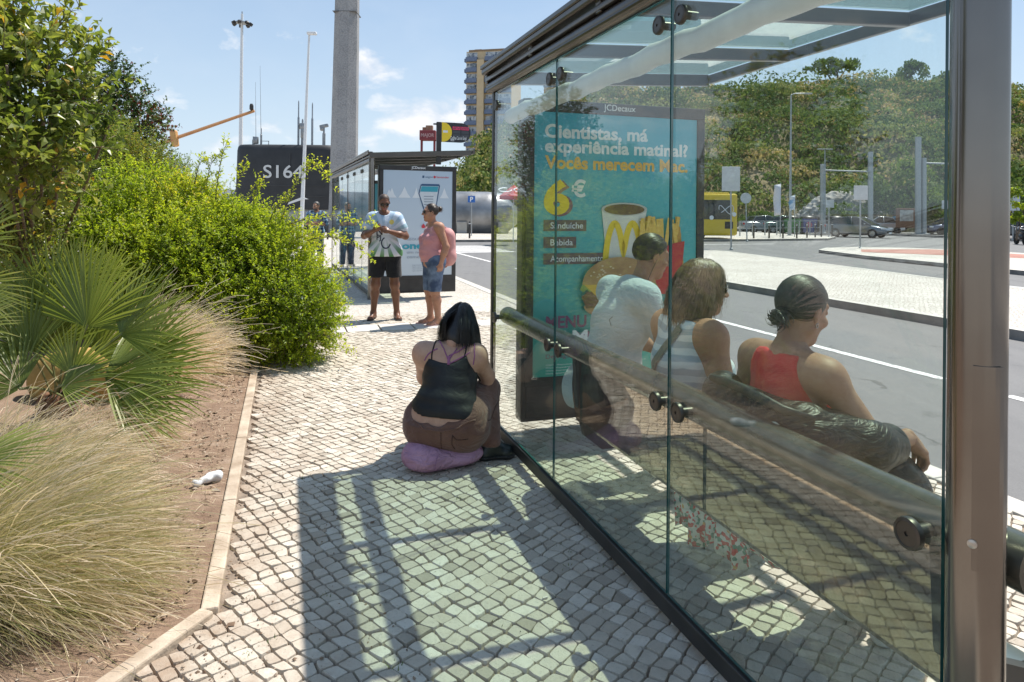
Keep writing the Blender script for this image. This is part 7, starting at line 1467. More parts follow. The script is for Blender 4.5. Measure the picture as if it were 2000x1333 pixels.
# ------------------------------------------------------------------ submarine on show in its dock
def submarine():
    Y = 46.0; a, b_ = at(452, 280, Y), at(652, 400, Y); hull_z0, hull_z1 = at(700, 453, Y).z, at(700, 400, Y).z
    t = empty('submarine', (a.x, Y, 0), 0, 'black museum submarine lying beyond the plaza, its sail lettered S164', 'submarine'); wd = b_.x - a.x; zt, zb = a.z, at(452, 408, Y).z
    blk = mat('matt black sail paint', (.018, .019, .021), (.030, .031, .034), 1.5, .55, bmp=.15, bscale=3, bdist=.03); grey = mat('weathered hull plates', (.16, .165, .17), (.36, .37, .38), .8, .38, metal=.55, bmp=.3, bscale=2.2, bdist=.05)
    # sail: rounded plan, slightly raked ends
    n = 44; prof = []
    for k in range(n):
        an = 2 * math.pi * k / n; ex = .42; prof.append((wd / 2 + (wd / 2) * math.copysign(abs(math.cos(an)) ** ex, math.cos(an)), .95 * math.copysign(abs(math.sin(an)) ** .75, math.sin(an))))
    mb = MB(); lev = [(zb, 1.04, 1.05), ((zb + zt) / 2, 1.01, 1.0), (zt - .42, 1.0, .92), (zt - .15, .985, .84), (zt - .02, .95, .66), (zt, .90, .5)]; vs = []
    for z, sx, sy in lev: vs += [(wd / 2 + (p[0] - wd / 2) * sx, 1.2 + p[1] * sy, z) for p in prof]
    mb.add(vs, [(i * n + k, i * n + (k + 1) % n, (i + 1) * n + (k + 1) % n, (i + 1) * n + k) for i in range(len(lev) - 1) for k in range(n)] + [tuple(range((len(lev) - 1) * n, len(lev) * n))]); sail = mb.build('sail', blk, t, smooth=True, auto=50)
    mb = MB()
    for z in (zb + (zt - zb) * .36, zb + (zt - zb) * .20): mb.box((wd * .62, .225, z), (wd * .55, .03, .03))
    mb.box((wd * .56, .235, (zt + zb) / 2 + .9), (.03, .03, 1.4)); mb.box((wd * .86, .22, zt - 1.3), (.8, .03, .05)); mb.build('panel_seams', mat('seam grey', (.05, .052, .056), rough=.6), sail)  # thin grey strips for the plate seams
    V, Fc = text_geo('S164', 1.22, .012, width=at(590, 330, Y).x - at(512, 330, Y).x); x_ = at(512, 330, Y).x - a.x; z_ = at(520, 347, Y).z
    mb = MB(); mb.add([(x_ + v[0], .215, z_ + v[1]) for v in V], Fc); mb.build('hull_number', mat('pale grey lettering', (.55, .57, .58), rough=.6), sail)
    # pressure hull and casing: long round body
    L0, L1 = at(380, 430, Y).x - a.x, at(1012, 430, Y).x - a.x; r = (hull_z1 - hull_z0) / 2 + .75; zc = hull_z0 + r - .5; N = 26; prof2 = []
    mb = MB(); pts = []; rad = []
    for i in range(40): f_ = i / 39; pts.append((L0 - 22 + (L1 - L0 + 22) * f_, 2.2, zc)); rad.append(r * (1 - max(0, f_ - .96) ** 2 * 560) ** .5 if f_ > .96 else r * min(1, .25 + f_ * 4))
    mb.tube(pts, rad, 30); mb.build('hull', grey, t, smooth=True)
    mb = MB(); zc2 = hull_z1; mb.box(((L0 + L1) / 2, 2.0, zc2 - .28), (L1 - L0 - .8, 2.6, .75), bev=.2); mb.build('deck_casing', grey, t)
    mb = MB()
    for k in range(8): mb.box((L0 + 1 + k * (L1 - L0 - 2) / 7, 2.0, .2), (.7, 3.2, 1.2), bev=.05)
    mb.build('dock_cradle', mat('concrete cradle', (.3, .29, .27), (.4, .39, .36), 2, .9), t)
    stl = mat('grey periscope steel', (.20, .21, .22), (.34, .35, .36), 8, .4, metal=.6)
    def mast(px, y0, w, name='mast', extra=None):
        p1, p0 = at(px, y0, Y + 1), at(px, 284, Y + 1); mb = MB(); h_ = p1.z - p0.z; mb.lathe([(w, -.3), (w, h_ * .62), (w * .62, h_ * .64), (w * .55, h_ * .95), (w * .25, h_)], 10, Matrix.Translation((p0.x - a.x, 1.2, p0.z)))
        if extra: extra(mb, p0.x - a.x, p0.z, h_)
        mb.build(name, stl, t, smooth=True, auto=40)
    mast(581, 196, .075); mast(608, 200, .075); mast(589, 232, .11, 'periscope', lambda mb, x, z, h: (mb.box((x, 1.2, z + h * .72), (.38, .3, .42), bev=.06), mb.box((x + .02, 1.2, z + .9), (.28, .28, .8), bev=.06)))
    mast(631, 246, .11, 'radar_mast', lambda mb, x, z, h: (mb.box((x, 1.2, z + h), (.62, .18, .24), Matrix.Rotation(R(-12), 3, 'Y'), .06), mb.box((x - .12, 1.2, z + h * .86), (.3, .25, .3), bev=.08)))
    mast(508, 250, .07, 'mast', lambda mb, x, z, h: (mb.box((x - .35, 1.2, z + .35), (.3, .3, .5), bev=.06), mb.box((x + .3, 1.2, z + .3), (.5, .04, .04)), mb.box((x + .52, 1.2, z + .15), (.04, .04, .3))))
    mast(493, 266, .09, 'periscope')
    for px, yt in ((506, 128), (497, 160)):
        p1, p0 = at(px, yt, Y + 1), at(px + (2 if px > 500 else 1), 284, Y + 1); mb = MB(); mb.tube([(p0.x - a.x, 1.2, p0.z), (p1.x - a.x, 1.2, p1.z)], [.02, .008], 5); mb.build('whip_aerial', stl, t)
submarine()
# ------------------------------------------------------------------ tall concrete pylon
Y = 40.0; p0, p1 = at(648, 300, Y), at(697, 300, Y); w_ = p1.x - p0.x; px_ = (p0.x + p1.x) / 2
py_m, nt, b, out = newmat('dimpled grey concrete'); o_ = nt.obj(); vo = nt.new('ShaderNodeTexVoronoi', inp={'Scale': 14.0}); nt.l.new(o_, vo.inputs['Vector']); f = nt.noise(o_, .9, 5)
c = nt.mix(nt.math('MULTIPLY_ADD', vo.outputs['Distance'], 1.5, -.2, clamp=True), (.33, .33, .335), (.21, .21, .215)); c = nt.mix(nt.math('MULTIPLY_ADD', f, 1.4, -.55, clamp=True), c, (.40, .40, .40)); nt.l.new(c, b.inputs['Base Color']); b.inputs['Roughness'].default_value = .9; bump(nt, b, vo.outputs['Distance'], .5, .05)
pyl = empty('concrete_pylon', (px_, Y, 0), 0, 'tall grey concrete pylon rising behind the farther shelter', 'pylon'); mb = MB(); r_ = w_ / 2; prof = [(r_ * math.cos(R(22.5 + 45 * k)) / math.cos(R(22.5)), r_ * math.sin(R(22.5 + 45 * k)) / math.cos(R(22.5))) for k in range(8)]
sh = (at(677, 0, Y).x - at(671, 300, Y).x) / (at(677, 0, Y).z - at(671, 300, Y).z); zb_ = 0; vs = []
for z, s in ((0, 1.12), (2.0, 1.03), (16, .86)): vs += [(p[0] * s + sh * (z - 4.8), p[1] * s, z) for p in prof]
mb.add(vs, [(i * 8 + k, i * 8 + (k + 1) % 8, i * 8 + 8 + (k + 1) % 8, i * 8 + 8 + k) for i in range(2) for k in range(8)] + [tuple(range(16, 24))]); mb.build('shaft', py_m, pyl)
mb = MB(); mb.box((sh * 8.1, 0, 13.0), (w_ * .92, w_ * .92, .03)); mb.build('joint_band', mat('joint grey', (.12, .12, .12), rough=.9), pyl)  # thin dark grey band at the shaft joint
# ------------------------------------------------------------------ lamps, masts, cranes
GALV = mat('galvanised steel', (.30, .32, .33), (.40, .42, .43), 12, .5, metal=.5); WHT = mat('white painted steel', (.62, .63, .64), (.70, .71, .72), 10, .5)
def pole(name, label, cat, px0, py0, px1, py1, Y, r0, r1, m=None, parts=(), group=None):
    """upright pole from the ground to the sight line of its top"""
    top = at(px1, py1, Y); bx = at(px0, py0, Y).x; t = empty(name, (bx, Y, 0), 0, label, cat, group); mb = MB(); dx = top.x - bx; mb.tube([(0, 0, -.05), (dx * .5, 0, top.z * .5), (dx, 0, top.z)], [r0, (r0 + r1) / 2, r1], 10); mb.lathe([(r0 * 2.2, -.05), (r0 * 2.2, .03), (r0, .05)], 10); mb.build('pole', m or GALV, t, smooth=True, auto=40)
    for fn in parts: fn(t, dx, top.z)
    return t
def flood(t, x, z):
    mb = MB(); mb.lathe([(.7, -.05), (.7, .05)], 16, Matrix.Translation((x, 0, z - .9))); mb.lathe([(.06, -.9), (.06, .25)], 8, Matrix.Translation((x, 0, z))); mb.build('ring', GALV, t)
    for k in range(7):
        an = 2 * math.pi * k / 7 + .3; mb = MB(); mb.box((x + .85 * math.cos(an), .85 * math.sin(an), z - 1.0), (.36, .32, .32), Matrix.Rotation(an, 3, 'Z') @ Matrix.Rotation(R(35), 3, 'Y'), .06); mb.build('floodlight', M['dark_metal'], t)
pole('floodlight_mast', 'tall floodlight mast left of the submarine sail', 'light mast', 469, 410, 473, 28, 70, .26, .12, WHT, [flood])
pole('floodlight_mast', 'distant floodlight mast just above the berry tree', 'light mast', 249, 410, 249, 140, 95, .26, .12, WHT, [flood])
def lamp_head(side=1):
    def f(t, x, z):
        mb = MB(); mb.box((x + .12 * side, 0, z + .05), (.42, .24, .13), bev=.04); mb.build('lamp_head', WHT, t)
    return f
def wind(t, x, z):
    mb = MB()
    mb.add([(-.55, -.14, 1.75), (-.50, -.14, 1.85), (.1, -.14, 2.1), (.35, -.14, 2.0), (.1, -.14, 1.98)], [(0, 4, 2, 1), (4, 3, 2)]); o = mb.build('torn_banner', WHT, t); s = o.modifiers.new('s', 'SOLIDIFY'); s.thickness = .03
pole('street_lamp', 'slender white street lamp in front of the submarine sail', 'street lamp', 588, 425, 604, 68, 30, .10, .045, WHT, [lamp_head(), wind])
# orange crane jib above the shrubs
Y = 55; pA, pB = at(318, 279, Y), at(497, 217, Y); crn = empty('crane', (pA.x - 6, Y, 0), 0, 'orange brown crane jib rising above the shrubs', 'crane'); ora = mat('weathered orange paint', (.36, .17, .07), (.44, .23, .10), 3, .7)
o0 = Vector((pA.x - 6, Y, 0)); mb = MB(); dj = (pB - pA).normalized(); p_st = pA - dj * 6
mb.tube([p_st - o0, pB - o0], [.17, .12], 4); mb.build('jib', ora, crn); mb = MB(); mb.box(pA + dj * 1.0 - o0, (.55, .5, 1.35), Matrix.Rotation(R(-8), 3, 'Y'), .15); mb.build('jib_bracket', mat('orange bracket', (.50, .27, .09), (.58, .33, .12), 3, .6), crn); mb = MB(); mb.lathe([(.05, 0), (.16, .1), (.16, .4), (.1, .55)], 10, Matrix.Translation(pB - dj * .25 - o0 + Vector((0, 0, .1)))); mb.build('sheave', M['dark_metal'], crn)
mb = MB(); mb.box((0, 0, p_st.z / 2), (.9, .9, p_st.z), bev=.05); mb.build('tower', ora, crn)
# red harbour gantry behind the stop flag
Y = 160; q = at(836, 300, Y); har = empty('harbour_crane', (q.x, Y, 0), 0, 'dark red harbour crane far off behind the stop flag', 'crane'); rd = mat('dark red crane paint', (.20, .035, .045), (.26, .05, .06), 1, .7); z0, z1 = at(836, 275, Y).z, at(836, 256, Y).z
mb = MB(); mb.box((0, 0, (z0 + z1) / 2), (3.7, 3, z1 - z0), bev=.1); mb.build('beam', rd, har); 
for s in (-1, 1): mb = MB(); mb.box((s * 1.5, 0, z0 / 2), (.5, .5, z0)); mb.build('leg', rd, har)
mb = MB(); mb.box((.3, 0, z1 + .6), (1.6, 1.6, 1.2), bev=.1); mb.box((-.9, 0, z1 + .4), (.8, 1.0, .8), bev=.1); mb.build('machine_house', mat('rust brown housing', (.28, .13, .07), (.3, .2, .14), 2, .8), har)
V, Fc = text_geo('MAJOR', 1.1, .03, 'CENTER', width=None); mb = MB(); mb.add([(v[0] * .9, -1.56, (z0 + z1) / 2 - .4 + v[1]) for v in V], Fc); mb.build('lettering', flatm('pale red lettering', (.5, .3, .3)), har)
# poles and signs across the road, each on its own
pole('street_lamp', 'tall grey street lamp on the far plaza in front of the hill', 'street lamp', 1543, 455, 1545, 186, 48, .10, .05, GALV, [lambda t, x, z: (lambda mb: (mb.tube([(x, 0, z), (x + .25, 0, z + .1), (x + 1.1, 0, z + .12)], .04, 6), mb.box((x + 1.2, 0, z + .1), (.55, .2, .1), bev=.03), mb.build('lamp_arm', GALV, t)))(MB())])
pole('street_lamp', 'double headed street lamp behind the tram poles', 'street lamp', 1611, 440, 1611, 292, 58, .07, .04, GALV, [lambda t, x, z: (lambda mb: (mb.box((x - .3, 0, z), (.7, .15, .08), bev=.02), mb.box((x + .3, 0, z), (.7, .15, .08), bev=.02), mb.build('lamp_head', GALV, t)))(MB())])
TG = 'tram line poles'
for px, yb, yt, w, lab in ((1607, 440, 321, .22, 'thick steel tram pole left of the recycling bins'), (1700, 455, 297, .20, 'dark tram pole directly behind the silver car'), (1793, 462, 268, .23, 'tallest steel tram pole, on the kerb right of the silver car'), (1804, 460, 309, .20, 'shorter steel tram pole close beside the tallest one')):
    pole('tram_pole', lab, 'pole', px, yb, px, yt, 55, w, w, GALV, [], TG)
sp0, sp1 = at(1607, 333, 55), at(1700, 336, 55); t = empty('tram_span_bar', tuple(sp0), 0, 'horizontal steel bar between two tram poles', 'bar'); mb = MB(); mb.tube([(0, 0, 0), sp1 - sp0], .06, 8); mb.build('bar', GALV, t); 
sp0, sp1 = at(1804, 319, 55), at(1862, 321, 55); t = empty('tram_span_bar', tuple(sp0), 0, 'horizontal steel arm reaching right from the shorter tram pole', 'bar'); mb = MB(); mb.tube([(0, 0, 0), sp1 - sp0], .07, 8); mb.build('bar', GALV, t)
def plate(px0, py0, px1, py1, Y, m):
    def f(t, x, z):
        a, b_ = at(px0, py0, Y), at(px1, py1, Y); mb = MB(); mb.box(((a.x + b_.x) / 2 - t.location.x, -.07, (a.z + b_.z) / 2), (b_.x - a.x, .03, a.z - b_.z), bev=.012); mb.build('sign_plate', m, t)
    return f
SGN = mat('pale grey sign back', (.50, .52, .53), (.58, .60, .61), 5, .5)
pole('road_sign', 'large pale rectangular road sign seen from behind, on the cobbled median tip', 'road sign', 1428, 489, 1427, 325, 29.5, .035, .035, GALV, [plate(1409, 326, 1444, 374, 29.5, SGN)])
pole('road_sign', 'square pale road sign seen from behind on the traffic island', 'road sign', 1680, 482, 1680, 362, 31, .035, .035, GALV, [plate(1666, 363, 1693, 391, 31, SGN)])
pole('road_sign', 'small pale road sign between the lamp and the silver car', 'road sign', 1619, 450, 1619, 390, 46, .035, .035, GALV, [plate(1612, 391, 1628, 406, 46, SGN)])
pole('road_sign', 'pale road sign at the right just left of the bronze post', 'road sign', 1845, 462, 1845, 391, 46, .035, .035, GALV, [plate(1838, 392, 1852, 409, 46, SGN)])
pole('road_sign', 'round grey road sign seen from behind near the bus', 'road sign', 1459, 468, 1456, 377, 38, .035, .035, GALV, [lambda t, x, z: (lambda mb: (mb.lathe([(.30, -.015), (.30, .015), (0, .016)], 20, Matrix.Translation((x, -.06, z - .3)) @ Matrix.Rotation(R(90), 4, 'X')), mb.build('sign_plate', SGN, t)))(MB())])
pole('road_sign', 'pale rectangular road sign right of the bronze post', 'road sign', 1978, 465, 1978, 366, 44, .035, .035, GALV, [plate(1969, 367, 1990, 412, 44, SGN)])
blu = flatm('blue sign face', (.02, .12, .42)); 
def pface(t, x, z):
    a, b_ = at(914, 383, 42), at(928, 396, 42); mb = MB(); mb.box(((a.x + b_.x) / 2 - t.location.x, -.06, (a.z + b_.z) / 2), (b_.x - a.x, .03, a.z - b_.z), bev=.01); p = mb.build('sign_plate', blu, t)
    V, Fc = text_geo('P', .40, .02, 'CENTER'); mb = MB(); mb.add([(v[0] + (a.x + b_.x) / 2 - t.location.x, -.079, (a.z + b_.z) / 2 - .14 + v[1]) for v in V], Fc); mb.build('lettering', M['white_ink'], p)
pole('parking_sign', 'blue parking sign with a white P in front of the hull', 'road sign', 921, 455, 921, 382, 42, .03, .03, GALV, [pface])
# bollards, one by one
BG = 'metal bollards on the plaza'; bo = None
def bollard(px, py, h, label):
    global bo
    q = gp(px, py)
    if bo is None:
        bo = empty('bollard', (q.x, q.y, 0), 0, label, 'bollard', BG); mb = MB(); mb.lathe([(.05, 0), (.05, .90), (.042, .94), (.02, .955), (0, .957)], 12); mb.build('post', M['dark_metal'], bo, smooth=True, auto=40); mb = MB(); mb.lathe([(.052, .80), (.052, .86)], 12); mb.build('band', SGN, bo); o = bo
    else: o = copy_tree(bo)
    o.location = (q.x, q.y, 0); o['label'] = label
for i, (px, py) in enumerate(((1472, 466), (1502, 466), (1529, 466), (1556, 466), (1576, 465), (1592, 464), (1604, 463), (1625, 463))): bollard(px, py, 1, ['bollard just behind the yellow bus, first of the row along the far plaza', 'second bollard from the bus in the far plaza row', 'third bollard from the bus in the far plaza row', 'fourth bollard from the bus in the far plaza row', 'fifth bollard from the bus in the far plaza row', 'sixth bollard from the bus in the far plaza row', 'bollard second from the right end of the far plaza row', 'bollard at the right end of the far plaza row'][i])
for i, (px, py) in enumerate(((917, 466), (548, 470), (570, 478), (640, 468), (690, 470))): bollard(px, py, 1, ['lone bollard right of the farther shelter, in front of the hull', 'bollard showing through the shrub tips before the hull', 'nearer bollard showing through the shrub tips', 'bollard left of the farther shelter near the checked shirt man', 'bollard seen through the farther shelter glass'][i])
# railing by the bus
p0, p1 = at(1445, 448, 46), at(1640, 440, 54); rl = empty('railing', (p0.x, p0.y, 0), math.atan2(p1.y - p0.y, p1.x - p0.x), 'low grey green railing behind the far plaza bollards', 'railing'); Lr = (p1 - p0).xy.length
mb = MB(); mb.box((Lr / 2, 0, 1.0), (Lr, .05, .05)); mb.box((Lr / 2, 0, .5), (Lr, .04, .04)); mb.build('rails', GALV, rl)
for k in range(10): mb = MB(); mb.box((k * Lr / 9, 0, .5), (.06, .06, 1.02)); mb.build('post', GALV, rl)
# banners
def flag(px0, py0, px1, py1, Y, label, tint, basepy):
    a, b_ = at(px0, py0, Y), at(px1, py1, Y); t = empty('banner', (b_.x, Y, 0), 0, label, 'banner', 'tall banners on the far plaza'); mb = MB(); mb.tube([(0, 0, 0), (0, 0, a.z + .1)], .03, 8); mb.build('pole', GALV, t)
    vs = []; w = a.x - b_.x
    for i in range(9): z = b_.z + (a.z - b_.z) * i / 8; vs += [(0, -.03, z), (w * .5, -.03 - .06 * math.sin(i * 1.1), z - .03), (w, -.03 - .1 * math.sin(i * .9 + 1), z - .07)]
    mb = MB(); mb.add(vs, [(3 * i + j, 3 * i + j + 1, 3 * i + j + 4, 3 * i + j + 3) for i in range(8) for j in (0, 1)]); o = mb.build('cloth', tint, t, smooth=True); s = o.modifiers.new('s', 'SOLIDIFY'); s.thickness = .015
flag(1511, 360, 1524, 420, 45, 'white banner on a pole near the bus', mat('white banner cloth', (.62, .63, .72), (.7, .7, .74), 1.5, .8), 460)
flag(1541, 382, 1552, 410, 45, 'small blue and white banner on the tall street lamp', mat('blue white banner cloth', (.12, .3, .55), (.66, .7, .74), 1.8, .8, contrast=(.45, .55)), 460)
# red parasol beyond the near shelter's far end
q = at(1003, 400, 34); par = empty('parasol', (q.x, 34, 0), 0, 'red cafe parasol with white swirls seen through the shelter glass', 'parasol'); zt_ = at(1003, 361, 34).z; zb2 = at(1003, 384, 34).z
mb = MB(); rp = (at(1032, 384, 34).x - at(975, 384, 34).x) / 2; n = 8; vs = [(0, 0, zt_)]
for k in range(n): an = 2 * math.pi * k / n; vs.append((rp * math.cos(an), rp * math.sin(an), zb2))
for k in range(n): an = 2 * math.pi * k / n; vs.append((rp * 1.0 * math.cos(an), rp * 1.0 * math.sin(an), zb2 - .16))
mb.add(vs, [(0, 1 + k, 1 + (k + 1) % n) for k in range(n)] + [(1 + k, 9 + k, 9 + (k + 1) % n, 1 + (k + 1) % n) for k in range(n)]); redc = mat('red parasol cloth', (.55, .02, .03), (.46, .018, .024), 3, .7); cnp = mb.build('canopy', redc, par); s = cnp.modifiers.new('s', 'SOLIDIFY'); s.thickness = .01
mb = MB(); mb.tube([(0, 0, 0), (0, 0, zt_ + .1)], .025, 8); mb.build('pole', WHT, par)
nrm = Vector((0, -(zt_ - zb2), -rp * .92)).normalized()
for sx in (-.45, .3):
    c = [(sx + .36 * math.cos(R(a)) * (1 - a / 900), .5 + .17 * math.sin(R(a))) for a in range(0, 330, 22)]; mb = MB(); vs = []
    for i, (x, f_) in enumerate(c):
        for d_ in (-.035, .035): ff = f_ + d_; vs.append((x + d_ * .5, -rp * .93 * ff - .02, zt_ + (zb2 - zt_) * ff + .03))
    mb.add(vs, [(2 * i, 2 * i + 1, 2 * i + 3, 2 * i + 2) for i in range(len(c) - 1)]); mb.build('swirl', M['white_ink'], cnp)

# ------------------------------------------------------------------ vehicles
TYRE = mat('tyre rubber', (.02, .02, .02), rough=.8); RIM = mat('alloy rim', (.35, .36, .37), rough=.3, metal=.9); CGL = mat('dark car glass', (.02, .026, .03), rough=.05, spec=.8)
LAMP = mat('clear lamp glass', (.6, .62, .64), rough=.1); REDL = mat('red tail lamp', (.4, .02, .02), rough=.2)
def wheel(parent, x, y, r, w):
    mb = MB(); Mx = Matrix.Translation((x, y, r)) @ Matrix.Rotation(R(90), 4, 'X'); mb.lathe([(r * .62, -w / 2), (r * .94, -w / 2), (r, -w * .3), (r, w * .3), (r * .94, w / 2), (r * .62, w / 2), (r * .62, -w / 2)], 24, Mx); o = mb.build('wheel', TYRE, parent, smooth=True, auto=40)
    mb = MB(); mb.lathe([(0, -w * .42), (r * .2, -w * .44), (r * .62, -w * .36), (r * .64, 0), (r * .62, w * .36), (r * .2, w * .44), (0, w * .42)], 20, Mx); mb.build('rim', RIM, o, smooth=True, auto=40)
def car(label, loc, rz, paint, L=4.4, Wd=1.78, Hh=1.46, group=None, wagon=False):
    """nose towards +x"""
    t = empty('parked_car', loc, rz, label, 'car', group); h = L / 2
    # cross sections along x: (x, half width, z bottom, z shoulder)
    secs = [(-h, .62, .42, .80), (-h + .12, .80, .28, .93), (-h + .55, .88, .22, .98), (-.6, .89, .20, .96), (.4, .89, .20, .94), (1.05, .885, .20, .90), (h - .55, .86, .22, .80), (h - .15, .76, .28, .68), (h, .55, .38, .58)]
    vs = []; ring = 10
    for x, w, zb, zs in secs: vs += [(x, -w * .85, zb), (x, -w, zb + .12), (x, -w, (zb + zs) / 2), (x, -w * .97, zs - .06), (x, -w * .88, zs), (x, w * .88, zs), (x, w * .97, zs - .06), (x, w, (zb + zs) / 2), (x, w, zb + .12), (x, w * .85, zb)]
    n = len(secs); mb = MB(); mb.add(vs, [(i * ring + k, i * ring + (k + 1) % ring, (i + 1) * ring + (k + 1) % ring, (i + 1) * ring + k) for i in range(n - 1) for k in range(ring)] + [tuple(range(ring))[::-1], tuple(range((n - 1) * ring, n * ring))]); bd = mb.build('body', paint, t, smooth=True, auto=45)
    rb = -h + (.25 if wagon else .75); cab = [(rb, .74, .92), (rb + .35, .66, Hh - .10), (-.35, .64, Hh), (.25, .64, Hh - .03), (1.15, .76, .90)]; vs = []
    for x, w, z in cab: vs += [(x, -w - .06 * (z < 1), z), (x, w + .06 * (z < 1), z)]
    # cabin: glass house with painted roof
    top = cab[1:4]; V = [(rb, -.80, .92), (rb, .80, .92), (1.15, -.80, .88), (1.15, .80, .88)] + [(x, s * w, z) for x, w, z in top for s in (-1, 1)]
    mb = MB(); mb.add(V, [(0, 1, 5, 4), (3, 2, 8, 9), (0, 4, 6, 8, 2), (1, 3, 9, 7, 5), (4, 5, 7, 6), (6, 7, 9, 8)]); mb.build('window_glass', CGL, t)
    mb = MB(); mb.add([(x, s * (w + .012), z + .012) for x, w, z in top for s in (-1, 1)], [(0, 1, 3, 2), (2, 3, 5, 4)]); r_ = mb.build('roof', paint, t); s_ = r_.modifiers.new('s', 'SOLIDIFY'); s_.thickness = .03
    mb = MB()
    for s in (-1, 1): mb.tube([(1.16, s * .80, .90), (.25, s * .655, Hh - .02), (-.35, s * .655, Hh + .005), (rb + .35, s * .67, Hh - .09), (rb, s * .80, .93)], .03, 6); mb.tube([(-.15, s * .835, .93), (-.2, s * .66, Hh)], .028, 6)
    mb.build('pillars', paint, t, smooth=True)
    for x in (-h + .85, h - .85):
        for s in (-1, 1): wheel(t, x, s * (Wd / 2 - .1), .325, .22)
    for s in (-1, 1):
        mb = MB(); mb.box((h - .22, s * .60, .66), (.30, .34, .13), Matrix.Rotation(s * R(-28), 3, 'Z'), .04); mb.build('headlight', LAMP, t); mb = MB(); mb.box((-h + .08, s * .66, .80), (.10, .28, .16), bev=.03); mb.build('tail_light', REDL, t); mb = MB(); mb.box((.78, s * .95, .98), (.12, .18, .13), bev=.04); mb.build('mirror', paint, t)
    mb = MB(); mb.box((h - .03, 0, .45), (.12, .95, .20), bev=.03); mb.build('grille', M['black_rubber'], t); mb = MB(); mb.box((h + .02, 0, .36), (.03, .5, .11)); mb.build('number_plate', M['white_ink'], t); return t
def paintm(n, c): return mat(n, c, rough=.22, metal=.35, coat=.8)
cp = at(1676, 460, 49); car('silver grey estate car crossing the junction before the hill', (cp.x, 49, ZR), R(-48), paintm('silver grey car paint', (.16, .18, .20)), 4.2, wagon=True)
CG = 'cars parked along the hill foot'
for px, Y, c, rz, lab in ((1492, 57, (.22, .24, .25), 4, 'pale grey car parked behind the railing nearest the bus'), (1530, 57, (.10, .16, .15), 3, 'dark green car parked behind the railing under the banner'), (1712, 58, (.55, .56, .57), 182, 'white car parked behind the dark tram pole'), (1858, 57, (.05, .07, .14), 175, 'dark blue car parked just left of the bronze post'), (1975, 50, (.04, .042, .045), 170, 'black car parked right of the bronze post')):
    q = at(px, 440, Y); car(lab, (q.x, Y, ZR), R(rz), paintm('car paint', c), 4.2, group=CG)
# yellow bus
Y = 40.5; q = at(1441, 470, Y); bus = empty('bus', (q.x, Y, ZR), R(4), 'yellow bus with a dark window band, partly behind the advert panel', 'bus'); yel = mat('bus yellow paint', (.66, .46, .015), (.70, .50, .02), 2, .28, coat=.6); Lb = 10.5; zt_ = at(1430, 379, Y).z - ZR
mb = MB(); mb.box((-Lb / 2, 1.25, (zt_ + .32) / 2), (Lb, 2.5, zt_ - .32), bev=.14); mb.build('body', yel, bus)
mb = MB(); mb.box((-Lb / 2 - .1, -.012, zt_ - .95), (Lb - .75, .03, 1.15), bev=.01); wb = mb.build('window_band', CGL, bus)
mb = MB(); mb.box((-Lb / 2, 1.25, zt_ + .04), (Lb - 1.0, 2.2, .10), bev=.03); mb.build('roof_pod', yel, bus)
mb = MB(); pts = [(-.55 - .62 * math.cos(t_) - .12 * t_ + .9 * 0, -.034, zt_ - .95 + .26 * math.sin(t_ * 2.2)) for t_ in np.linspace(0, 4.6, 30)]; mb.tube(pts, .022, 5)
mb.lathe([(.0, 0), (.13, 0), (.13, .012), (0, .014)], 14, Matrix.Translation((-.25, -.03, zt_ - 1.22)) @ Matrix.Rotation(R(90), 4, 'X')); mb.lathe([(.0, 0), (.13, 0), (.13, .012), (0, .014)], 14, Matrix.Translation((-1.62, -.03, zt_ - 1.42)) @ Matrix.Rotation(R(90), 4, 'X')); mb.build('white_doodle', M['white_ink'], wb)
for x in (-2.4, -7.9):
    for y in (.2, 2.3): wheel(bus, x, y, .48, .3)
mb = MB(); mb.box((-.01, .3, .75), (.06, .25, .3), bev=.02); mb.build('tail_light', REDL, bus); mb = MB(); mb.box((.01, 1.25, zt_ - .9), (.04, 2.0, .9), bev=.02); mb.build('rear_window', CGL, bus); mb = MB(); mb.box((-.55, -.005, .95), (.5, .03, .42), bev=.01); mb.build('vent_grille', M['dark_metal'], bus)
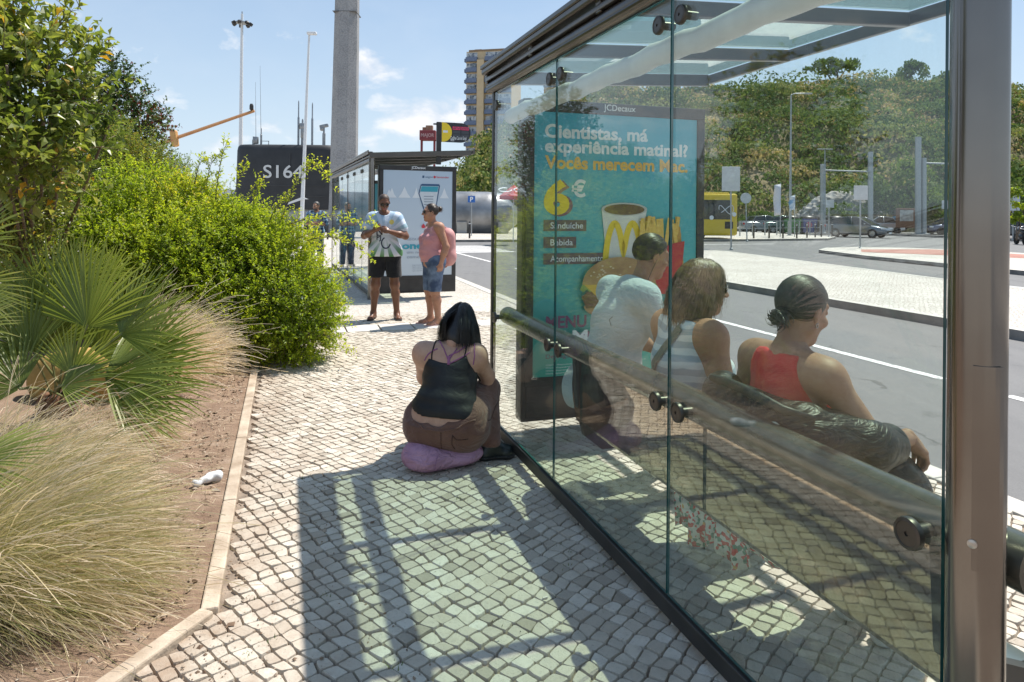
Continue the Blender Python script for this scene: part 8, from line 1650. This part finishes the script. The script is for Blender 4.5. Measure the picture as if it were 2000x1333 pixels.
# recycling bins
BNG = 'recycling bins along the hill foot'
for i, (px, c, lab) in enumerate(((1546, (.10, .28, .10), 'green recycling bin, left end of the bin row'), (1577, (.04, .08, .30), 'blue recycling bin in the bin row'), (1604, (.05, .055, .06), 'dark grey recycling bin marked V3 beside the blue bin'), (1632, (.035, .04, .042), 'black recycling bin behind the silver car'), (1748, (.03, .24, .36), 'small cyan bin right of the silver car'))):
    Y = 56 if i < 4 else 58; q = at(px, 440, Y); t = empty('recycling_bin', (q.x, Y, ZR), 0, lab, 'bin', BNG); w = 1.15 if i < 4 else .62; hh_ = 1.25; mc = mat('bin plastic', c, tuple(x * .8 for x in c), 4, .5)
    mb = MB(); mb.add([(-w / 2 * .9, -.45, .12), (w / 2 * .9, -.45, .12), (w / 2 * .9, .45, .12), (-w / 2 * .9, .45, .12), (-w / 2, -.55, hh_), (w / 2, -.55, hh_), (w / 2, .55, hh_), (-w / 2, .55, hh_)], [(3, 2, 1, 0), (4, 5, 6, 7), (0, 1, 5, 4), (1, 2, 6, 5), (2, 3, 7, 6), (3, 0, 4, 7)]); mb.build('tub', mc, t)
    lt = M['dark_metal'] if i != 4 else mc; mb = MB(); mb.lathe([(w * .54, 0), (w * .5, .12), (w * .3, .24), (0, .28)], 18, Matrix.Translation((0, 0, hh_)) @ Matrix.Diagonal((1, .95, 1, 1))); mb.build('lid', lt, t, smooth=True)
    if i == 2: V, Fc = text_geo('V3', .42, .02, 'CENTER'); mb = MB(); mb.add([(v[0], -.54, .55 + v[1]) for v in V], Fc); mb.build('lettering', M['white_ink'], t)
    if i == 1: mb = MB(); mb.lathe([(0, 0), (.26, 0), (.26, .01), (0, .012)], 16, Matrix.Translation((-.1, -.53, .75)) @ Matrix.Rotation(R(90), 4, 'X')); mb.build('round_logo', flatm('red bin mark', (.4, .05, .12)), t)
# notice board
q = at(1772, 440, 56); t = empty('notice_board', (q.x, 56, 0), 0, 'brown notice board with a torn white poster at the hill foot', 'notice board'); mb = MB(); mb.box((0, 0, 1.25), (1.9, .1, 1.6), bev=.03); mb.build('board', mat('brown board', (.18, .085, .05), (.24, .12, .07), 3, .8), t); mb = MB(); mb.box((-.1, -.06, 1.45), (1.1, .01, .9)); mb.build('poster', flatm('torn poster', (.6, .58, .55), (.3, .28, .26), 4), t)
for s in (-1, 1): mb = MB(); mb.box((s * .85, 0, .25), (.1, .1, .55)); mb.build('leg', M['dark_metal'], t)
# motorcycle right of the post
q = gp(1990, 474); mt = empty('motorcycle', (q.x + .1, q.y, ZR), R(70), 'dark motorcycle parked at the right edge beyond the bronze post', 'motorcycle')
for x in (-.7, .7): wheel(mt, x, 0, .32, .14)
V, Fq = sdf_geo([C((-.45, 0, .72), (.15, 0, .80), .12, .16), C((.1, 0, .82), (.45, 0, .92), .15, .10), C((-.2, 0, .45), (.25, 0, .45), .17, .2), C((.5, 0, .95), (.68, 0, .35), .05), C((-.3, 0, .5), (-.7, 0, .32), .06)], .03, .08); np_obj('frame', V, Fq, mat('black motorcycle paint', (.02, .02, .022), rough=.3, coat=.5), mt, smooth=True)
mb = MB(); mb.tube([(.42, -.36, 1.08), (.50, -.1, 1.0), (.50, .1, 1.0), (.42, .36, 1.08)], .02, 8); mb.build('handlebar', M['steel'], mt, smooth=True); mb = MB(); mb.lathe([(0, 0), (.1, .02), (.1, .1), (.04, .16)], 14, Matrix.Translation((.66, 0, .88)) @ Matrix.Rotation(R(-90), 4, 'Y')); mb.build('headlight', LAMP, mt, smooth=True)
V, Fq = sdf_geo([E((-.25, 0, .86), (.38, .14, .07))], .025, .05); np_obj('seat', V, Fq, M['black_rubber'], mt, smooth=True)
# sapling right of the post
far_tree('thin yellow green sapling at the right edge beyond the post', pt(1985, 470, 30), [(pt(1982, 395, 30), (.35, .35, .7)), (pt(1990, 425, 30), (.3, .3, .5))], LIME, 70, .10, 130, .03, name='sapling')
